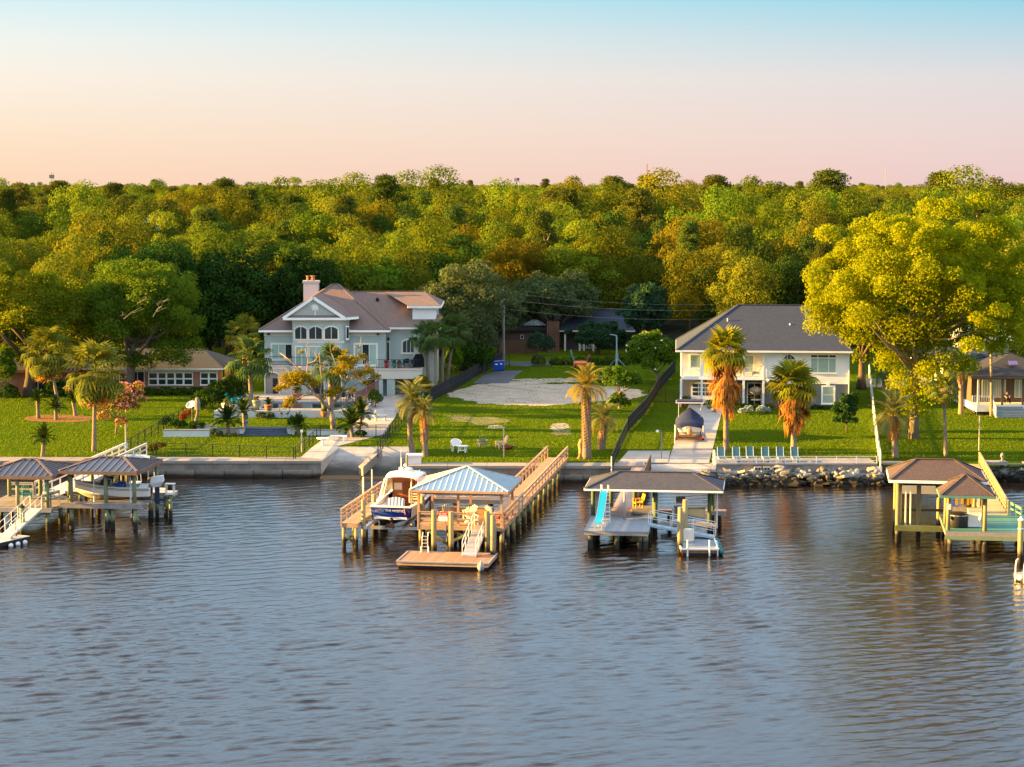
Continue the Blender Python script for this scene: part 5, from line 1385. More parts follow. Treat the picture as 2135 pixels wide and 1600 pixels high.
for u, v, z0, m_ in ((2.55, 5.3, zc, M_greywood), (.1, 6.9, zc, M_oldpost), (4.55, 9.0, -1.5, M_oldpost), (4.75, 7.0, -1.5, M_oldpost), (8.75, 7.3, -1.5, M_oldpost), (8.9, 10.9, -1.5, M_oldpost), (1.15, 11.0, zc, M_oldpost), (2.95, 11.0, zc, M_oldpost)):
    piling(bh_, u, v, zr-.12, .15 if m_ is M_oldpost else .09, z0, m_, "post")
hip_roof(bh_, -.45, 9.75, 5.7, 11.3, zr, 1.9, 7.5, 8.6, 4.32, R_blue, M_white, .14, caps=R_blue)
MB().beam((.12, 6.9, 2.2), (.9, 6.9, 3.2), .09).build("brace", M_greywood, bh_)
sl_ = thing("slide", "bright turquoise swimming slide on the front of the grey platform", "slide", world(dk, (.95, .75, zc)), RC-math.radians(9)); sl_.scale = (.85, 1, .95)
M_turq = mat("turquoise_plastic", (.03, .74, .66), .35, .04, 1, spec=.5)
path = [(0, 2.2, 2.58), (0, 1.9, 2.55), (0, 1.55, 2.05), (0, 1.1, 1.35), (0, .6, .75), (0, .15, .5), (0, -.15, .46)]
bed = MB(); vs = []; fs = []
for i, p in enumerate(path):
    p = V(p); vs += [p+V((-.29, 0, .12)), p+V((-.24, 0, 0)), p+V((.24, 0, 0)), p+V((.29, 0, .12))]
for i in range(len(path)-1):
    for k in range(3): fs.append((i*4+k, i*4+k+1, (i+1)*4+k+1, (i+1)*4+k))
bed.add(vs, fs); so = bed.build("chute", M_turq, sl_); mm = so.modifiers.new("thickness", "SOLIDIFY"); mm.thickness = .04
rm = MB()
for s in (-.31, .31): rm.tube([V(p)+V((s, 0, .13)) for p in path], .03, 5)
rm.build("rim", M_pvc, sl_)
for s in (-.3, .3):
    MB().tube([(s, 2.75, 0), (s, 2.35, 2.4), (s, 2.3, 3.05), (s, 1.95, 3.1), (s, 1.9, 2.6)], .03, 6).build("handrail", M_pvc, sl_); MB().tube([(s, .05, 0), (s, .05, .5)], .03, 6).build("leg", M_pvc, sl_); MB().tube([(s, 1.25, 0), (s, 1.35, 1.6)], .03, 6).build("leg", M_pvc, sl_)
for i in range(7): MB().tube([(-.3, 2.7-.05*i, .3+.32*i), (.3, 2.7-.05*i, .3+.32*i)], .025, 5).build("rung", M_pvc, sl_)
cy_ = thing("armchair", "bright yellow deck chair beside the walkway under the dark roof", "chair", world(dk, (3.3, 9.6, zc+.25)), RC-1.2)
M_yel = mat("yellow_plastic", (.72, .42, .02), .5, .05, 1)
MB().box(-.32, .32, -.3, .3, .32, .40).build("seat", M_yel, cy_); MB().slab([(-.34, .28, .35), (.34, .28, .35), (.34, .5, 1.1), (-.34, .5, 1.1)], (0, .06, 0)).build("backrest", M_yel, cy_)
for s in (-.33, .33):
    MB().box(s-.05, s+.05, -.32, .3, .60, .66).build("arm", M_yel, cy_)
    for v in (-.26, .26): MB().box(s-.04, s+.04, v-.04, v+.04, 0, .6).build("leg", M_yel, cy_)
pf = MB().box(2.87, 4.5, 9.0, 10.5, zc-.2, zc+.24); pf.build("landing", M_greywood, dk)
bx_ = thing("dock_box", "low grey storage chest in the lift bay of the dark boathouse", "chest", world(dk, (7.2, 9.9, zc-.55)), RC)
MB().box(-1.15, 1.15, -.35, .35, 0, .85).build("chest", mat("grey_plastic", (.17, .21, .23), .6, .1, 1), bx_); MB().box(-1.2, 1.2, -.4, .4, .853, .92).build("lid", mat("grey_plastic", (.17, .21, .23)), bx_); MB().box(-1.35, -1.16, -.3, .3, .1, .8).build("end_panel", M_pvc, bx_)
cr = thing("wire_crate", "empty wire crate on the grey chest", "crate", world(dk, (6.5, 9.9, zc+.58)), RC)
k = MB()
for a in (-.32, .32):
    for b in (-.22, .22): k.box(a-.02, a+.02, b-.02, b+.02, 0, .5)
for b in (-.22, .22):
    for z in (.02, .26, .5): k.box(-.3, .3, b-.015, b+.015, z-.015, z+.015)
k.build("frame", mat("rust_wire", (.08, .05, .04), .8, .2, 3), cr); MB().box(-.29, .29, -.19, .19, .05, .42).build("net", mat("net_mesh", (.26, .24, .17), .9, .2, 6), cr)
jl = thing("jetski_lift", "low drive on float rack in the lift bay", "float", world(dk, (7.0, 8.1, .2)), RC)
for i in range(3): MB().box(-1.9+1.3*i, -.7+1.3*i, -.9, .9, .2, .42).build("float_block", mat("grey_float", (.42,.42,.44), .6, .1, 1), jl)
MB().box(-2.2, 2.3, -1.1, -.95, .42, .62).build("front_beam", M_greywood, jl)
for u, v, top, lab in ((4.9, 7.3, 3.0, "left"), (9.3, 7.6, 3.0, "right")):
    t = thing("guide_pole", f"white guide pole at the {lab} side of the dark boathouse bay", "pole", world(dk, (u, v, 0)), 0, "white guide poles of the boathouse bay"); MB().cyl(0, 0, .4, top, .055, .05, 7).build("pole", M_pvc, t)
gA = P(1354, 1093, zc+.06); gB = P(1490, 1119, .62)
gangway("long pale blue aluminium gangway crossing sideways to the small float", "gangway", gA, gB, .95, mat("pale_blue_aluminium", (.40, .52, .62), .4, .08, 2, metal=.3), mr=M_pvc, post_every=1.6)
fA, fB_, fC, fD = P(1420, 1146, .45), P(1497, 1147, .45), P(1508, 1117, .45), P(1436, 1117, .45)
sf = thing("floating_dock", "small blue grey float with white edging and white tie posts", "floating dock", fA, math.radians(-2))
sw_, sd_ = (fB_-fA).length, (fD-fA).length; sf.location.z = 0
deck(sf, 0, sw_, 0, sd_, .46, M_bluegreydeck, mat("rusty_frame", (.26, .11, .05), .85, .3, 2), .16, fas=.22)
MB().box(.1, sw_-.1, .1, sd_-.1, -.25, .2).build("float_drum", M_pad, sf)
e_ = MB(); e_.box(-.06, sw_+.06, -.08, .03, .42, .52); e_.box(-.06, .04, .03, sd_, .42, .52); e_.box(sw_-.04, sw_+.06, .03, sd_, .42, .52); e_.build("edging", M_pvc, sf)
for u in (.45, sw_-.6): MB().cyl(u, -.13, -.1, 1.15, .065, .06, 8).build("tie_post", M_pvc, sf)
MB().tube([(sw_-.02, -.1, -.1), (sw_-.02, -.1, .95), (sw_-.12, -.1, 1.1)], .04, 6).build("hand_hoop", M_pvc, sf)
for i in range(4):
    t = thing("fender", f"dark teal fender number {('one','two','three','four')[i]} from the front on the right side of the small float", "fender", world(sf, (sw_+.25, .35+sd_*.24*i, .25)), RC, "teal fenders along the small float")
    MB().ell((0, 0, 0), (.2, .38, .22), 9, 6).build("bladder", mat("teal_vinyl", (.01, .16, .16), .5, .1, 2), t, True); MB().tube([(-.1, 0, .18), (-.22, 0, .3)], .02, 5).build("rope", M_pvc, t)
bb = thing("dock_box", "tall cream fibreglass box standing on the small float", "box", P(1436, 1130, .47), math.radians(-4))
MB().lathe((0, 0, 0), [(.30, 0), (.33, .1), (.33, .8), (.29, .9), (.05, .95)], 4).build("box", mat("cream_fibreglass", (.72, .62, .52), .5, .06, 1), bb); MB().box(-.25, .25, -.25, .25, -.008, .06).build("base", M_greywood, bb)
bb.children[0].rotation_euler.z = math.radians(45); bb.scale = (1.15, 1.0, 1.05)
for px, pt, pb, lab in ((1418, 1058, 1152, "front mooring piling of the pair by the cream box"), (1428, 1042, 1140, "taller rear mooring piling of the pair by the cream box")):
    a = P(px, pb, 0); t = thing("mooring_piling", lab, "piling", (a.x, a.y, 0), 0, "mooring pilings by the small float"); piling(t, 0, 0, Q(px, pt, a.y).z, .19, m=M_pile, name="pile")

# ================================================================== green dock at the right
RD = math.radians(-8.5); OD = P(1971, 1107, 1.5); OD.z = 0; zg_ = 1.5
gd_ = thing("pier", "dark green painted pier with yellow lit railing at the right", "pier", OD, RD)
deck(gd_, 0, 6.2, 0, 7.6, zg_, M_greenpaint, M_greywood, .17, fas=.3)
MB().box(-.03, 6.23, -.06, -.002, zg_-.62, zg_-.36).build("lower_fascia", M_framewood if False else mat("green_stained_beam", (.20,.27,.16), .85, .2, 2, rnd=.1), gd_)
M_yellowdeck = mat("sunlit_decking", (.40, .33, .17), .85, .18, 2, rnd=.1)  # yellow sunlight painted into the walkway and rail colour
deck(gd_, 3.2, 4.95, 7.65, 36.0, zg_, M_yellowdeck, M_greywood, .55, name="walkway_deck")
for u, v in ((.35, .2), (2.75, .2), (5.7, .25), (.35, 3.6), (2.75, 3.6), (5.7, 3.6), (.35, 7.2), (3.3, 7.3), (5.7, 7.2)): piling(gd_, u, v, zg_-.33, .18, m=M_pile)
for v in np.arange(10.5, 35, 3.2):
    for u in (3.35, 4.8): piling(gd_, u, float(v), zg_-.33, .15, m=M_pilegreen)
rail_run(gd_, (5.0, 8.0, zg_), (5.0, 36.3, zg_), M_yellowdeck, M_yellowdeck, 1.0, 1.9, (.3, .62), .16, .3)
M_greenpost = mat("green_rail", (.10, .24, .20), .75, .15, 2)
rail_run(gd_, (5.2, 7.9, zg_), (5.75, 5.2, zg_), M_greenpost, M_greenpost, .95, 1.3, (.5,), .1, .3); rail_run(gd_, (5.8, 5.9, zg_), (6.2, 5.9, zg_), M_greenpost, M_greenpost, .95, 1.3, (.5,), .1, .3)
sh = thing("gazebo", "small square shelter with brown shingled pyramid roof on the green dock", "gazebo", OD, RD)
R_choc = shingles("chocolate_shingle", (.10, .07, .068), (.14, .098, .09), .3, .15)
for u, v in ((.2, .25), (2.75, .25), (.2, 3.2), (2.75, 3.2)): piling(sh, u, v, 4.0, .14, zg_, M_pile, "post")
hip_roof(sh, -.45, 3.35, -.55, 4.0, 4.05, 1.4, 1.5, 1.7, 5.25, R_choc, M_greenpost, .18, caps=R_choc)
for i, (u, c) in enumerate(((.95, M_yel), (1.35, M_yel), (1.75, M_red), (2.0, M_yel))):
    MB().box(u-.09, u+.09, 3.0, 3.05, 2.9+.1*(i % 2), 3.85).build("hanging_fender", mat("orange_pvc", (.62, .34, .05), .5, .08, 1), sh)
MB().box(.3, 2.7, 3.12, 3.18, 2.35, 2.75).build("back_rail", M_greywood, sh)
ic = thing("ice_chest", "tall white freezer cabinet under the small shelter", "freezer", world(gd_, (2.15, 1.9, zg_)), RD)
MB().box(-.48, .48, -.35, .35, .06, 1.16).build("cabinet", M_pvc, ic); MB().box(-.5, .5, -.37, .37, 1.164, 1.32).build("lid", mat("pale_green_lid", (.50,.58,.50), .6, .06, 1), ic); MB().box(-.4, .4, -.25, .25, 0, .06).build("base", M_black, ic)
tb = thing("tub", "black round bait tub left of the white freezer", "tub", world(gd_, (.98, 1.9, zg_)), RD)
MB().lathe((0, 0, 0), [(.72, 0), (.78, .1), (.8, .95), (.76, 1.0), (.1, 1.0)], 16).build("tub", M_black, tb, True); MB().lathe((0, 0, .86), [(.80, 0), (.815, .02), (.80, .05)], 16).build("band", M_alum, tb)
for i, (px, py, lab) in enumerate(((1978, 1079, "left"), (2043, 1081, "right"))):
    p = P(px, py, zg_+.75); t = thing("life_ring", f"small white float hung on the {lab} front post of the shelter", "float", (p.x, p.y-.05, p.z), 0, "white floats on the shelter posts"); MB().ell((0, -.1, 0), (.13, .1, .16), 8, 6).build("float", M_pvc, t, True); MB().tube([(0, -.05, .14), (0, .02, .4)], .015, 4).build("rope", M_pvc, t)
nb = thing("notice", "small white notice on the front left post of the shelter", "sign", world(gd_, (.2, .08, 3.0)), RD); MB().box(-.17, .17, -.03, -.005, 0, .42).build("board", M_pvc, nb)
bg_ = thing("boathouse", "open boat shed with brown shingled hip roof behind the small shelter", "boathouse", OD, RD)
for u, v in ((-3.2, 3.6), (-3.0, 5.8), (-3.2, 8.2), (-1.6, 6.0), (.0, 8.3), (2.6, 8.3)): piling(bg_, u, v, 4.5, .17, m=M_pile, name="post")
hip_roof(bg_, -3.85, 3.05, 2.9, 8.9, 4.58, -1.9, .95, 5.9, 5.72, R_choc, M_white, .2, caps=R_choc)
MB().box(-3.4, .1, 3.3, 3.6, .85, 1.25).build("lift_beam", mat("mossy_beam", (.13, .15, .06), .9, .3, 2), bg_); MB().box(-3.0, 2.0, 8.0, 8.2, 2.9, 3.5).build("lift_motor_beam", M_alum, bg_); MB().box(-3.3, 2.6, 7.0, 7.15, 1.75, 1.95).build("cradle_beam", M_black, bg_)
for u in (-2.55, -2.2): MB().cyl(u, 5.6, .9 if u < -2.4 else .7, 3.4, .06, .06, 7).build("guide_pole", M_pvc, bg_)
# float at the right edge
pf_ = P(2128, 1198, .45)
rf2 = thing("floating_dock", "corner of a pink grey float with white rails cut off by the right edge", "floating dock", (pf_.x, pf_.y, 0), math.radians(32))
deck(rf2, 0, 3.2, -4.2, .6, .46, M_greywood, M_newwood, .16)
MB().box(.1, 3.1, -4.1, .5, -.25, .2).build("float_drum", M_pad, rf2)
for i in range(4):
    v = .35-.75*i; MB().tube([(-.1, v, -.1), (-.1, v, 1.0), (-.02, v, 1.35), (.1, v, 1.42)], .05, 6).build("hand_hoop", M_pvc, rf2)
for i in range(3): MB().ell((-.2, -.1-.8*i, .28), (.14, .28, .2), 8, 6).build("bumper", M_pvc, rf2, True)
a = P(2127, 1165, .3); t = thing("mooring_piling", "tall yellow lit piling with white pointed cap at the right edge", "piling", (a.x, a.y, 0)); piling(t, 0, 0, Q(2127, 1085, a.y).z, .19, m=M_pile, name="pile", cap=M_pvc)
MB().lathe((0, 0, 2.35), [(.2, 0), (.215, .02), (.2, .08)], 10).build("band", M_pvc, t)

# ================================================================== docks at the left
RA = math.radians(-6.0); OA = V((-33.5, 154.2, 0)); za = 2.0
ad = thing("pier", "grey weathered pier with lift beams and white railed walkway at the left", "pier", OA, RA)
deck(ad, -.6, 5.5, -.15, .55, za, M_greywood, M_greywood, .18, axis='y', fas=.34, name="lift_walk")
deck(ad, -6.5, -.9, -1.4, 4.8, za-.25, M_greywood, M_greywood, .18)
deck(ad, -4.3, -2.4, 4.85, 29.5, za-.25, mat("pale_decking", (.52,.49,.47), .85, .15, 2, rnd=.1), M_greywood, .2, joined=True, name="walkway_deck")
deck(ad, -2.35, 6.4, 6.3, 7.5, za-.1, mat("pale_decking", (.52,.49,.47)), M_greywood, .2, axis='y', name="rear_walk")
for u, v in ((.15, .2), (2.9, .2), (3.3, .35), (5.1, .2), (.15, 6.9), (3.0, 6.9), (5.6, 6.9)): piling(ad, u, v, za-.4, .17, m=M_pilegreen)
for u, v in ((-6.0, -1.0), (-1.3, -1.0), (-3.4, -1.0), (-6, 2.0), (-1.3, 2), (-6.0, 4.3), (-1.3, 4.3)): piling(ad, u, v, za-.6, .17, m=M_pilegreen)
for v in np.arange(7.5, 29, 3.2):
    for u in (-4.15, -2.55): piling(ad, u, float(v), za-.6, .14, m=M_pilegreen)
xbrace(ad, (-1.3, -1.15, 1.45), (-2.6, -1.15, .9), M_pilegreen); xbrace(ad, (2.9, .1, 1.5), (3.35, .1, .4), M_pilegreen); xbrace(ad, (5.05, .1, 1.5), (5.5, .1, .4), M_pilegreen)
M_palerail = mat("pale_rail", (.56, .53, .50), .8, .12, 2, rnd=.08)
rail_run(ad, (-2.38, 9.0, za-.25), (-2.38, 29.4, za-.25), M_palerail, M_palerail, 1.05, 2.0, (.5,), .16, .2); rail_run(ad, (-4.32, 5.0, za-.25), (-4.32, 29.4, za-.25), M_palerail, M_palerail, 1.05, 2.0, (.5,), .16, .2)
rail_run(ad, (-1.6, -1.35, za-.25), (-.75, .1, za-.1), M_greywood, M_greywood, 1.0, .9, (.5,), .1, .3); rail_run(ad, (-6.4, 4.75, za-.25), (-4.4, 4.75, za-.25), M_palerail, M_palerail, 1.0, 1.5, (.5,), .1, .3)
M_bronze = mat("bronze_metal_roof", (.085, .095, .12), .4, .1, 1.5, metal=.3, rnd=.05); M_bronzecap = mat("copper_trim", (.17, .115, .10), .5, .12, 2, metal=.2)
ga_ = thing("gazebo", "open shelter with grey standing seam hip roof at the far left", "gazebo", OA, RA)
for u, v in ((-6.1, -1.0), (-3.6, -1.0), (-1.3, -1.0), (-6.1, 4.2), (-3.2, 3.0), (-1.3, 4.2)): piling(ga_, u, v, 4.12, .14, za-.25, M_pilegreen, "post")
metal_hip(ga_, -6.6, -.65, -1.6, 4.7, 4.22, -4.0, -2.9, 1.5, 5.05, M_bronze, M_bronzecap, M_bronzecap, .55, mat("brown_beam", (.17, .11, .08), .85, .2, 2), .26)
bo = thing("boathouse", "open boathouse with grey standing seam hip roof over the yellow lit boat", "boathouse", OA, RA)
for u, v, z0 in ((.15, .2, za), (2.85, .2, za), (5.05, .2, za), (.0, 5.8, -1.5), (2.8, 6.0, za), (5.2, 5.8, -1.5)): piling(bo, u, v, 4.42, .15, z0, M_pilegreen, "post")
metal_hip(bo, -.45, 5.55, -.7, 6.2, 4.52, 1.6, 3.5, 2.8, 5.12, M_bronze, M_bronzecap, M_bronzecap, .55, mat("brown_beam", (.17, .11, .08)), .26)
# yellow lit bowrider on the lift: bow to the left
yb_o = world(ad, (5.45, 3.3, 1.85)); yb_ = thing("motorboat", "white open motorboat with windscreen and covered outboard raised under the left boathouse", "boat", yb_o, RA+math.radians(99))
st = hull(5.75, 2.35, 1.0, .35, .45, 16, 2.0, .92, .84); tp, bt = hull_mesh(st); tp.build("hull", M_gel, yb_, True); bt.build("bottom", M_gel, yb_, True)
b_ = MB(); b2 = MB(); b3 = MB()
for (y, bw, zg, ch, zc_, zk), (y2, bw2, zg2, ch2, zc2, zk2) in zip(st, st[1:]):
    for s in (-1, 1):
        b_.beam((s*(bw-.06), y, zg+.02), (s*max(.01, bw2-.06), y2, zg2+.02), .22, .06); b2.beam((s*(bw+.003), y, zg-.10), (s*(bw2+.003), y2, zg2-.10), .02, .03)
        f1, f2 = .72, .72
        b3.beam((s*(ch+(bw-ch)*.8+.01), y, zc_+(zg-zc_)*f1), (s*(ch2+(bw2-ch2)*.8+.01), y2, zc2+(zg2-zc2)*f2), .015, .022)
b_.build("gunwale", M_gel, yb_); b2.build("rub_rail", M_black, yb_); b3.build("stripe", M_black, yb_)
fd = [s for s in st if s[0] > 3.9]; b_ = MB()
for s1, s2 in zip(fd, fd[1:]): b_.poly([(-s1[1], s1[0], s1[2]+.0), (s1[1], s1[0], s1[2]+.0), (s2[1], s2[0], s2[2]+.0), (-s2[1], s2[0], s2[2]+.0)])
b_.build("foredeck", mat("tan_deck", (.42,.30,.2), .8, .2, 2), yb_)
MB().box(-.95, .95, .15, 3.8, .5, .56).build("cockpit_sole", M_gel, yb_)
ws = MB()
for q4 in ([(-.95, 3.1, 1.15), (-.6, 3.9, 1.2), (-.5, 3.55, 1.75), (-.85, 2.9, 1.65)], [(-.6, 3.9, 1.2), (.6, 3.9, 1.2), (.5, 3.55, 1.75), (-.5, 3.55, 1.75)], [(.6, 3.9, 1.2), (.95, 3.1, 1.15), (.85, 2.9, 1.65), (.5, 3.55, 1.75)]): ws.slab(q4, (0, -.03, 0))
wo = ws.build("windscreen", glass("tinted_screen", (.10, .085, .05), .1), yb_)
MB().tube([(-.95, 2.9, 1.18), (-.85, 2.9, 1.68), (-.5, 3.55, 1.78), (.5, 3.55, 1.78), (.85, 2.9, 1.68), (.95, 2.9, 1.18)], .025, 5).build("screen_frame", M_gel, wo)
for a in ((-.9, -.3), (.3, .9)): MB().box(a[0], a[1], 2.0, 2.6, .57, 1.3).build("seat", mat("blue_vinyl", (.03, .07, .26), .6, .1, 2), yb_)
MB().box(-.9, .9, .25, .9, .57, 1.02).build("rear_seat", M_gel, yb_)
om = MB(); q8 = [(-.2, -.2, .95), (.2, -.2, .95), (.2, -.75, 1.0), (-.2, -.75, 1.0), (-.36, .02, 1.25), (.36, .02, 1.25), (.36, -1.0, 1.4), (-.36, -1.0, 1.4), (-.3, -.05, 1.72), (.3, -.05, 1.72), (.3, -.95, 1.85), (-.3, -.95, 1.85)]
om.add(q8, [(0,1,5,4),(1,2,6,5),(2,3,7,6),(3,0,4,7),(4,5,9,8),(5,6,10,9),(6,7,11,10),(7,4,8,11),(8,9,10,11),(3,2,1,0)]); om.build("cowling_cover", mat("white_canvas", (.70,.70,.72), .8, .06, 2), yb_)
o2 = MB(); o2.box(-.14, .14, -.65, -.3, .1, .95); o2.boxc((0, -.62, -.05), (.14, .75, .22)); o2.boxc((0, -.5, -.2), (.05, .3, .35)); o2.build("outboard_leg", mat("navy_paint", (.015, .03, .07), .4, .1, 2), yb_)
MB().box(-.3, .3, -.1, 0, .45, .95).build("engine_bracket", M_black, yb_)
MB().tube([(0, 5.3, 1.5), (0, 5.9, 1.56)], .03, 5).build("bow_rail", M_gel, yb_)
# second skiff and rack seen behind it
sk_o = world(ad, (4.9, 9.2, .9)); sk_ = thing("motorboat", "small centre console skiff behind the yellow lit boat", "boat", sk_o, RA+math.radians(86))
st = hull(5.2, 1.9, .8, .3, .3, 12, 2.0, .92, .86); tp, bt = hull_mesh(st); tp.build("hull", M_gel, sk_, True); bt.build("bottom", M_gel, sk_, True)
MB().box(-.35, .35, 2.1, 2.9, .5, 1.4).build("console", M_gel, sk_); MB().box(-.45, .45, 1.3, 1.8, .5, 1.15).build("seat", M_gel, sk_); MB().tube([(-.4, 2.1, 1.3), (-.4, 2.2, 2.4), (.4, 2.2, 2.4), (.4, 2.1, 1.3)], .03, 5).build("hoop", M_alum, sk_)
MB().box(-.95, .95, .1, 5.0, .42, .47).build("sole", mat("brown_sole", (.24,.16,.12), .8, .2, 2), sk_); mo = MB(); mo.ell((0, -.3, 1.0), (.22, .3, .35), 8, 6); mo.box(-.08, .08, -.4, -.2, .1, .8); mo.build("outboard", M_black, sk_)
bs = thing("fish_table", "white fish cleaning table on the post right of the covered outboard", "table", world(ad, (6.35, 5.2, 1.95)), RA); bs.scale = (.85,)*3
MB().box(-.35, .55, -.3, .3, .95, 1.02).build("top", M_pvc, bs); MB().box(-.3, .5, -.25, .25, 0, .06).build("shelf", M_pvc, bs)
for a in (-.28, .45):
    for b in (-.22, .22): MB().box(a-.04, a+.04, b-.04, b+.04, .06, .95).build("leg", M_pvc, bs)
piling(ad, 6.45, 5.2, 1.94, .14, m=M_pilegreen)
for u, v, top in ((1.75, .75, 4.0), (4.6, .75, 3.95)):
    t = thing("guide_pole", f"white guide pole {'near the bow' if u < 2 else 'near the stern'} of the yellow lit boat", "pole", world(ad, (u, v, 0)), 0, "white guide poles of the left lift"); MB().cyl(0, 0, .8, top, .055, .05, 7).build("pole", M_pvc, t)
lfa = thing("boat_lift", "boat lift bunks under the yellow lit boat", "boat lift", OA, RA)
for v in (2.3, 3.5): MB().box(.8, 5.8, v-.08, v+.08, 1.72, 1.86).build("bunk", M_greywood, lfa)
for u in (1.4, 4.9): MB().box(u-.1, u+.1, .8, 5.6, 1.5, 1.71).build("cradle_beam", M_alum, lfa)
for u, v in ((1.5, 5.4), (4.8, 5.4)): piling(lfa, u, v, 3.2, .2, m=M_pile)
gangway("white railed gangway running down to the far left float", "gangway", P(75, 1061, za-.15), P(9, 1121, .6), .95, M_palerail, mr=M_pvc, post_every=1.1)
fa = P(62, 1118, .45); lf2 = thing("floating_dock", "pink grey float with white fenders at the far left edge", "floating dock", (fa.x, fa.y, 0), math.radians(-28))
deck(lf2, -4.6, 0, -3.3, 0, .46, M_palerail, M_black, .17, fas=.28); MB().box(-4.5, -.1, -3.2, -.1, -.25, .12).build("float_drum", M_pad, lf2)
for i in range(3): MB().ell((.16, -.7-.75*i, .1), (.14, .24, .18), 8, 6).build("bumper", M_pvc, lf2, True)
for u, v, top in ((-1.9, -1.9, 1.25), (-.75, -.6, 1.55)): piling(lf2, u, v, top, .07, .3, mat("red_post", (.20,.10,.085), .8, .2, 2), "post")
a = P(47, 1116, .3); t = thing("mooring_piling", "green piling with dark cap beside the far left gangway", "piling", (a.x, a.y, 0)); piling(t, 0, 0, Q(47, 1058, a.y).z, .2, m=M_pilegreen, name="pile", cap=M_black)
cv = P(287, 957, 1.9); cvr = thing("boat_cover", "low pale blue metal roof by the seawall behind the left boathouse", "shelter", (cv.x, cv.y-1.0, 0), RA)
pb_ = mat("pale_blue_metal", (.36,.48,.54))
for s, nm in ((-1, "roof_panel"), (1, "roof_panel")): MB().slab([(-1.9, -1.2, 2.0), (1.6, -1.2, 2.0), (1.3, 0, 2.35), (-1.3, 0, 2.35)] if s < 0 else [(-1.3, .003, 2.35), (1.3, .003, 2.35), (1.6, 1.2, 2.05), (-1.9, 1.2, 2.05)], (0, 0, -.08)).build(nm, pb_, cvr)
for a in (-1.6, 1.4):
    for b in (-1.0, 1.0): MB().cyl(a, b, -.5, 1.98, .07, .07, 6).build("post", M_greywood, cvr)
for px, py, lab in ((55, 1040, "turquoise chair under the far left shelter, left one"), (102, 1037, "turquoise chair under the far left shelter, right one")):
    p = P(px, py, za-.24); adirondack("deck_chair", lab, M_turq if False else mat("teal_plastic", (.06,.32,.34), .5, .06, 1), (p.x, p.y, p.z), .4, "turquoise chairs on the left dock", 1.0)
# ------------------------------------------------------------------ trees of the yards
def hero(name, label, base, box, lm, bm, n, nb, size, r=.4, seed=1, low=-.55, depth=.85, Y=None, group=None, limbs=7, extra=(), fl=.8, wob=.2, br=(.2, .34), jit=.5, lean=.4, trunk_top=.62, flowers=None, cat="tree"):
    b = G(*base) if Y is None else V((Q(base[0], 700, Y).x, Y, gh(Y)))
    Y = b.y
    p0, p1 = Q(box[0], box[3], Y), Q(box[2], box[1], Y)
    cx, R, cz, rz = (p0.x+p1.x)/2-b.x, (p1.x-p0.x)/2, (p0.z+p1.z)/2-b.z, (p1.z-p0.z)/2
    rng = np.random.default_rng(seed)
    bl = [(x*1.0+cx, y*depth, z, rx, ry, rz2) for x, y, z, rx, ry, rz2 in clumps(rng, nb, R*.93, rz*.87, cz-rz*.04, min(R, rz)*br[0], min(R, rz)*br[1], low=low, flat=fl, wob=wob)]
    for e in extra:                       # (px, py, radius px): single boughs
        q_ = Q(e[0], e[1], Y)-b; rr = e[2]*Y/4300; bl.append((q_.x, rng.uniform(-.3, .3)*R*.5, q_.z, rr, rr, rr*.8))
    t = thing(name, label, cat, b, 0, group)
    tm = MB(); top = V((cx*.6, 0, cz*trunk_top*1.0))
    tm.tube([(0,0,-.3), top*.35+V((lean*.2,0,0)), top*.7, top], [r*1.7, r*1.05, r*.85, r*.6], 9)
    for i in range(limbs):
        k = bl[(i*5) % (len(bl)-1)]; e = V(k[:3]); s0 = top*rng.uniform(.5, .98); mid = s0.lerp(e, .5)+V((0, 0, -.06*(e-s0).length))
        tm.tube([s0, mid, e], [r*.5, r*.33, r*.1], 6)
    tm.build("trunk", bm, t, True)
    link("crown", leaves_mesh("crown", bl, n, size, rng, jitter=jit, shell=(.5, 1.2), hole=.45), lm, t)
    if flowers:
        link("blossoms", leaves_mesh("blossoms", bl, flowers[1], flowers[2], rng, jitter=.9, shell=(1.0, 1.14), hole=.95), flowers[0], t)
    return t
L_syc = leafmat("sycamore_leaf", (.15, .195, .006), (.29, .32, .012), trans=.5, rnd=.0, hue=.0)
L_oakl = leafmat("live_oak_leaf", (.085, .120, .010), (.17, .20, .014), trans=.48, rnd=0, hue=0)
L_oakr = leafmat("shade_oak_leaf", (.055, .11, .014), (.12, .18, .016), trans=.45, rnd=0, hue=0)
L_mag = leafmat("magnolia_leaf", (.012, .036, .008), (.032, .066, .012), trans=.1, rnd=.1, hue=.01)
L_willow = leafmat("silvery_leaf", (.060, .088, .038), (.11, .145, .062), trans=.28, rnd=.1, hue=.01)
L_fern = leafmat("blue_green_leaf", (.022, .060, .034), (.05, .105, .05), trans=.25, rnd=.1, hue=.01)
L_myrt = leafmat("myrtle_leaf", (.045, .095, .010), (.10, .16, .014), trans=.3, rnd=.05, hue=.01)
M_blossomw = mat("white_blossom", (.75, .72, .60), .8, .1, 3); M_blossomp = mat("pink_blossom", (.72, .20, .20), .8, .35, 3, rnd=0)
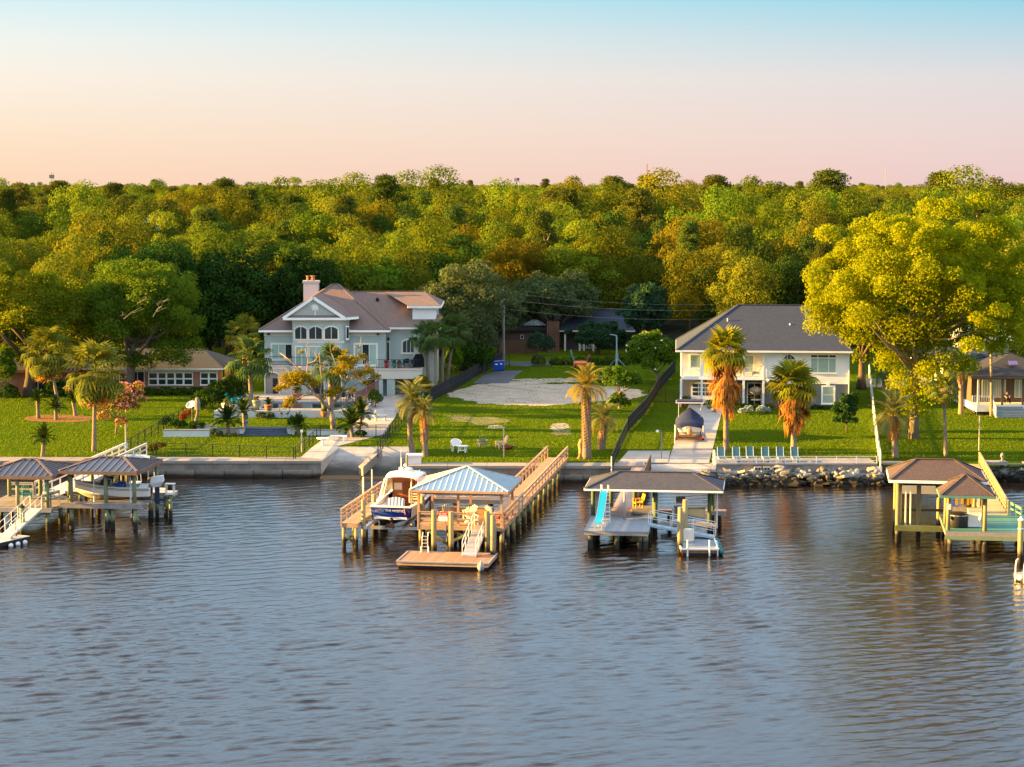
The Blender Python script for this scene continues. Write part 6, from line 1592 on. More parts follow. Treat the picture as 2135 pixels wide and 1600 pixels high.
hero("sycamore_tree", "huge bright yellow green sycamore in the right yard", (1905, 915), (1682, 412, 2150, 745), L_syc, M_barkpale, 150000, 170, .225, .34, 3, low=-.6,
     extra=[(1715, 680, 34), (1745, 655, 40), (1700, 645, 25), (2085, 730, 24), (2110, 705, 32), (1885, 800, 34), (1940, 815, 34), (1900, 850, 30), (1860, 760, 30), (1960, 755, 34), (2010, 760, 26), (1930, 770, 28), (1790, 700, 36), (1850, 720, 32), (1910, 725, 30), (1960, 715, 34), (2020, 715, 30), (1770, 680, 34), (2070, 705, 30), (1815, 690, 40), (1875, 690, 42), (1935, 685, 42), (1990, 690, 40), (2045, 680, 40), (2110, 660, 44), (2120, 600, 44), (1925, 760, 26), (1880, 830, 26), (1860, 860, 18)], br=(.11, .2), limbs=18, trunk_top=.75, wob=.24, jit=.75)
hero("shade_tree", "tall tree with dark leaning trunk between the white house and the sycamore", (1795, 812), (1720, 560, 1880, 760), L_oakl, M_bark, 9000, 30, .36, .4, 5, extra=[(1800, 745, 22)], limbs=6)
hero("live_oak", "broad golden live oak at the far left above the palms", (60, 826), (-90, 545, 222, 735), L_oakl, M_bark, 46000, 64, .25, .5, 7, br=(.18, .3), extra=[(20, 740, 30), (60, 748, 26), (110, 738, 30), (150, 725, 32), (190, 742, 24), (-20, 735, 30)])
hero("live_oak", "green live oak with bare grey twigs shading the brick ranch house", (265, 822), (160, 528, 418, 745), L_oakr, M_bark, 44000, 60, .25, .5, 8, br=(.18, .3), extra=[(375, 748, 26), (400, 722, 26), (300, 756, 24), (330, 744, 26), (205, 742, 28), (240, 738, 30), (275, 752, 24), (350, 728, 30)])
dead = thing("bare_branches", "bare grey dead limbs sticking out of the green live oak", "branches", Q(290, 640, 222))
k = MB(); rr_ = random.Random(4)
for i in range(7):
    a = V((rr_.uniform(-2.5, 2.5), rr_.uniform(-.3, .6), rr_.uniform(-1.8, .5))); d = V((rr_.uniform(-.6, 1), -.3, rr_.uniform(-.1, .7)))*rr_.uniform(1.2, 2.6)
    k.tube([a, a+d*.5+V((0,0,.15)), a+d], [.045, .03, .012], 5); k.tube([a+d*.5, a+d*.5+V((d.z, -.2, .5))], [.035, .01], 4)
k.build("limbs", mat("dead_wood", (.17, .15, .125), .9, .2, 3), dead)
for i, (b, box, n, lab) in enumerate((((330, 0), (235, 478, 470, 745), 15000, "dark evergreen with gold lit top at the left end of the dark clump"), ((470, 0), (385, 492, 590, 760), 15000, "dense dark magnolia in the middle of the dark clump"), ((620, 0), (540, 498, 718, 720), 13000, "dense dark magnolia behind the chimney of the blue house"))):
    hero("magnolia_tree", lab, b, box, L_mag if i else L_dark, M_bark, int(n*1.7), 46, .30, .4, 20+i, Y=256+2*i, low=-.85, br=(.2, .33), group="dark trees behind the brick house")
hero("shade_tree", "golden lit oak just above the roof of the blue house", (790, 0), (728, 540, 862, 640), L_bright, M_bark, 9000, 30, .36, .35, 31, Y=264, low=-.7)
hero("shade_tree", "large silvery green tree beside the blue house", (965, 0), (862, 538, 1052, 790), L_willow, M_bark, 22000, 52, .30, .4, 32, Y=256, low=-.9, br=(.2, .33), jit=.8)
hero("shade_tree", "silvery green tree over the back street", (1150, 0), (1045, 556, 1258, 690), L_willow, M_bark, 15000, 40, .33, .4, 33, Y=287, low=-.6, jit=.8)
hero("shade_tree", "narrow dark green tree by the utility pole", (1040, 0), (1000, 590, 1095, 720), L_willow, M_bark, 8000, 26, .33, .3, 34, Y=276, low=-.7, jit=.8)
hero("shade_tree", "feathery blue green tree in front of the dark house", (1245, 0), (1178, 668, 1318, 735), L_fern, M_bark, 9000, 30, .3, .25, 35, Y=279, low=-.6, jit=.9)
hero("shade_tree", "blue green tree between the dark house and the white house", (1345, 0), (1290, 585, 1400, 700), L_fern, M_bark, 8000, 26, .34, .3, 36, Y=272, low=-.8, jit=.8)
hero("crape_myrtle", "round green crape myrtle with white blossoms beside the black fence", (1372, 800), (1302, 684, 1418, 782), L_myrt, M_barkpale, 12000, 40, .24, .16, 37, low=-.6, flowers=(M_blossomw, 50, .35), limbs=9, trunk_top=.5)
hero("crape_myrtle", "low umbrella shaped crape myrtle on the edge of the sand lot", (1291, 852), (1238, 762, 1346, 818), L_myrt, M_barkpale, 8000, 30, .2, .1, 38, low=-.3, flowers=(M_blossomw, 26, .28), extra=[(1290, 832, 16), (1275, 838, 10), (1305, 840, 11)], limbs=8)
hero("crape_myrtle", "pink flowering crape myrtle on the left lawn", (241, 905), (185, 795, 300, 872), leafmat("young_leaf", (.12, .12, .012), (.22, .18, .02), trans=.4, rnd=0, hue=0), M_barkpale, 4200, 34, .2, .08, 39, low=-.5, flowers=(M_blossomp, 1500, .2), extra=[(255, 880, 14), (215, 868, 14), (140, 810, 7), (290, 805, 12)], limbs=12, wob=.3)
hero("shrub", "upright dark green cedar shrub at the right corner of the white house", (1764, 900), (1735, 812, 1792, 898), L_mag if False else leafmat("cedar_leaf", (.020, .060, .020), (.045, .10, .03), trans=.2, rnd=0, hue=0), M_bark, 5500, 24, .2, .07, 40, low=-.95, cat="shrub", jit=.9)
hero("shrub", "orange leaved shrub beside the carport", (879, 838), (855, 780, 902, 830), L_rust, M_bark, 2600, 20, .2, .06, 41, low=-.5, cat="shrub", limbs=6)
# gnarled sparse tree in front of the pool
gt_ = G(696, 897); gtree = thing("gnarled_tree", "gnarled half bare tree with yellow leaves in front of the pool", "tree", gt_)
k = MB(); lv = []; rg = random.Random(8)
Yt = gt_.y
def T_(px, py, dy=0): q_ = Q(px, py, Yt+dy)-gt_; return V((q_.x, q_.y, q_.z))
limbs_ = [[(696, 897), (693, 870), (688, 850)], [(688, 852), (672, 838), (655, 822), (640, 805), (618, 795), (600, 790)], [(688, 852), (700, 835), (712, 818), (722, 795), (730, 770), (736, 740)], [(655, 822), (648, 800), (640, 780), (642, 750), (636, 725)],
          [(640, 785), (620, 765), (600, 748), (583, 736)], [(642, 760), (655, 755), (662, 748), (655, 732), (640, 722)], [(712, 818), (735, 805), (755, 795), (780, 790), (795, 785)], [(722, 795), (745, 780), (762, 765), (775, 745)], [(672, 838), (668, 815), (672, 795), (668, 770), (666, 735)],
          [(720, 800), (708, 780), (700, 758), (690, 735)], [(655, 822), (635, 825), (615, 835), (600, 845)], [(618, 795), (595, 800), (585, 805)], [(730, 770), (745, 750), (750, 725)], [(690, 855), (715, 850), (725, 835), (735, 820)]]
for i, L_ in enumerate(limbs_):
    pts = [T_(px, py, rg.uniform(-.8, .8) if j else 0) for j, (px, py) in enumerate(L_)]; r0 = .34 if i == 0 else (.2 if i < 3 else .11)
    k.tube(pts, [r0*(1-.75*j/(len(pts)-1)) if i else .34-.05*j for j in range(len(pts))], 6)
    for _ in range(5):
        j = rg.randrange(1, len(pts)); a = pts[j]; d = V((rg.uniform(-.8, .8), rg.uniform(-.5, .5), rg.uniform(-.1, 1))); k.tube([a, a+d*.6, a+d*1.0+V((0,0,.2))], [.045, .03, .008], 4)
k.build("trunk", mat("grey_bark", (.30, .235, .18), .9, .25, 3, bump=.4), gtree, True)
bl = []
for px, py, r_ in ((600, 790, 16), (622, 788, 18), (640, 792, 15), (592, 806, 12), (612, 800, 14), (605, 838, 13), (596, 848, 9), (655, 800, 12), (705, 775, 13), (722, 765, 15), (715, 750, 11), (748, 782, 14), (735, 752, 12), (768, 775, 12), (783, 787, 10), (690, 822, 14), (670, 830, 9), (705, 812, 10), (755, 745, 9), (628, 735, 6), (720, 735, 7), (762, 800, 9), (735, 815, 9), (580, 812, 8), (700, 728, 6)):
    q_ = T_(px, py, rg.uniform(-1, .6)); r_ *= 1.22*Yt/4300; bl.append((q_.x, q_.y, q_.z, r_, r_, r_*.75))
link("crown", leaves_mesh("crown", bl, 9500, .16, np.random.default_rng(9), jitter=.8, hole=.3, shell=(.3, 1.1)), leafmat("yellowing_leaf", (.14, .13, .008), (.28, .22, .012), trans=.4, rnd=0, hue=0), gtree)

# ------------------------------------------------------------------ palms
def fan_leaf(L=1.5, R=.75, droop=.5, n=13):
    """costapalmate leaf: stalk and a folded fan of blades along +x"""
    v, q = [], []
    st_ = [(0, 0, 0), (L*.5, 0, L*.12), (L, 0, L*.05)]
    for (a, b) in zip(st_, st_[1:]):
        i = len(v); v += [(a[0], -.02, a[2]), (a[0], .02, a[2]), (b[0], .02, b[2]), (b[0], -.02, b[2])]; q.append((i, i+1, i+2, i+3))
    for k in range(n):
        t = math.radians(-118 + 236*k/(n-1)); c, s_ = math.cos(t), math.sin(t); ln = R*(1.15-.25*abs(t)/2)
        w_ = ln*.10; m = (L+c*ln*.55, s_*ln*.55, L*.05-ln*.04); e = (L+c*ln*(1-.15*droop), s_*ln, L*.05-ln*droop*.75)
        i = len(v); v += [(L, 0, L*.05), (m[0]-s_*w_, m[1]+c*w_, m[2]), e, (m[0]+s_*w_, m[1]-c*w_, m[2]+.03)]; q.append((i, i+1, i+2, i+3))
    return np_mesh("frond", np.array(v), np.array(q))
def feather_leaf(L=2.2, arch=1.0, leaflet=.5, n=22, wid=.028, vee=.5):
    v, q = [], []
    def sp(t): return V((L*(t-.18*arch*t*t*t), 0, L*(.42*t-.62*arch*t*t)))
    N = 8
    for i in range(N):
        a, b = sp(i/N), sp((i+1)/N); j = len(v); w_ = .03*(1-i/N)+.008
        v += [(a.x, -w_, a.z), (a.x, w_, a.z), (b.x, w_, b.z), (b.x, -w_, b.z)]; q.append((j, j+1, j+2, j+3))
    for i in range(n):
        t = .12+.86*(i+.5)/n; p = sp(t); d = (sp(min(1, t+.02))-sp(t-.02)).normalized(); up = V((-d.z, 0, d.x)); ln = leaflet*(math.sin(math.pi*min(1, t*.9+.08))**.6)
        for s_ in (-1, 1):
            dr = (d*.55+V((0, s_*.8, 0))+up*vee*.4).normalized(); m = p+dr*ln*.5; e = p+dr*ln+V((0, 0, -.28*ln)); j = len(v)
            v += [tuple(p), tuple(m+d*wid*1.4), tuple(e), tuple(m-d*wid*1.4)]; q.append((j, j+1, j+2, j+3))
    return np_mesh("frond", np.array(v), np.array(q))
L_sabal = leafmat("palmetto_leaf", (.085, .12, .020), (.17, .18, .028), trans=.3, rnd=.25, hue=.02)
L_sabal2 = leafmat("green_palmetto_leaf", (.040, .085, .028), (.085, .13, .04), trans=.25, rnd=.2, hue=.02)
L_pindo = leafmat("pindo_leaf", (.10, .125, .05), (.19, .19, .07), trans=.3, rnd=.2, hue=.02)
L_sago = leafmat("sago_leaf", (.020, .045, .010), (.05, .075, .012), trans=.12, rnd=.25, hue=.02)
L_wash = leafmat("fan_palm_leaf", (.13, .16, .012), (.25, .24, .020), trans=.35, rnd=.2, hue=.02)
M_dead = leafmat("dead_frond", (.30, .145, .035), (.46, .235, .055), trans=.3, rnd=.2, hue=.01)
M_palmbark = mat("palm_bark", (.22, .165, .12), .95, .35, 3, stretch=(1,1,2.2), bump=.9, bscale=7)
FANS = [fan_leaf(1.25, .78, .55), fan_leaf(1.2, .85, .9)]; FANB = [fan_leaf(1.0, .95, .35, 15), fan_leaf(.95, .95, .7, 15)]
FEA = [feather_leaf(2.5, .85, .55, 24), feather_leaf(2.4, 1.25, .55, 24)]; SAG = [feather_leaf(1.45, .55, .26, 26, .022, 1.0), feather_leaf(1.4, .85, .26, 26, .022, 1.0)]
_pm = {}
def frond_mesh(kind, i, m):
    key = (kind, i, m.name)
    if key not in _pm:
        me = {'fan': FANS, 'fanb': FANB, 'feather': FEA, 'sago': SAG}[kind][i].copy(); me.name = "frond"; me.materials.append(m); _pm[key] = me
    return _pm[key]
def palm(label, base, crown, rad, kind, lm, tr=.2, n=34, seed=1, skirt=0, boots=0, lean=0, name="palm_tree", Y=None, group=None, stub=False, el=(-35, 80), cat="palm", dead=None):
    b = G(*base) if Y is None else V((Q(base[0], 700, Y).x, Y, gh(Y)))
    top = Q(crown[0], crown[1], b.y)-b; sc_ = rad*b.y/4300/{'fan': 1.75, 'fanb': 1.75, 'feather': 2.1, 'sago': 1.18}[kind]
    t = thing(name, label, cat, b, 0, group); rg = random.Random(seed)
    k = MB(); H = top.z
    ns = 12 if H > 2 else 4; pts, rs = [], []
    for i in range(ns+1):
        f = i/ns; pts.append(V((top.x*f**1.3+lean*math.sin(f*3), 0, -.25+(H+.2)*f))); rs.append(tr*(1.25-.35*min(1, f*2.5))*(1+.05*(i % 2)) * (1.25 if boots and f > 1-boots else 1))
    k.tube(pts, rs, 9); k.build("trunk", M_palmbark, t, True)
    if boots:
        bm_ = MB(); m_ = int(H*boots/.16)+2
        for i in range(m_):
            z = H-.05-i*.16*.9
            for j in range(6):
                a = j*math.pi/3+i*.55; c_, s_ = math.cos(a), math.sin(a); x0 = top.x*(z/H)**1.3
                bm_.beam((x0+c_*tr*.9, s_*tr*.9, z-.1), (x0+c_*(tr+.16), s_*(tr+.16), z+.22), .11, .04)
        bm_.build("boots", mat("leaf_boots", (.34, .20, .10), .9, .3, 3), t)
    for i in range(n):
        f = (i+.5)/n; e = math.radians(el[1]-(el[1]-el[0])*f**.85+rg.uniform(-8, 8)); a = i*2.39996+rg.uniform(-.25, .25)
        mm = lm
        if dead is not None and f > 1-dead: mm = M_dead; e -= .5
        o = link("frond", frond_mesh(kind, 1 if f > .5 else 0, mm), None, t); s_ = sc_*rg.uniform(.85, 1.12)
        o.location = (top.x, 0, H+.08*sc_*(1-f)); o.rotation_euler = (rg.uniform(-.2, .2), -e, a); o.scale = (s_,)*3
    if skirt:                              # beard of dead leaves hanging along the trunk, in ragged tufts
        v, q = [], []; L_ = skirt*b.y/4300; R_ = rad*b.y/4300*.62
        tufts = [(rg.random(), rg.uniform(0, 6.283), rg.uniform(.6, 1.25)) for _ in range(int(26+skirt*.5))]
        for f, a0, k0 in tufts:
            env = (.22+.88*math.sin(min(1, (1-f)*1.25+.1)*math.pi*.52))*R_*k0; z0 = H+.15-f*L_
            for i in range(22):
                a = a0+rg.gauss(0, .22); r0 = env*rg.uniform(.6, 1.0); ln = rg.uniform(.5, 1.2)*L_*.26*k0
                c_, s_ = math.cos(a), math.sin(a); w_ = rg.uniform(.03, .085); x0 = top.x*(max(z0, .1)/H)**1.3; j = len(v); r1 = r0*rg.uniform(.7, 1.25); z1 = z0-ln
                v += [(x0+c_*r0*.4, s_*r0*.4, z0+.12), (x0+c_*r0-s_*w_, s_*r0+c_*w_, z0-ln*.4), (x0+c_*r1, s_*r1, z1), (x0+c_*r0+s_*w_, s_*r0-c_*w_, z0-ln*.4)]; q.append((j, j+1, j+2, j+3))
        link("skirt", np_mesh("skirt", np.array(v), np.array(q)), M_dead, t)
    return t
palm("tall shaggy fan palm at the left edge of the lawn, by the water", (196, 942), (199, 778), 62, 'fan', L_sabal, .2, 60, 2, dead=.14, el=(-78, 80))
palm("shaggy fan palm in front of the brick patio at the far left", (122, 850), (98, 735), 52, 'fan', L_sabal, .17, 50, 3, dead=.16, el=(-75, 80))
palm("grey trunked palmetto beside the pool loungers", (524, 857), (520, 752), 46, 'fan', L_sabal2, .26, 38, 4, el=(-50, 85))
palm("palmetto behind the pool loungers with orange lit underside", (508, 0), (507, 700), 40, 'fan', L_sabal, .2, 34, 5, Y=236, dead=.25, el=(-55, 85))
for i, (bx_, by_, cx_, cy_, r_, lab) in enumerate(((894, 822, 889, 706, 34, "leftmost palmetto of the cluster by the blue house"), (909, 826, 908, 700, 34, "second palmetto from the left in the cluster by the blue house"), (921, 806, 925, 698, 36, "third palmetto in the cluster by the blue house"), (931, 804, 948, 690, 38, "rightmost palmetto of the cluster by the blue house"))):
    palm(lab, (bx_, by_), (cx_, cy_), r_, 'fan', L_sabal2, .2, 30, 10+i, boots=.07, group="palmettos clustered beside the blue house", el=(-50, 80))
palm("young palmetto behind the gnarled tree", (690, 868), (690, 765), 42, 'fan', L_sabal2, .3, 34, 15, el=(-40, 85))
palm("left pindo palm of the pair by the white dock box", (862, 948), (860, 838), 52, 'feather', L_pindo, .25, 36, 16, boots=.35, lean=-.3)
palm("right pindo palm of the pair with yellow hanging fronds", (886, 952), (884, 862), 36, 'feather', L_pindo, .25, 30, 17, boots=.7, dead=.1)
palm("tall pindo palm lit gold near the head of the new pier", (1223, 957), (1222, 808), 50, 'feather', leafmat("sunlit_pindo_leaf", (.16, .15, .03), (.28, .22, .05), trans=.4, rnd=.15, hue=.01), .31, 38, 18, boots=.92)  # gold of the low sun put into this palm's leaf colour
palm("shorter pindo palm near the black fence", (1254, 938), (1260, 874), 42, 'feather', L_pindo, .27, 32, 19, boots=.9)
palm("tall fan palm with orange beard in front of the white house driveway", (1514, 944), (1513, 738), 52, 'fanb', L_wash, .24, 40, 20, skirt=118, boots=.35, el=(-30, 85))
palm("shorter fan palm with huge orange beard in front of the white house", (1655, 946), (1655, 808), 54, 'fanb', L_wash, .25, 40, 21, skirt=88, el=(-30, 85))
palm("stout golden pindo palm at the right end of the terrace", (1867, 954), (1862, 868), 56, 'feather', L_pindo, .28, 38, 22, boots=.55, dead=.05)
palm("slender palmetto with ragged boots right of the sycamore", (1972, 952), (1968, 815), 34, 'fan', L_sabal, .16, 30, 23, boots=.22, el=(-35, 85))
palm("dark pindo palm left of the porch house", (2004, 864), (2003, 762), 42, 'feather', L_sabal2, .26, 32, 24, boots=.4)
palm("slim palmetto directly in front of the porch", (2067, 868), (2066, 712), 32, 'fan', L_sabal2, .15, 26, 25, boots=.15)
palm("pindo palm in the shade behind the sycamore trunk", (1852, 848), (1842, 778), 38, 'feather', L_sabal2, .24, 28, 26, boots=.6)
SG = "sago palms in the yards"
for i, (bx_, by_, cx_, cy_, r_, lab) in enumerate(((89, 952, 91, 918, 31, "lone round sago on the left lawn near the seawall"), (117, 876, 116, 853, 26, "sago in the mulch bed, front one"), (80, 873, 78, 836, 22, "tall thin sago at the left end of the mulch bed"), (158, 868, 152, 836, 22, "leaning sago at the right end of the mulch bed"), (477, 908, 474, 882, 36, "wide sago above the white planter wall"),
        (510, 892, 508, 862, 30, "sago with brown trunk above the left end of the curved steps"), (622, 906, 622, 890, 26, "sago just right of the curved steps"), (735, 912, 732, 890, 38, "large sago right of the gnarled tree"), (752, 890, 752, 868, 34, "sago beside the driveway behind the large one"), (1533, 860, 1533, 850, 22, "sago in the flower bed of the white house"))):
    palm(lab, (bx_, by_), (cx_, cy_), r_, 'sago', L_sago, .2, 34, 40+i, group=SG, name="sago_palm", el=(-12, 80), cat="sago palm")
# hedges, bushes
def bush(name, label, boxes, lm, n, size, seed, Y=None, cat="bush", group=None, per=26, dz=.0):
    """boxes: outline ellipses (px, py centre, rx, ry in sight-line pixels) standing on the ground"""
    b0 = G(boxes[0][0], boxes[0][1]+boxes[0][3]) if Y is None else V((Q(boxes[0][0], 700, Y).x, Y, gh(Y)))
    bl = []; rng = np.random.default_rng(seed)
    for px, py, rx, ry in boxes:
        yy = b0.y if Y is not None or len(boxes) == 1 else G(px, py+ry).y
        c_ = Q(px, py, yy)-b0; R, Z = rx*yy/4300, ry*yy/4300
        for i in range(per):
            d = rng.normal(size=3); d /= np.linalg.norm(d); d[2] = abs(d[2])*1.2-.35
            s_ = min(R, Z)*rng.uniform(.3, .5); bl.append((c_.x+d[0]*R*.72, c_.y+d[1]*min(R, 1.6)*.72, c_.z+d[2]*Z*.7+dz, s_, s_, s_))
        bl.append((c_.x, c_.y, c_.z, R*.75, min(R, 1.6)*.75, Z*.75))
    t = thing(name, label, cat, b0, 0, group)
    link("foliage", leaves_mesh("foliage", bl, n, size, rng, jitter=.8), lm, t)
    s_ = MB(); 
    for px, py, rx, ry in boxes[:6]:
        yy = b0.y if Y is not None or len(boxes) == 1 else G(px, py+ry).y; c_ = Q(px, py+ry, yy)-b0; s_.tube([(c_.x, c_.y, -.1), (c_.x+.1, c_.y, ry*yy/4300)], [.06, .03], 5)
    s_.build("stems", M_bark, t); return t
L_hedge = leafmat("hedge_leaf", (.018, .050, .008), (.045, .085, .012), trans=.15, rnd=.05, hue=.01)
L_hedgel = leafmat("light_hedge_leaf", (.050, .095, .010), (.10, .14, .014), trans=.25, rnd=.05, hue=.01)
bush("hedge", "big sloping dark hedge between the brick house and the pool", [(430, 835, 32, 24), (455, 825, 34, 30), (480, 815, 30, 34), (505, 808, 22, 34), (410, 845, 18, 20)], L_hedge, 9000, .22, 1, cat="hedge")
bush("hedge", "low clipped dark hedge under the brick house windows", [(310, 818, 26, 11), (345, 818, 26, 11), (380, 818, 26, 11), (410, 818, 20, 12)], L_hedge, 4200, .2, 2, cat="hedge", Y=231)
bush("hedge", "clipped hedge across the back of the lot", [(1160, 755, 16, 10), (1185, 755, 18, 11), (1210, 754, 18, 11), (1240, 754, 20, 12), (1270, 754, 20, 12), (1298, 754, 18, 13)], L_hedgel, 5200, .24, 3, cat="hedge", Y=263)
bush("shrub", "rounded shrub beside the back gate", [(1122, 752, 14, 14)], L_hedgel, 900, .22, 4, Y=261.5)
bush("shrub", "tall bright shrub by the black fence, behind the palmettos", [(945, 745, 20, 45)], leafmat("fresh_leaf", (.055, .12, .012), (.10, .17, .016), rnd=0, hue=0), 2600, .22, 5, Y=247)
bush("shrub", "dark bushes along the black fence beside the silvery tree", [(980, 750, 26, 40), (1010, 745, 22, 36)], L_hedge, 4200, .24, 6, Y=252)
bush("shrub", "shadowed bush in front of the shed fence", [(1120, 715, 20, 26), (1140, 718, 16, 24)], L_fern, 2200, .24, 7, Y=277)
bush("shrub", "dark azalea at the foot of the dark house porch", [(1270, 722, 26, 16)], L_hedge, 1200, .22, 8, Y=278)
bush("shrub", "green potted bush hanging over the driveway by the carport", [(782, 830, 16, 20)], L_hedgel, 1400, .16, 9)
bush("shrub", "round bush on the pool lawn left of the gnarled tree", [(612, 880, 14, 12), (622, 876, 12, 12)], L_hedge, 1200, .16, 10)
bush("shrub", "spreading juniper below the gnarled tree on the right", [(752, 905, 16, 8), (715, 893, 14, 9)], L_hedge, 1300, .16, 11)
bush("shrub", "dark bush by the white fence at the right corner", [(1772, 840, 18, 22)], L_hedge, 1200, .2, 12, Y=222)
bush("shrub", "low clipped shrub row under the grey wall of the white house", [(1700, 852, 12, 8), (1720, 852, 12, 8), (1740, 851, 10, 9)], L_hedge, 1500, .14, 13, Y=218.6)
bush("shrub", "thick green bed behind the white planter wall", [(370, 885, 26, 10), (410, 887, 26, 9), (345, 880, 14, 12)], L_hedge, 3000, .16, 14)
bush("shrub", "clump of blue grey agapanthus below the pool wall", [(560, 866, 16, 7), (545, 866, 14, 7)], leafmat("blue_grey_leaf", (.05, .09, .06), (.09, .13, .09), rnd=0, hue=0), 1400, .16, 15)
bush("shrub", "ornamental grasses beside the low steps", [(455, 904, 10, 7), (445, 901, 10, 8)], leafmat("blue_grey_leaf", (.05, .09, .06), (.09, .13, .09)), 1100, .15, 16)
bush("shrub", "orange tipped grasses on the bank beside the left fence", [(318, 935, 12, 10), (335, 928, 12, 9), (300, 940, 10, 7)], L_rust, 1300, .15, 17)
bush("shrub", "red flowering bushes near the satellite dish", [(392, 862, 13, 9), (382, 870, 10, 8)], leafmat("red_flower_leaf", (.16, .06, .02), (.30, .08, .03), rnd=0, hue=0), 1000, .16, 18)
bush("shrub", "dark bushes by the brick patio", [(20, 825, 22, 28), (48, 840, 14, 14)], L_hedge, 2200, .22, 19, Y=229)
bush("shrub", "leafy shrub right of the brick patio behind the palms", [(115, 815, 26, 30), (150, 822, 20, 24), (205, 810, 16, 26)], L_hedge, 3000, .24, 20, Y=230)
bush("shrub", "willowy shrub at the far left edge", [(8, 765, 24, 55)], L_myrt, 2800, .24, 21, Y=226)
L_agave = leafmat("agave_leaf", (.22, .30, .28), (.34, .42, .38), trans=.05, rnd=.1, hue=.01)
for i, (px, py, r_, lab, m_) in enumerate(((1548, 857, 9, "pale blue agave in the flower bed, left", L_agave), (1561, 853, 11, "pale blue agave in the flower bed, second", L_agave), (1587, 854, 11, "pale blue agave in the flower bed, third", L_agave), (1598, 855, 9, "pale blue agave in the flower bed, right end", L_agave), (1553, 848, 9, "yellow croton in the flower bed, left", L_rust), (1577, 850, 9, "yellow croton in the middle of the flower bed", L_rust), (1605, 848, 9, "yellow croton at the right end of the flower bed", L_rust))):
    bush("flower_bed_plant", lab, [(px, py, r_*1.1, r_*.8)], m_, 420, .16, 30+i, cat="plant", group="plants in the flower bed of the white house", per=12)
# ------------------------------------------------------------------ terrace, rocks, walls by the water
T0, T1 = P(1478, 972, 1.62), P(1836, 974, 1.62)
ty = 178.6
tr = thing("terrace", "long pale concrete terrace above the rocks in front of the white house lawn", "terrace", (17.8, ty, 0))
tw_ = T1.x-17.8
MB().box(0, tw_, 0, .35, -1, 1.52).build("terrace_wall", M_wallconc, tr)
n = 7
for i in range(n): MB().box(tw_*i/n+.012, tw_*(i+1)/n-.012, -.08, 3.6, 1.523, 1.66).build("slab", M_capconc, tr)
rl = thing("railing", "low white railing along the front edge of the terrace", "railing", (17.8, ty, 1.66))
railing(rl, (.05, .02, 0), (tw_, .02, 0), .62, M_pvc, M_pvc, M_pvc, .14, 1.65, .02, (1.0, .45, .08), rw=.06, pw=.08, bars=False)
for c_ in list(rl.children): c_.name = "rail_run"
gt2 = thing("gate", "small white gate post at the left end of the terrace railing", "gate", (17.75, ty+.6, 1.45))
k = MB(); k.box(-.09, .09, -.4, -.22, 0, 1.05); k.box(-.09, .09, .5, .68, 0, 1.25); k.build("post", M_pvc, gt2)
for z in (.35, .75, 1.0): MB().beam((0, -.3, z), (0, .6, z+.12), .06, .09).build("rail", M_pvc, gt2)
M_lounge = mat("teal_sling", (.055, .15, .17), .7, .1, 3)
def lounge(lab, loc, rz, m, mf, group, cat="lounge chair", up_=.95):
    t = thing("lounge_chair", lab, cat, loc, rz, group)
    for s in (-.31, .31):
        MB().beam((s, -.9, .32), (s, .45, .36), .045, .05).build("side_rail", mf, t)
        for v in (-.75, .3): MB().box(s-.025, s+.025, v-.025, v+.025, 0, .33).build("leg", mf, t)
        MB().beam((s, .42, .36), (s, .72, .36+up_*.78), .045, .05, up=(1,0,0)).build("back_rail", mf, t)
    MB().boxc((0, -.22, .36), (.57, 1.3, .025), rx=.03).build("sling_seat", m, t); MB().slab([(-.285, .44, .38), (.285, .44, .38), (.285, .73, .36+up_*.78), (-.285, .73, .36+up_*.78)], (0, -.025, 0)).build("sling_back", m, t)
    return t
for px, lab in ((1503, "first teal lounge chair from the left on the terrace"), (1534.5, "second teal lounge chair from the left, left of the tall palm shadow"), (1564, "third teal lounge chair on the terrace, set a little higher"), (1595, "fourth teal lounge chair on the terrace"), (1626, "fifth teal lounge chair, just left of the second fan palm"), (1656, "last teal lounge chair at the right of the row")):
    p = P(px, 960, 1.67); lounge(lab, (p.x, ty+1.5+(.35 if px == 1564 else 0), 1.665), math.pi*0, M_lounge, M_pvc, "teal lounge chairs in a row on the terrace", up_=1.05)
M_rock = mat("broken_concrete", (.34, .31, .27), .95, .35, 1.5, bump=.6, bscale=5, rnd=.35, wet=True)
M_rockd = mat("dark_stone", (.17, .155, .13), .95, .35, 1.5, bump=.6, bscale=5, rnd=.3, wet=True)
rk = random.Random(21)
def rock_mesh(i):
    b = MB(); n = 7; prof = []
    for z in (-.5, -.1, .32, .5):
        r = {-.5: .38, -.1: .55, .32: .5, .5: .3}[z]; prof.append([(r*rk.uniform(.7, 1.25)*math.cos(6.283*k/n+.3), r*rk.uniform(.7, 1.2)*math.sin(6.283*k/n+.3), z*rk.uniform(.8, 1.15)) for k in range(n)])
    vs = [p for ring in prof for p in ring]; fs = [tuple(range(n))[::-1], tuple(3*n+k for k in range(n))]
    for a in range(3):
        for k in range(n): fs.append((a*n+k, a*n+(k+1) % n, (a+1)*n+(k+1) % n, (a+1)*n+k))
    me = bpy.data.meshes.new("rock"); me.from_pydata(vs+[], [], fs); return me
ROCKS = []
for i in range(10):
    me = rock_mesh(i) if i < 7 else None
    if me is None:
        b = MB(); b.boxc((0, 0, 0), (1.5, 1.0, .32), rz=.2); me = bpy.data.meshes.new("rock"); me.from_pydata(b.v, [], b.f)
    me.materials.append(M_rock if i % 3 else M_rockd); ROCKS.append(me)
rr0 = thing("rock_bank", "bank of broken concrete and stone rubble below the terrace", "rock bank", (17.8, ty, 0))
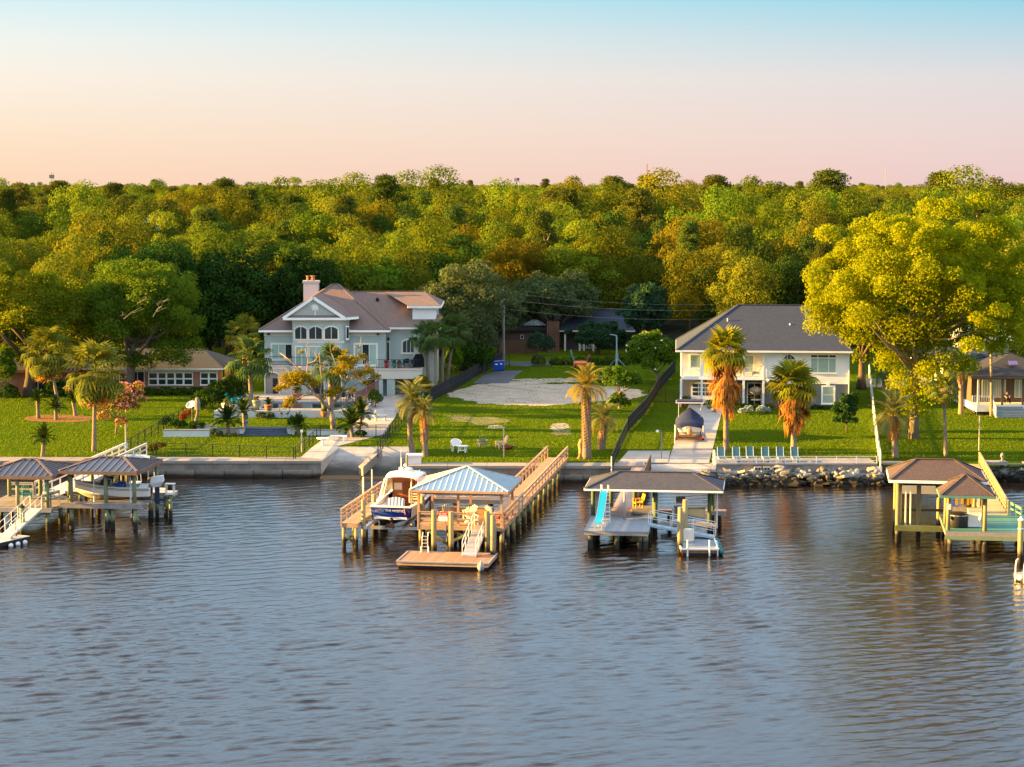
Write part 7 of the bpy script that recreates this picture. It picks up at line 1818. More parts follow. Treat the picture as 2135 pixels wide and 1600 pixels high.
def scatter_rocks(root, x0, x1, n, y0, y1, z0, z1, smin, smax):
    for i in range(n):
        f = rk.random(); x = rk.uniform(x0, x1); o = link("rock", rk.choice(ROCKS), None, root)
        o.location = (x, y0+(y1-y0)*f+rk.uniform(-.15, .15), z0+(z1-z0)*f+rk.uniform(-.1, .12)); s_ = rk.uniform(smin, smax)*(1.25 if rk.random() < .12 else 1)
        o.scale = (s_*rk.uniform(.8, 1.4), s_*rk.uniform(.7, 1.1), s_*rk.uniform(.55, 1)); o.rotation_euler = (rk.uniform(-.5, .5), rk.uniform(-.4, .4), rk.uniform(0, 6.28))
scatter_rocks(rr0, -.9, tw_+.3, 250, -2.2, -.15, -.12, 1.05, .42, .85)
for i in range(3):
    x = 3.6+.8*i; b = MB(); b.box(x-.3, x+.3, -.62, -.3, 1.12, 1.42); cb_ = b.build("cinder_block", M_conc, rr0)
    for s in (-.13, .13): MB().box(x+s-.09, x+s+.09, -.626, -.61, 1.18, 1.36).build("hollow_shade", M_shadein, cb_)  # dark plates paint the shade inside the block holes
p0, p1 = P(1838, 962, 1.65), P(1993, 962, 1.65)
sw1 = thing("stone_wall", "rough stone wall with concrete cap right of the terrace", "stone wall", (p0.x, 179.2, 0))
L_ = p1.x-p0.x; MB().box(0, L_, .1, .7, -1, 1.5).build("core", M_wallconc, sw1); MB().box(-.05, L_, -.05, .85, 1.503, 1.68).build("cap", M_capconc, sw1)
scatter_rocks(sw1, .1, L_-.1, 60, -.5, 0, .0, 1.2, .35, .6); scatter_rocks(sw1, -.2, L_+1, 26, -1.6, -.6, -.1, .2, .5, .8)
p0 = P(2062, 965, 1.65); sw2 = thing("stone_wall", "stone retaining wall with finial right of the green pier", "stone wall", (p0.x-.3, 179.6, 0))
MB().box(0, 22, 0, .7, -1, 1.45).build("core", M_wallconc, sw2); MB().box(-.1, 1.9, -.5, .8, 1.453, 1.72).build("cap", M_capconc, sw2); scatter_rocks(sw2, 0, 5, 40, -.5, -.05, 0, 1.2, .4, .65)
MB().lathe((1.6, .2, 1.725), [(.1, 0), (.12, .12), (.06, .2), (.2, .42), (.16, .62), (.02, .75)], 10).build("finial", M_capconc, sw2, True)
wall("seawall", 45.2, 75, 180.2, 1.45, 1.2, "low grey bulkhead at the right edge behind the green pier")

# ------------------------------------------------------------------ fences
def rail_fence(name, label, pts, h_, m, every=2.4, rails=(1.0, .06), wires=0, fabric=None, pickets=0, rw=.05, pw=.07, pk=.018):
    r = thing(name, label, "fence", pts[0]); o = V(pts[0])
    for a, b in zip(pts, pts[1:]):
        a, b = V(a)-o, V(b)-o; L = (b-a).length; n = max(1, round(L/every))
        for i in range(n):
            p, q = a.lerp(b, i/n), a.lerp(b, (i+1)/n)
            if i: p = p+V((0,0,0))
            MB().box(p.x-pw/2, p.x+pw/2, p.y-pw/2, p.y+pw/2, p.z-.2, p.z+h_+.05).build("post", m, r)
            if fabric is not None: MB().slab([p+V((0,0,.05)), q+V((0,0,.05)), q+V((0,0,h_-.03)), p+V((0,0,h_-.03))], V((b-a).cross(V((0,0,1)))).normalized()*.02).build("panel", fabric, r)
        for t in rails: MB().beam(a+V((0,0,h_*t)), b+V((0,0,h_*t)), rw, rw).build("rail", m, r)
        if pickets:
            k = MB(); c = int(L/pickets)
            for i in range(1, c): p = a.lerp(b, i/c); k.box(p.x-pk/2, p.x+pk/2, p.y-pk/2, p.y+pk/2, p.z+h_*rails[-1], p.z+h_*rails[0])
            k.build("pickets", m, r, kind="stuff")
        if wires:
            k = MB()
            for i in range(wires): z = h_*(i+1)/(wires+1); k.beam(a+V((0,0,z)), b+V((0,0,z)), .008, .008)
            c = int(L/.35)
            for i in range(c): p = a.lerp(b, i/c); k.box(p.x-.004, p.x+.004, p.y-.004, p.y+.004, p.z+.02, p.z+h_)
            k.build("wire_mesh", m, r, kind="stuff")
    p = V(pts[-1])-o; MB().box(p.x-pw/2, p.x+pw/2, p.y-pw/2, p.y+pw/2, p.z-.2, p.z+h_+.05).build("post", m, r)
    return r
M_fab = mat("black_fabric", (.012, .013, .016), .95, .3, 1)
rail_fence("chain_link_fence", "black chain link fence along the seawall edge of the pool lawn", [G(264, 948), G(388, 951), G(500, 955), G(612, 959)], 1.12, M_black, 2.6, (1.0, .04), 3)
rail_fence("chain_link_fence", "black chain link fence running back from the water between the left lawns", [G(258, 947), G(330, 905), G(382, 874)], 1.12, M_black, 2.4, (1.0,), 3)
rail_fence("chain_link_fence", "black chain link fence from the seawall back along the ramp apron", [G(616, 958), G(645, 932), G(668, 912)], 1.1, M_black, 2.4, (1.0,), 3)
rail_fence("chain_link_fence", "black wire gate across the curving drive", [G(752, 912), G(784, 911), G(812, 911)], 1.15, M_black, 1.9, (1.0, .06), 4)
rail_fence("chain_link_fence", "black chain link fence up the right side of the ramp and drive", [G(788, 950), G(813, 912), G(842, 878), G(868, 850)], 1.25, M_black, 2.4, (1.0, .06), 3)
rail_fence("black_fence", "black fabric covered fence beside the blue house", [G(898, 838), G(960, 806), G(1004, 780), G(1046, 758)], 1.5, M_black, 2.6, (1.0, .5), 0, M_fab)
rail_fence("black_fence", "black fabric covered fence between the vacant lot and the white house", [G(1310, 900), G(1346, 862), G(1375, 815), G(1408, 776)], 1.5, M_black, 2.6, (1.0, .5), 0, M_fab)
rail_fence("chain_link_fence", "open black fence continuing down to the dock landing", [G(1276, 978), G(1292, 940), G(1310, 900)], 1.3, M_black, 1.6, (1.0, .5, .06), 3)
rail_fence("picket_fence", "black iron picket fence between the lot and the white house garage", [G(1352, 840), G(1387, 840), G(1420, 840)], 1.35, M_black, 2.2, (1.0, .08), 0, None, .14)
rail_fence("picket_fence", "black iron gate and fence across the back of the drive", [G(1046, 766), G(1062, 766)], 1.6, M_black, 2.2, (1.0, .08), 0, None, .14)
rail_fence("picket_fence", "black iron fence behind the gate shrub", [G(1111, 766), G(1150, 766)], 1.5, M_black, 2.2, (1.0, .08), 0, None, .14)
def slat_fence(label, pts, h_, step=.16, w_=.09, every=2.4):
    r = thing("picket_fence", label, "fence", pts[0]); o = V(pts[0]); pr = None
    for a, b in zip(pts, pts[1:]):
        a, b = V(a)-o, V(b)-o; L = (b-a).length; n = int(L/step); ang = math.atan2(b.y-a.y, b.x-a.x)
        for i in range(n):
            p = a.lerp(b, (i+.5)/n); 
            c = MB().box(-w_/2, w_/2, -.015, .015, .06, h_).build("picket", M_pvc, r) if pr is None else share(pr); pr = pr or c
            c.location = p; c.rotation_euler = (0, 0, ang)
        for z in (.25, h_*.82): MB().beam(a+V((0,.04,z)), b+V((0,.04,z)), .03, .08).build("rail", M_pvc, r)
        for i in range(int(L/every)+1): p = a.lerp(b, min(1, i*every/L)); MB().box(p.x-.06, p.x+.06, p.y+.06, p.y+.17, -.1+p.z, p.z+h_+.08).build("post", M_pvc, r)
    return r
slat_fence("white picket fence across the back of the right yard", [(Q(1812,0,238).x, 238, 2.4), (Q(1900,0,238).x, 238, 2.4), (Q(1980,0,238).x, 238, 2.4)], 1.15)
slat_fence("long white fence running back from the terrace end to the house, seen edge on", [G(1836, 974), G(1829, 930), G(1822, 870), G(1816, 818), G(1812, 780)], 1.25, .2, .12)

# ------------------------------------------------------------------ pool terrace and garden walls
M_poolwall = mat("pale_blue_grey_stucco", (.52, .54, .52), .85, .1, 1, bump=.2)
zt = 2.62
pt = bpy.data.objects.new("pool_terrace", None); C.objects.link(pt); pt['kind'] = 'structure'; pt['label'] = "raised pale pool terrace in front of the blue house"
py0 = P(600, 857, zt).y; xL, xR = P(448, 857, zt).x, P(768, 850, zt).x
a0, a1 = P(545, 850, zt), P(740, 842, zt)
px0, px1 = P(545, 850, zt).x, P(735, 850, zt).x; pya, pyb = P(600, 852, zt).y, P(600, 838, zt).y
def dk_(x0, x1, y0, y1):
    nx = max(1, round((x1-x0)/2.4)); ny = max(1, round((y1-y0)/2.4))
    for i in range(nx):
        for j in range(ny): MB().box(x0+(x1-x0)*i/nx+.01, x0+(x1-x0)*(i+1)/nx-.01, y0+(y1-y0)*j/ny+.01, y0+(y1-y0)*(j+1)/ny-.01, 1.6, zt).build("paving_slab", M_conc, pt)
dk_(xL, px0, py0, 229.3); dk_(px1, xR, py0, 229.3); dk_(px0, px1, pyb, 229.3); dk_(px0, px1, py0, pya)
MB().box(xL-.05, xR+.05, py0-.3, py0-.003, 1.5, zt+.03).build("pool_wall", M_poolwall, pt)
tpool = NT("pool_water"); co = tpool.coord("Object"); tpool.pbr((.02, .055, .065), .05, tpool.bump(tpool.noise(co, 3, 3), .25, .04), 0, .5)
link("pool_water", MB().box(px0+.002, px1-.002, pya+.002, pyb-.002, 2.0, zt-.12).build("pool_water", tpool.m).data, None, None, kind="structure", label="dark still swimming pool"); bpy.data.objects.remove(bpy.data.objects["pool_water"])
def gwall(label, pxs, h_, m=None, t=.3, cap=True):
    a, b = G(*pxs[0]), G(*pxs[1]); r = thing("garden_wall", label, "garden wall", a); d = b-a
    MB().beam(V((0,0,h_/2-.15)), d+V((0,0,h_/2-.15)), t, h_+.3).build("wall", m or M_poolwall, r)
    if cap: MB().beam(V((0,0,h_+.045)), d+V((0,0,h_+.045)), t+.1, .09).build("cap", M_capconc, r)
    return r
gwall("white planter wall on the left of the pool lawn", ((341, 911), (437, 911)), .62); gwall("short white wall further back behind the planter bed", ((410, 897), (452, 897)), .4); gwall("low wall between the planter and the curved steps", ((440, 905), (504, 903)), .45)
gwall("low pale wall right of the curved steps, behind the birdbath", ((640, 908), (718, 908)), .5)
cs = thing("steps", "curved dark blue stone steps in the middle of the pool lawn", "steps", G(553, 908)); o = G(553, 908)
M_slate = mat("blue_slate", (.06, .075, .12), .8, .25, 2, bump=.2)
for i in range(4):
    b = MB(); N = 10; w2 = 2.6-.03*i; pts = []
    for k in range(N+1): x = -w2+2*w2*k/N; pts.append((x, -.25+i*.42+.55*(1-(x/w2)**2)*-1+.3, .14*(i+1)))
    b.slab(pts+[(w2, 2.2, .14*(i+1)), (-w2, 2.2, .14*(i+1))], (0, 0, -.14*(i+1)-.1)); b.build("step", M_slate, cs)
for px, lab in ((502, "white square pillar at the left end of the curved steps"), (607, "white square pillar at the right end of the curved steps")):
    p = G(px, 907); t = thing("pillar", lab, "pillar", p, 0, "pillars of the curved steps"); MB().lathe((0, 0, -.1), [(.30, 0), (.44, .75)], 4).build("post", M_poolwall, t); MB().box(-.42, .42, -.42, .42, .66, .76).build("cap", M_capconc, t)
gz_ = G(516, 893); t = thing("gazing_ball", "bright blue glass gazing ball by the curved steps", "garden ball", (gz_.x, gz_.y-.4, gz_.z)); MB().ell((0, 0, .75), (.17, .17, .17), 12, 8).build("ball", mat("blue_glass", (.06, .28, .62), .1, .05, 1, spec=.8), t, True); MB().lathe((0, 0, 0), [(.14, 0), (.06, .1), (.06, .5), (.13, .6)], 8).build("pedestal", M_capconc, t)
for px, py, rz, m_, lab in ((481, 845, -.9, M_turq, "front turquoise slatted lounge chair by the pool hedge"), (492, 841, -.9, M_turq, "second turquoise slatted lounge chair by the pool hedge")):
    p = P(px, py, zt); adirondack("lounge_chair", lab, m_, (p.x, p.y, zt), 1.1, "turquoise chairs by the pool", 1.25, "lounge chair")
for px, py, lab in ((508, 836, "striped grey sling lounger left of the palmetto"), (517, 834, "striped grey sling lounger nearer the palmetto")):
    p = P(px, py, zt); lounge(lab, (p.x, p.y, zt), 1.15, mat("grey_sling", (.26, .24, .26), .8, .15, 8), M_black, "grey sling loungers by the pool")
M_terr = mat("terracotta", (.42, .17, .08))
def pot(lab, px, py, z, m, r, h_, lm=None, n=0, lr=.5, seed=1, name="potted_plant", flower=None):
    p = P(px, py, z); t = thing(name, lab, "potted plant" if lm else "pot", p)
    MB().lathe((0, 0, 0), [(r*.62, 0), (r*.95, h_*.5), (r, h_*.85), (r*1.12, h_*.9), (r*1.12, h_), (r*.85, h_)], 12).build("pot", m, t, True)
    if lm: link("leaves", leaves_mesh("leaves", [(0, 0, h_+lr*.6, lr, lr, lr*.8), (lr*.4, 0, h_+lr*.9, lr*.6, lr*.6, lr*.5)], n, .16, np.random.default_rng(seed), jitter=.9, hole=.2, shell=(.4, 1.1)), lm, t)
    return t
pp = pot("terracotta pot with a sago on the pool coping", 560, 857, zt, M_terra, .42, .62)
for i in range(18):
    o = link("frond", frond_mesh('sago', i % 2, L_sago), None, pp); o.location = (0, 0, .6); o.rotation_euler = (0, -math.radians(70-3*i), i*2.4); o.scale = (.7,)*3
pot("tall grey green urn left of the potted sago", 535, 855, zt, mat("grey_green_glaze", (.20, .25, .20), .5, .2, 3), .42, 1.0, L_rust, 120, .3, 2); pot("large terracotta pot by the pool arcade", 620, 834, zt, M_terra, .55, .75, L_rust, 260, .5, 3)
pot("terracotta pot below the gnarled tree", 676, 869, 2.1, M_terra, .35, .5, L_hedge, 90, .3, 4); pot("tall olive urn by the tree trunk", 677, 858, zt, mat("olive_glaze", (.14, .15, .08), .5, .2, 3), .34, .9)
pot("white square planter at the pool corner, left", 471, 856, zt-.1, M_poolwall, .42, .75, L_rust, 100, .35, 5); pot("white square planter at the pool corner, right", 485, 857, zt-.1, M_poolwall, .36, .65, L_hedge, 80, .3, 6)
pot("blue glazed pot by the carport bush", 793, 838, 2.4, mat("blue_glaze", (.02, .06, .40), .3, .1, 2, spec=.6), .3, .5); pot("terracotta pot beside the blue glazed pot", 786, 841, 2.4, M_terra, .3, .5)
for px, py, lab, fl_ in ((1424, 849, "red geranium in a pot at the garage corner", M_red), (1428, 843, "bushy pot at the garage corner", None), (1479, 853, "blue grey pot with ferns on the drive, right of the garage door", None), (1489, 860, "dark pot with yellow green shrub beside the fern pot", None)):
    p = G(px, py); pot(lab, px, py, p.z, M_bluegrey if py != 849 else M_red, .28, .4, L_hedgel, 200, .42, int(px))
for px, flip, lab in ((586, 1, "left bronze heron statue by the pool wall"), (600, -1, "right bronze heron statue by the pool wall")):
    p = G(px, 875); t = thing("heron_statue", lab, "statue", p, 0, "heron statues by the pool wall"); m_ = mat("bronze_dark", (.05, .05, .05), .5, .2, 3)
    k = MB(); k.tube([(.05, 0, 0), (.03, 0, .5)], .02, 5); k.tube([(-.05, 0, 0), (-.03, 0, .5)], .02, 5); k.tube([(.2*flip, 0, .52), (0, 0, .66), (-.14*flip, 0, .78)], [.03, .13, .06], 8); k.tube([(-.14*flip, 0, .78), (-.22*flip, 0, .95), (-.12*flip, 0, 1.1), (-.2*flip, 0, 1.24)], [.055, .04, .035, .05], 6); k.tube([(-.2*flip, 0, 1.24), (-.42*flip, 0, 1.2)], [.035, .006], 5)
    k.build("bird", m_, t, True)
srf = thing("ramp_railing", "red brown wooden railing on the raised walk beside the carport", "railing", P(741, 842, zt)); o = srf.location
q_ = P(789, 822, zt)-o
nb_ = 20
for i in range(nb_+1):
    p = q_*(i/nb_); MB().box(p.x-.05, p.x+.05, p.y-.02, p.y+.02, p.z-.3, p.z+1.05+.45*i/nb_).build("baluster", mat("rosewood_stain", (.22, .085, .07), .7, .2, 3), srf)
MB().beam(V((0, 0, 1.1)), q_+V((0, 0, 1.55)), .1, .07).build("top_rail", mat("rosewood_stain", (.22, .085, .07)), srf); MB().beam(V((0, .02, .12)), q_+V((0, .02, .25)), .06, .16).build("base_rail", mat("rosewood_stain", (.22, .085, .07)), srf)
# balcony furniture
gr = thing("grill", "grill under a black cover at the right end of the balcony", "grill", Q(882, 768, Yb-1.2)); gr.location.z = Q(830, 769, Yb-3.4).z; gr.location.x -= .5
k = MB(); k.add([(-.65,-.35,0),(.65,-.35,0),(.65,.35,0),(-.65,.35,0),(-.6,-.3,.95),(.6,-.3,.95),(.6,.3,.95),(-.6,.3,.95),(-.35,-.2,1.45),(.35,-.2,1.45),(.35,.2,1.45),(-.35,.2,1.45)], [(0,1,5,4),(1,2,6,5),(2,3,7,6),(3,0,4,7),(4,5,9,8),(5,6,10,9),(6,7,11,10),(7,4,8,11),(8,9,10,11)]); k.build("cover", M_fab, gr)
zb2 = gr.location.z
for px, m_, lab in ((806, M_red, "red potted plant on the balcony"), (832, M_terra, "terracotta pot on the balcony edge"), (822, mat("teal_glaze", (.05, .22, .24), .4, .1, 2), "teal pot on the balcony")):
    p = Q(px, 768, Yb-2.8); t = thing("potted_plant", lab, "potted plant", (p.x, Yb-2.8, zb2)); MB().lathe((0,0,0), [(.16,0),(.25,.3),(.27,.4),(.2,.4)], 10).build("pot", m_, t); link("leaves", leaves_mesh("leaves", [(0,0,.65,.3,.3,.3)], 90, .15, np.random.default_rng(int(px)), jitter=.9, hole=.1, shell=(.3,1.1)), L_hedge if m_ != M_red else mat("red_leaf", (.45,.03,.04), .8, .3, 3), t)
def table_set(lab, loc, m, n=4):
    t = thing("patio_table", lab, "table", loc); MB().cyl(0, 0, .70, .74, .6, .6, 14).build("top", m, t); MB().cyl(0, 0, 0, .70, .05, .05, 8).build("pedestal", m, t)
    for i in range(n):
        a = 6.283*i/n+.5; c_ = thing("patio_chair", "dark metal patio chair", "chair", V(loc)+V((1.0*math.cos(a), 1.0*math.sin(a), 0)), a+math.pi/2, "dark patio chairs on the balcony" if loc[2] > 4 else "dark patio chairs by the carport walk")
        c_['label'] = f"dark metal patio chair on the {['right', 'far', 'left', 'near'][i % 4]} side of the table {'on the balcony' if loc[2] > 4 else 'by the pool'}"
        MB().box(-.23, .23, -.23, .23, .42, .46).build("seat", m, c_); MB().slab([(-.23, .2, .46), (.23, .2, .46), (.23, .3, .95), (-.23, .3, .95)], (0, .03, 0)).build("backrest", m, c_)
        for x in (-.2, .2):
            for y in (-.2, .2): MB().box(x-.02, x+.02, y-.02, y+.02, 0, .42).build("leg", m, c_)
table_set("dark metal dining table on the balcony", (Q(855, 760, Yb-1.6).x, Yb-1.7, zb2), M_black); p = P(722, 838, zt); table_set("dark patio table by the wooden railing", (p.x, p.y, zt), M_black)
lb = P(805, 872, 2.1); t = thing("garden_bench", "white ornate garden seat beside the driveway", "bench", G(793, 878), .3)
for s in (-.5, .5): MB().lathe((s, 0, 0), [(.2, 0), (.1, .1), (.1, .4), (.22, .5)], 6).build("support", M_poolwall, t)
MB().box(-.75, .75, -.28, .28, .503, .62).build("seat", M_poolwall, t); MB().slab([(-.6, .25, .62), (.6, .25, .62), (.4, .35, 1.1), (-.4, .35, 1.1)], (0, .08, 0)).build("backrest", M_poolwall, t)

# ------------------------------------------------------------------ small things on the left lawns
p = G(673, 930); t = thing("birdbath", "white stone birdbath table on the ramp apron", "birdbath", p); MB().lathe((0, 0, 0), [(.3, 0), (.32, .08), (.12, .2), (.14, .55), (.3, .62)], 10).build("pedestal", M_white, t, True); MB().lathe((0, 0, .62), [(.25, 0), (.58, .06), (.6, .14), (.5, .12), (.1, .10)], 16).build("basin", M_white, t, True)
p = G(706, 920); t = thing("stone_bench", "curved white stone bench beside the birdbath", "bench", p)
for s in (-.5, .5): MB().box(s-.1, s+.1, -.2, .2, 0, .42).build("support", M_white, t)
k = MB(); N = 8; k.slab([(-.8+1.6*i/N, -.22+.18*(1-(2*i/N-1)**2), .52) for i in range(N+1)]+[(.8-1.6*i/N, .22+.18*(1-(2*i/N-1)**2), .52) for i in range(N+1)], (0, 0, -.095)); k.build("seat", M_white, t)
def lamp_post(lab, px, pyb, pyt, m, r=.05, head=None, name="post", cat="post"):
    p = G(px, pyb); H = Q(px, pyt, p.y).z-p.z; t = thing(name, lab, cat, p); MB().cyl(0, 0, -.2, H, r, r*.9, 7).build("shaft", m, t)
    if head == 'ball': MB().ell((0, 0, H+.1), (.13, .13, .16), 9, 6).build("lamp_head", M_pvc, t, True)
    if head == 'hook': MB().tube([(0, 0, H-.05), (-.1, 0, H+.2), (-.35, 0, H+.22)], .03, 5).build("arm", m, t); MB().lathe((-.38, 0, H+.05), [(.02, .2), (.14, .1), (.16, 0), (.05, 0)], 8).build("lamp_head", M_pvc, t)
    if head == 'box': MB().box(-.13, .13, -.1, .1, H, H+.38).build("box", M_greywood, t)
    if head == 'bar': MB().box(-.3, .1, -.05, .05, H-.06, H+.05).build("cross_arm", m, t)
    return t
M_palepost = mat("pale_post", (.62, .47, .32), .8, .12, 2)
lamp_post("tan lamp post on the lawn above the ramp apron", 629, 944, 902, M_palepost, .06, 'ball'); lamp_post("pale wooden post beside the fire pit", 1050, 953, 892, M_palepost, .06, 'bar'); lamp_post("grey post with small box near the new pier", 1136, 957, 942, M_greywood, .05, 'box')
lamp_post("tall grey lamp post at the head of the grey pier", 1379, 958, 902, mat("grey_steel", (.22,.23,.25), .5, .1, 2), .05, 'hook', "lamp_post", "lamp post"); lamp_post("thin white marker post at the end of the black fence", 1275, 986, 952, M_pvc, .05); lamp_post("tall thin wooden pole at the head of the green pier", 2041, 940, 868, M_palepost, .06); lamp_post("white guide post left of the covered trailer boat", 1407, 926, 886, M_pvc, .05)
t = lamp_post("grey utility post with meter box at the left fence corner", 263, 948, 884, M_greywood, .08); MB().box(-.18, .18, -.2, -.08, .55, 1.1).build("meter_box", mat("meter_grey", (.40,.46,.48), .6, .08, 2), t)
p = G(401, 884); t = thing("satellite_dish", "pale grey satellite dish on a green post by the hedge", "satellite dish", p); MB().cyl(0, 0, -.1, 1.75, .05, .05, 7).build("post", mat("post_green", (.12, .2, .14), .7, .1, 2), t)
k = MB(); k.lathe((0, 0, 0), [(.05, -.10), (.3, -.07), (.46, -.01), (.52, .06), (.50, .06), (.43, .01), (.28, -.05), (.05, -.075)], 14); do = k.build("dish", mat("dish_grey", (.50, .56, .57), .5, .05, 1), t, True); do.location = (-.1, -.15, 1.95); do.rotation_euler = (math.radians(38), math.radians(-20), 0); MB().tube([(-.1, -.2, 1.7), (-.2, -.6, 1.95), (-.25, -.62, 2.2)], .025, 5).build("feed_arm", M_greywood, t)
p = G(406, 894); t = thing("dead_palm", "leaning dead palm stump with shaggy grey head beside the dish", "dead palm", p); MB().tube([(0, 0, -.2), (.12, 0, .8), (.32, 0, 1.6), (.28, 0, 2.4)], [.17, .15, .14, .15], 8).build("trunk", M_palmbark, t, True); MB().tube([(.3, 0, 1.9), (.3, 0, 2.6), (.28, 0, 3.1)], [.28, .3, .16], 8).build("dead_skirt", mat("grey_thatch", (.24, .20, .17), .95, .3, 3), t)
bed = [G(125+75*math.cos(a), 873+8*math.sin(a)) for a in np.linspace(0, 6.28, 25)[:-1]]
sheet("mulch_bed", None, mat("pine_straw_mulch", (.28, .10, .035), .95, .4, 2, bump=.6, bscale=8), .02, "oval bed of red pine straw", pts=bed)
p = G(145, 938); t = thing("fallen_frond", "fallen dry palm frond on the left lawn", "frond", p); link("frond", frond_mesh('fan', 1, M_dead), None, t).rotation_euler = (0, .25, .3)
# ------------------------------------------------------------------ vacant lot things
def monobloc(lab, loc, rz):
    t = thing("garden_chair", lab, "chair", loc, rz)
    MB().box(-.28, .28, -.28, .25, .40, .44).build("seat", M_pvc, t)
    k = MB(); N = 8
    for i in range(N):
        a0_, a1_ = math.pi*(-.12+1.24*i/N), math.pi*(-.12+1.24*(i+1)/N); h0, h1 = .62+.26*max(0, math.sin(a0_)), .62+.26*max(0, math.sin(a1_))
        k.slab([(.34*math.cos(a0_), .3*math.sin(a0_), .42), (.34*math.cos(a1_), .3*math.sin(a1_), .42), (.37*math.cos(a1_), .36*math.sin(a1_), h1), (.37*math.cos(a0_), .36*math.sin(a0_), h0)], (.02*math.cos(a0_), .02*math.sin(a0_), 0))
    k.build("backrest", M_pvc, t)
    for x in (-.25, .25):
        for y in (-.25, .24): MB().beam((x, y, .4), (x*1.15, y*1.15, 0), .06, .06).build("leg", M_pvc, t)
    return t
p = G(951, 941); monobloc("white plastic armchair on the sunny lawn behind the round table", p, .2).scale = (1.3,)*3
p = G(964, 944); t = thing("garden_table", "small round white plastic table on the sunny lawn", "table", p); MB().cyl(0, 0, .58, .63, .55, .58, 16).build("top", M_pvc, t)
for a in range(4): an = a*1.571+.6; MB().beam((.35*math.cos(an), .35*math.sin(an), .58), (.48*math.cos(an), .48*math.sin(an), 0), .08, .06).build("leg", M_pvc, t)
MB().box(-.3, .3, -.3, .3, .2, .23).build("shelf", M_pvc, t)
adirondack("adirondack_chair", "blue grey adirondack chair on the lawn with its back to the water", mat("blue_grey_plastic", (.17, .19, .24), .6, .08, 2), G(1006, 933), math.pi+.1, None, 1.15); adirondack("adirondack_chair", "pale adirondack chair by the fire pit, turned left", mat("sandy_plastic", (.55, .42, .34), .6, .08, 2), G(1046, 936), -1.2, None, 1.15)
p = G(1058, 943); t = thing("fire_pit", "rusty round steel fire pit on the lawn", "fire pit", p); M_rust = mat("rusted_steel", (.12, .04, .025), .9, .3, 3); MB().lathe((0, 0, .22), [(.2, 0), (.55, .15), (.66, .38), (.62, .38), (.45, .2), (.1, .12)], 14).build("bowl", M_rust, t, True)
for a in range(3): an = a*2.09; MB().beam((.4*math.cos(an), .4*math.sin(an), .32), (.55*math.cos(an), .55*math.sin(an), 0), .05, .05).build("leg", M_rust, t)
p = P(864, 966, 1.46); t = thing("dock_box", "large white dock box on the seawall cap below the two pindo palms", "dock box", p, .05); t.scale = (1.05,)*3; k = MB(); k.lathe((0, 0, 0), [(.78, 0), (.86, .62)], 4); o = k.build("box", M_pvc, t); o.rotation_euler.z = math.pi/4; o.scale = (1, .62, 1) ; o.scale = (1, 1, 1)
MB().box(-.68, .68, -.66, .66, .63, .76).build("lid", M_pvc, t)
p = P(846, 968, 1.4); t = thing("mooring_piling", "thin yellow piling rising beside the white dock box", "piling", (p.x+.2, 178.2, 0)); piling(t, 0, 0, 2.5, .1, m=M_pile, name="pile")
p = G(1209, 957); t = thing("driftwood_stump", "golden weathered stump leaning on the tall pindo palm", "stump", p)
MB().tube([(0, 0, -.1), (.1, 0, .7), (.02, 0, 1.3), (.12, 0, 1.75)], [.34, .2, .22, .14], 7).build("trunk", mat("weathered_stump", (.42, .26, .10), .9, .3, 3, bump=.5), t, True); MB().tube([(.1, 0, .7), (.45, .1, 1.0), (.4, 0, 1.5)], [.14, .12, .06], 6).build("limb", mat("weathered_stump", (.42, .26, .10)), t, True)
for i, (px, dy) in enumerate(((1035, 0), (1045, .6))):
    p = G(px, 774); t = thing("wheelie_bin", f"{'front' if i == 0 else 'rear right'} blue wheeled bin by the back gate", "bin", (p.x, p.y+dy, p.z+.02), 0, "blue wheeled bins"); M_bin = mat("blue_plastic", (.01, .07, .42), .45, .06, 1)
    k = MB(); k.add([(-.32,-.35,.08),(.32,-.35,.08),(.32,.3,.08),(-.32,.3,.08),(-.4,-.42,1.05),(.4,-.42,1.05),(.4,.42,1.05),(-.4,.42,1.05)], [(3,2,1,0),(0,1,5,4),(1,2,6,5),(2,3,7,6),(3,0,4,7),(4,5,6,7)]); k.build("body", M_bin, t); MB().boxc((0, -.02, 1.12), (.86, .92, .09), rx=.06).build("lid", M_bin, t)
    MB().box(-.15, .15, -.43, -.40, .75, .9).build("sticker", M_pvc, t)
    for s in (-.34, .34): MB().tube([(s-.03, .34, .14), (s+.03, .34, .14)], .14, 10).build("wheel", M_black, t); t.scale = (1.05,)*3
p = G(1211, 768); t = thing("tiller", "orange garden tractor attachment with raised arms parked on the back lawn", "mower", p); M_or = mat("orange_paint", (.62, .12, .02), .5, .08, 2)
MB().box(-.95, .85, -.5, .5, .18, .68).build("deck", M_or, t); MB().slab([(-1.0, -.55, .68), (.9, -.55, .68), (.8, .3, .9), (-.9, .3, .9)], (0, 0, -.06)).build("hood", M_or, t)
for x, d, m_ in ((-.8, -.35, M_greenpost), (.75, .35, M_or)): MB().beam((x, 0, .8), (x+d, .1, 1.75), .16, .16).build("arm", m_, t); MB().beam((x+d, .1, 1.75), (x+d*1.35, .1, 2.3), .2, .24).build("ram", M_black if x > 0 else M_greenpost, t)
for x in (-.7, .7): MB().tube([(x-.1, -.52, .22), (x+.1, -.52, .22)], .22, 10).build("wheel", M_black, t)
for x in (.95,): MB().box(x, x+.35, -.3, .3, .2, 1.4).build("engine", M_black, t)
p = G(1286, 764); t = thing("winch_mast", "pale blue steel mast on tripod legs behind the crape myrtle", "mast", p); H = Q(1284, 700, p.y).z-p.z; M_bst = mat("blue_grey_steel", (.28, .36, .40), .5, .1, 2, metal=.2)
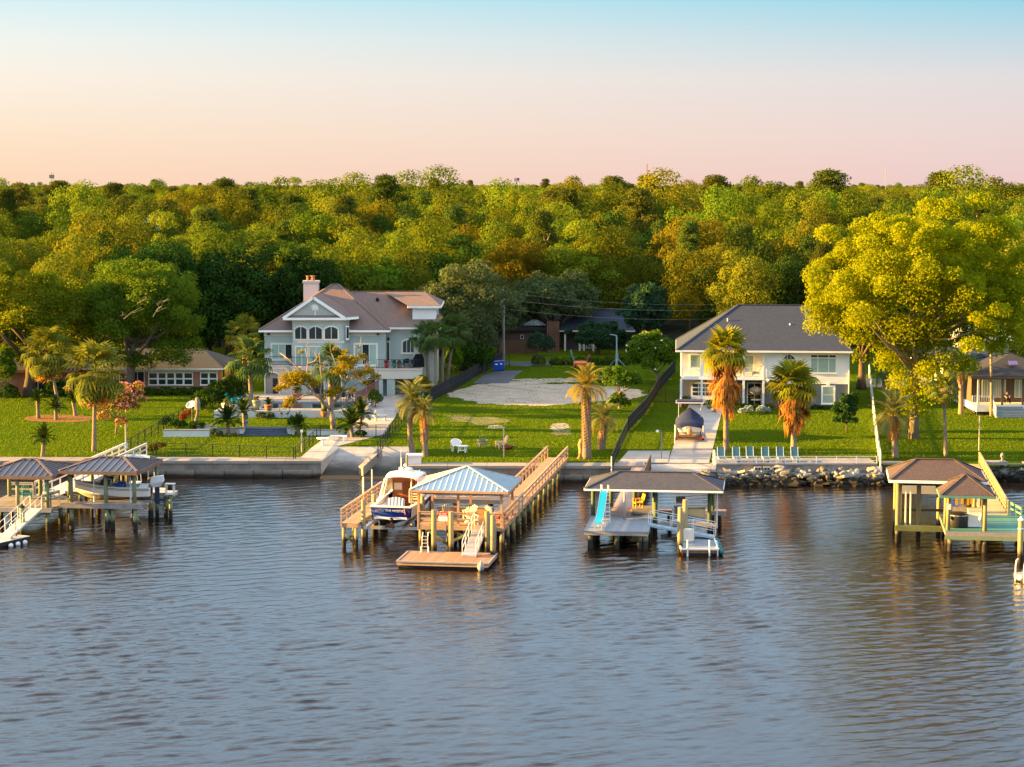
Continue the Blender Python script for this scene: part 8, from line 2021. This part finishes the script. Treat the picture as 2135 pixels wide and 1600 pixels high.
MB().tube([(0, 0, 0), (-.05, 0, H)], [.12, .08], 8).build("shaft", M_bst, t); MB().cyl(0, 0, .6, 1.6, .2, .2, 10).build("drum", M_bst, t); MB().tube([(-.05, 0, H), (-.9, 0, H+.15)], .06, 6).build("jib", M_bst, t)
for a in (0, 2.1, 4.2): MB().tube([(0, 0, 1.1), (1.1*math.cos(a+.3), 1.1*math.sin(a+.3), 0)], .06, 6).build("leg", M_bst, t)
# covered boat on trailer
ga_, gb_ = G(1437, 924), G(1440, 862); bt_ = thing("trailer_boat", "boat on trailer under a navy cover parked on the white house drive", "boat", (ga_.x, ga_.y, ga_.z+.03), math.atan2(-(gb_.x-ga_.x), gb_.y-ga_.y))
bl_ = 7.6; bt_.scale = (1.1, 1, 1.05)
st = hull(bl_, 2.35, 1.0, .35, .5, 14, 2.0, .92, .85); tp, bm_ = hull_mesh(st)
for mb_ in (tp, bm_): mb_.v = [(x, y+.6, z+.55) for x, y, z in mb_.v]
tp.build("hull", M_gel, bt_, True); bm_.build("bottom", M_gel, bt_, True)
M_navyc = mat("navy_canvas", (.018, .026, .075), .85, .2, 1.5, bump=.4, bscale=4)
sec = []
for i, (y, bw, zg, *_r) in enumerate(st[:-1]):
    t_ = i/13; pk = 1.0*math.exp(-((t_-.42)/.22)**2)+.18; w1 = bw+.06
    sec.append([(-w1, y+.58, zg+.55-.30), (-w1, y+.58, zg+.58), (-w1*.62, y+.58, zg+.58+pk*.5), (0, y+.58, zg+.58+pk), (w1*.62, y+.58, zg+.58+pk*.5), (w1, y+.58, zg+.58), (w1, y+.58, zg+.55-.30)])
sec.insert(0, [(x*.96, .5, z-.35 if abs(x) < .1 or True else z) for x, y, z in sec[0]])
loft(sec, M_navyc, "cover", bt_)
MB().box(-1.15, 1.15, 3.1, 4.9, 3.35, 3.46).build("hard_top", M_navyc, bt_); tb_ = MB(); tb_.box(-1.22, 1.22, 3.03, 4.97, 3.24, 3.346); tb_.build("hard_top_rim", M_gel, bt_)
for x in (-.95, .95):
    for y in (3.3, 4.6): MB().tube([(x, y, 3.25), (x*1.02, y, 1.7)], .035, 6).build("top_post", M_alum, bt_)
MB().lathe((0, .45, .62), [(.05, 0), (.2, .15), (.22, .5), (.1, .62)], 9).build("outboard_cover", mat("tan_cowl", (.42, .24, .12), .6, .1, 2), bt_)
fr = MB()
for x in (-.95, .95): fr.beam((x, .3, .42), (x, 6.5, .5), .09, .14)
fr.beam((-1.05, .35, .42), (1.05, .35, .42), .1, .16); fr.beam((-1.1, 2.2, .36), (1.1, 2.2, .36), .09, .09); fr.beam((-.95, 6.5, .5), (0, 8.6, .45), .09, .12); fr.beam((.95, 6.5, .5), (0, 8.6, .45), .09, .12); fr.build("trailer_frame", M_rust, bt_)
for x in (-1.18, 1.18):
    for y in (1.8, 2.65):
        wo = MB().tube([(x-.1, y, .32), (x+.1, y, .32)], .32, 14).build("wheel", M_black, bt_); MB().tube([(x-.105, y, .32), (x+.105, y, .32)], .17, 10).build("rim", M_alum, wo)
    MB().tube([(x*1.0, .4, .4), (x*1.0, .4, 1.5)], .035, 6).build("guide_post", M_pvc, bt_); MB().box(x-.12, x+.12, .22, .26, .36, .5).build("tail_light", M_red, bt_)
# ------------------------------------------------------------------ right yard bits
p = G(1914, 790); t = thing("wheelie_bin", "blue bin behind the white picket fence at the right", "bin", (Q(1914, 0, 240.5).x, 240.5, 2.5)); MB().box(-.4, .4, -.4, .4, 0, 1.55).build("body", M_bin, t); MB().box(-.44, .44, -.46, .44, 1.553, 1.65).build("lid", M_bin, t)
seatp = Q(2103, 838, 214.6); fzz = gh(213.5)+0
pz = Q(2080, 845, 213.5).z
ch = thing("porch_chair", "dark chair on the porch under the seated person", "chair", (seatp.x, 215.2, pz+.003)); MB().box(-.3, .3, -.3, .3, .38, .44).build("seat", M_black, ch); MB().slab([(-.3, .26, .44), (.3, .26, .44), (.3, .38, 1.0), (-.3, .38, 1.0)], (0, .04, 0)).build("backrest", M_black, ch)
for x in (-.26, .26):
    for y in (-.26, .26): MB().box(x-.03, x+.03, y-.03, y+.03, 0, .38).build("leg", M_black, ch)
def skin_body(name, joints, edges, m, par, sub=2):
    me = bpy.data.meshes.new(name); me.from_pydata([j[:3] for j in joints], edges, []); o = link(name, me, m, par)
    md = o.modifiers.new("skin", "SKIN")
    if not me.skin_vertices: me.skin_vertices.new()
    for i, j in enumerate(joints): me.skin_vertices[0].data[i].radius = (j[3], j[3]*(j[4] if len(j) > 4 else 1)); me.skin_vertices[0].data[i].use_root = (i == 0)
    o.modifiers.new("smooth", "SUBSURF").levels = 1
    return o
pe = thing("person", "person in a blue shirt and dark trousers sitting on the porch", "person", (seatp.x, 215.15, pz+.44))
M_skin = mat("skin", (.42, .24, .17), .6, .08, 3); M_shirt = mat("blue_shirt", (.02, .06, .26), .85, .1, 3); M_trou = mat("dark_trousers", (.02, .022, .03), .85, .1, 3); M_hair = mat("dark_hair", (.03, .02, .015), .8, .2, 5)
J = [(0, .08, .1, .15), (0, .12, .32, .15), (0, .13, .5, .16), (0, .10, .60, .065), (0, .06, .72, .095), (.17, .12, .53, .06), (.27, -.02, .3, .05), (.16, -.26, .2, .04), (.10, -.34, .2, .035), (-.17, .12, .53, .06), (-.27, -.02, .3, .05), (-.16, -.26, .2, .04), (-.10, -.34, .2, .035), (.1, -.02, .1, .09), (.13, -.42, .1, .075), (.13, -.45, -.32, .05), (.13, -.58, -.40, .04), (-.1, -.02, .1, .09), (-.13, -.42, .1, .075), (-.13, -.45, -.32, .05), (-.13, -.58, -.40, .04)]
E_ = [(0,1),(1,2),(2,3),(3,4),(2,5),(5,6),(6,7),(7,8),(2,9),(9,10),(10,11),(11,12),(0,13),(13,14),(14,15),(15,16),(0,17),(17,18),(18,19),(19,20)]
bo_ = skin_body("body", J, E_, M_skin, pe)
skin_body("shirt", [(0,.08,.08,.165),(0,.12,.32,.165),(0,.13,.5,.172),(.17,.12,.53,.072),(.26,.0,.33,.062),(-.17,.12,.53,.072),(-.26,.0,.33,.062)], [(0,1),(1,2),(2,3),(3,4),(2,5),(5,6)], M_shirt, pe)
skin_body("trousers", [(0,.08,.06,.16),(.1,-.02,.1,.1),(.13,-.42,.1,.085),(.13,-.45,-.3,.06),(-.1,-.02,.1,.1),(-.13,-.42,.1,.085),(-.13,-.45,-.3,.06)], [(0,1),(1,2),(2,3),(0,4),(4,5),(5,6)], M_trou, pe)
MB().ell((0, .08, .775), (.105, .115, .10), 10, 7).build("hair", M_hair, pe, True); MB().boxc((0, -.045, .72), (.025, .035, .04)).build("nose", M_skin, pe)
# porch things of the white house
pc = thing("porch_chair", "grey cushioned chair on the upper porch of the white house", "chair", Q(1576, 780, 220.9)); pc.location.z = 5.5+.06; MB().box(-.4, .4, -.3, .3, .2, .42).build("seat", mat("grey_cushion", (.16,.15,.15), .8, .1, 2), pc); MB().slab([(.3, -.3, .42), (.3, .3, .42), (.55, .3, 1.0), (.55, -.3, 1.0)], (.08, 0, 0)).build("backrest", mat("grey_cushion", (.16,.15,.15)), pc)
for x in (-.35, .35): MB().box(x-.03, x+.03, -.27, .27, 0, .2).build("leg", M_black, pc)
pc.location.z = Q(1500, 790, 219.8).z+.245
p = G(1574, 846); t = thing("patio_set", "round tan umbrella folded over a table below the porch", "umbrella", (p.x, 220.6, p.z)); MB().ell((0, 0, 1.75), (.75, .6, .42), 12, 6).build("canopy", mat("tan_canvas", (.36, .29, .22), .85, .1, 2), t, True); MB().cyl(0, 0, 0, 1.6, .04, .04, 6).build("pole", M_black, t); MB().cyl(0, 0, .7, .75, .55, .55, 12).build("table_top", M_trim, t)
# ------------------------------------------------------------------ poles, wires, masts
p = P(1050, 768, 2.8); up_ = thing("utility_pole", "tall grey utility pole with transformer beside the back gate", "utility pole", (Q(1050, 0, 262).x, 262, 2.8)); H = Q(1050, 598, 262).z-2.8
MB().tube([(0, 0, -.3), (0, 0, H)], [.17, .12], 8).build("pole", mat("grey_pole", (.26, .23, .21), .9, .2, 2, stretch=(2,2,.3)), up_); MB().box(-1.0, 1.0, -.06, .06, H-.9, H-.75).build("cross_arm", M_greywood, up_); MB().cyl(-.35, -.1, H-2.6, H-1.7, .22, .22, 10).build("transformer", mat("grey_steel", (.22,.23,.25)), up_)
for x in (-.9, 0, .9): MB().cyl(x, 0, H-.74, H-.58, .05, .03, 6).build("insulator", M_pvc, up_)
for i, (z0, px1, py1, lab) in enumerate(((H-.7, 1700, 622, "top power line crossing behind the white house"), (H-1.6, 1700, 632, "middle power line crossing behind the white house"), (H-2.8, 1700, 650, "low cable sagging behind the white house"))):
    a = V((Q(1050, 0, 262).x, 262, 2.8+z0)); b = Q(px1, py1, 268); k = MB(); pts = [a.lerp(b, t/14)-V((0, 0, 1.2*4*(t/14)*(1-t/14))) for t in range(15)]; r_ = thing("power_line", lab, "power line", a, 0, "power lines from the utility pole"); k.tube([p_-a for p_ in pts], .011, 4); k.build("wire", M_greywood, r_)
t = thing("radio_mast", "lattice radio mast far off at the left above the trees", "mast", (Q(100, 0, 900).x, 900, 2.8)); H = Q(100, 360, 900).z-2.8; k = MB()
for a in range(3): an = a*2.09; k.tube([(1.5*math.cos(an), 1.5*math.sin(an), 0), (.6*math.cos(an), .6*math.sin(an), H)], .12, 4)
for i in range(12):
    z = H*i/12; 
    for a in range(3): f = 1.5-.9*i/12; k.beam((f*math.cos(a*2.09), f*math.sin(a*2.09), z), (f*math.cos(a*2.09+2.09), f*math.sin(a*2.09+2.09), z+H/12), .1)
k.build("lattice", M_greywood, t); MB().box(-.9, .9, -.9, .9, H-2.5, H-1).build("antenna_head", M_greywood, t)
t = thing("radio_mast", "thin red mast standing above the skyline right of centre", "mast", (Q(1351, 0, 800).x, 800, 2.8)); H = Q(1351, 342, 800).z-2.8; MB().tube([(0, 0, 0), (0, 0, H)], [.3, .2], 6).build("mast", mat("mast_red", (.25, .09, .09), .7, .1, .2), t)
for px, pyt, Yd, lab in ((1853, 350, 900, "hair thin antenna above the skyline at the right"), (699, 366, 900, "small antenna above the skyline left of centre")):
    t = thing("radio_mast", lab, "mast", (Q(px, 0, Yd).x, Yd, 2.8)); MB().tube([(0, 0, 0), (0, 0, Q(px, pyt, Yd).z-2.8)], .12, 5).build("mast", M_greywood, t)
t = thing("flag", "small red and white striped flag on a pole above the far trees", "flag", (Q(1083, 0, 600).x, 600, 2.8)); H = Q(1083, 370, 600).z-2.8; MB().tube([(0, 0, 0), (0, 0, H)], .08, 5).build("pole", M_alum, t)
for i in range(7): MB().slab([(-1.5, .0, H-.2-.14*i), (0, 0, H-.2-.14*i), (0, 0, H-.34-.14*i), (-1.5, 0, H-.34-.14*i)], (0, .03, 0)).build("stripe", M_red if i % 2 == 0 else M_pvc, t)
MB().box(-.6, 0, -.02, -.004, H-.8, H-.2).build("canton", M_navy, t)
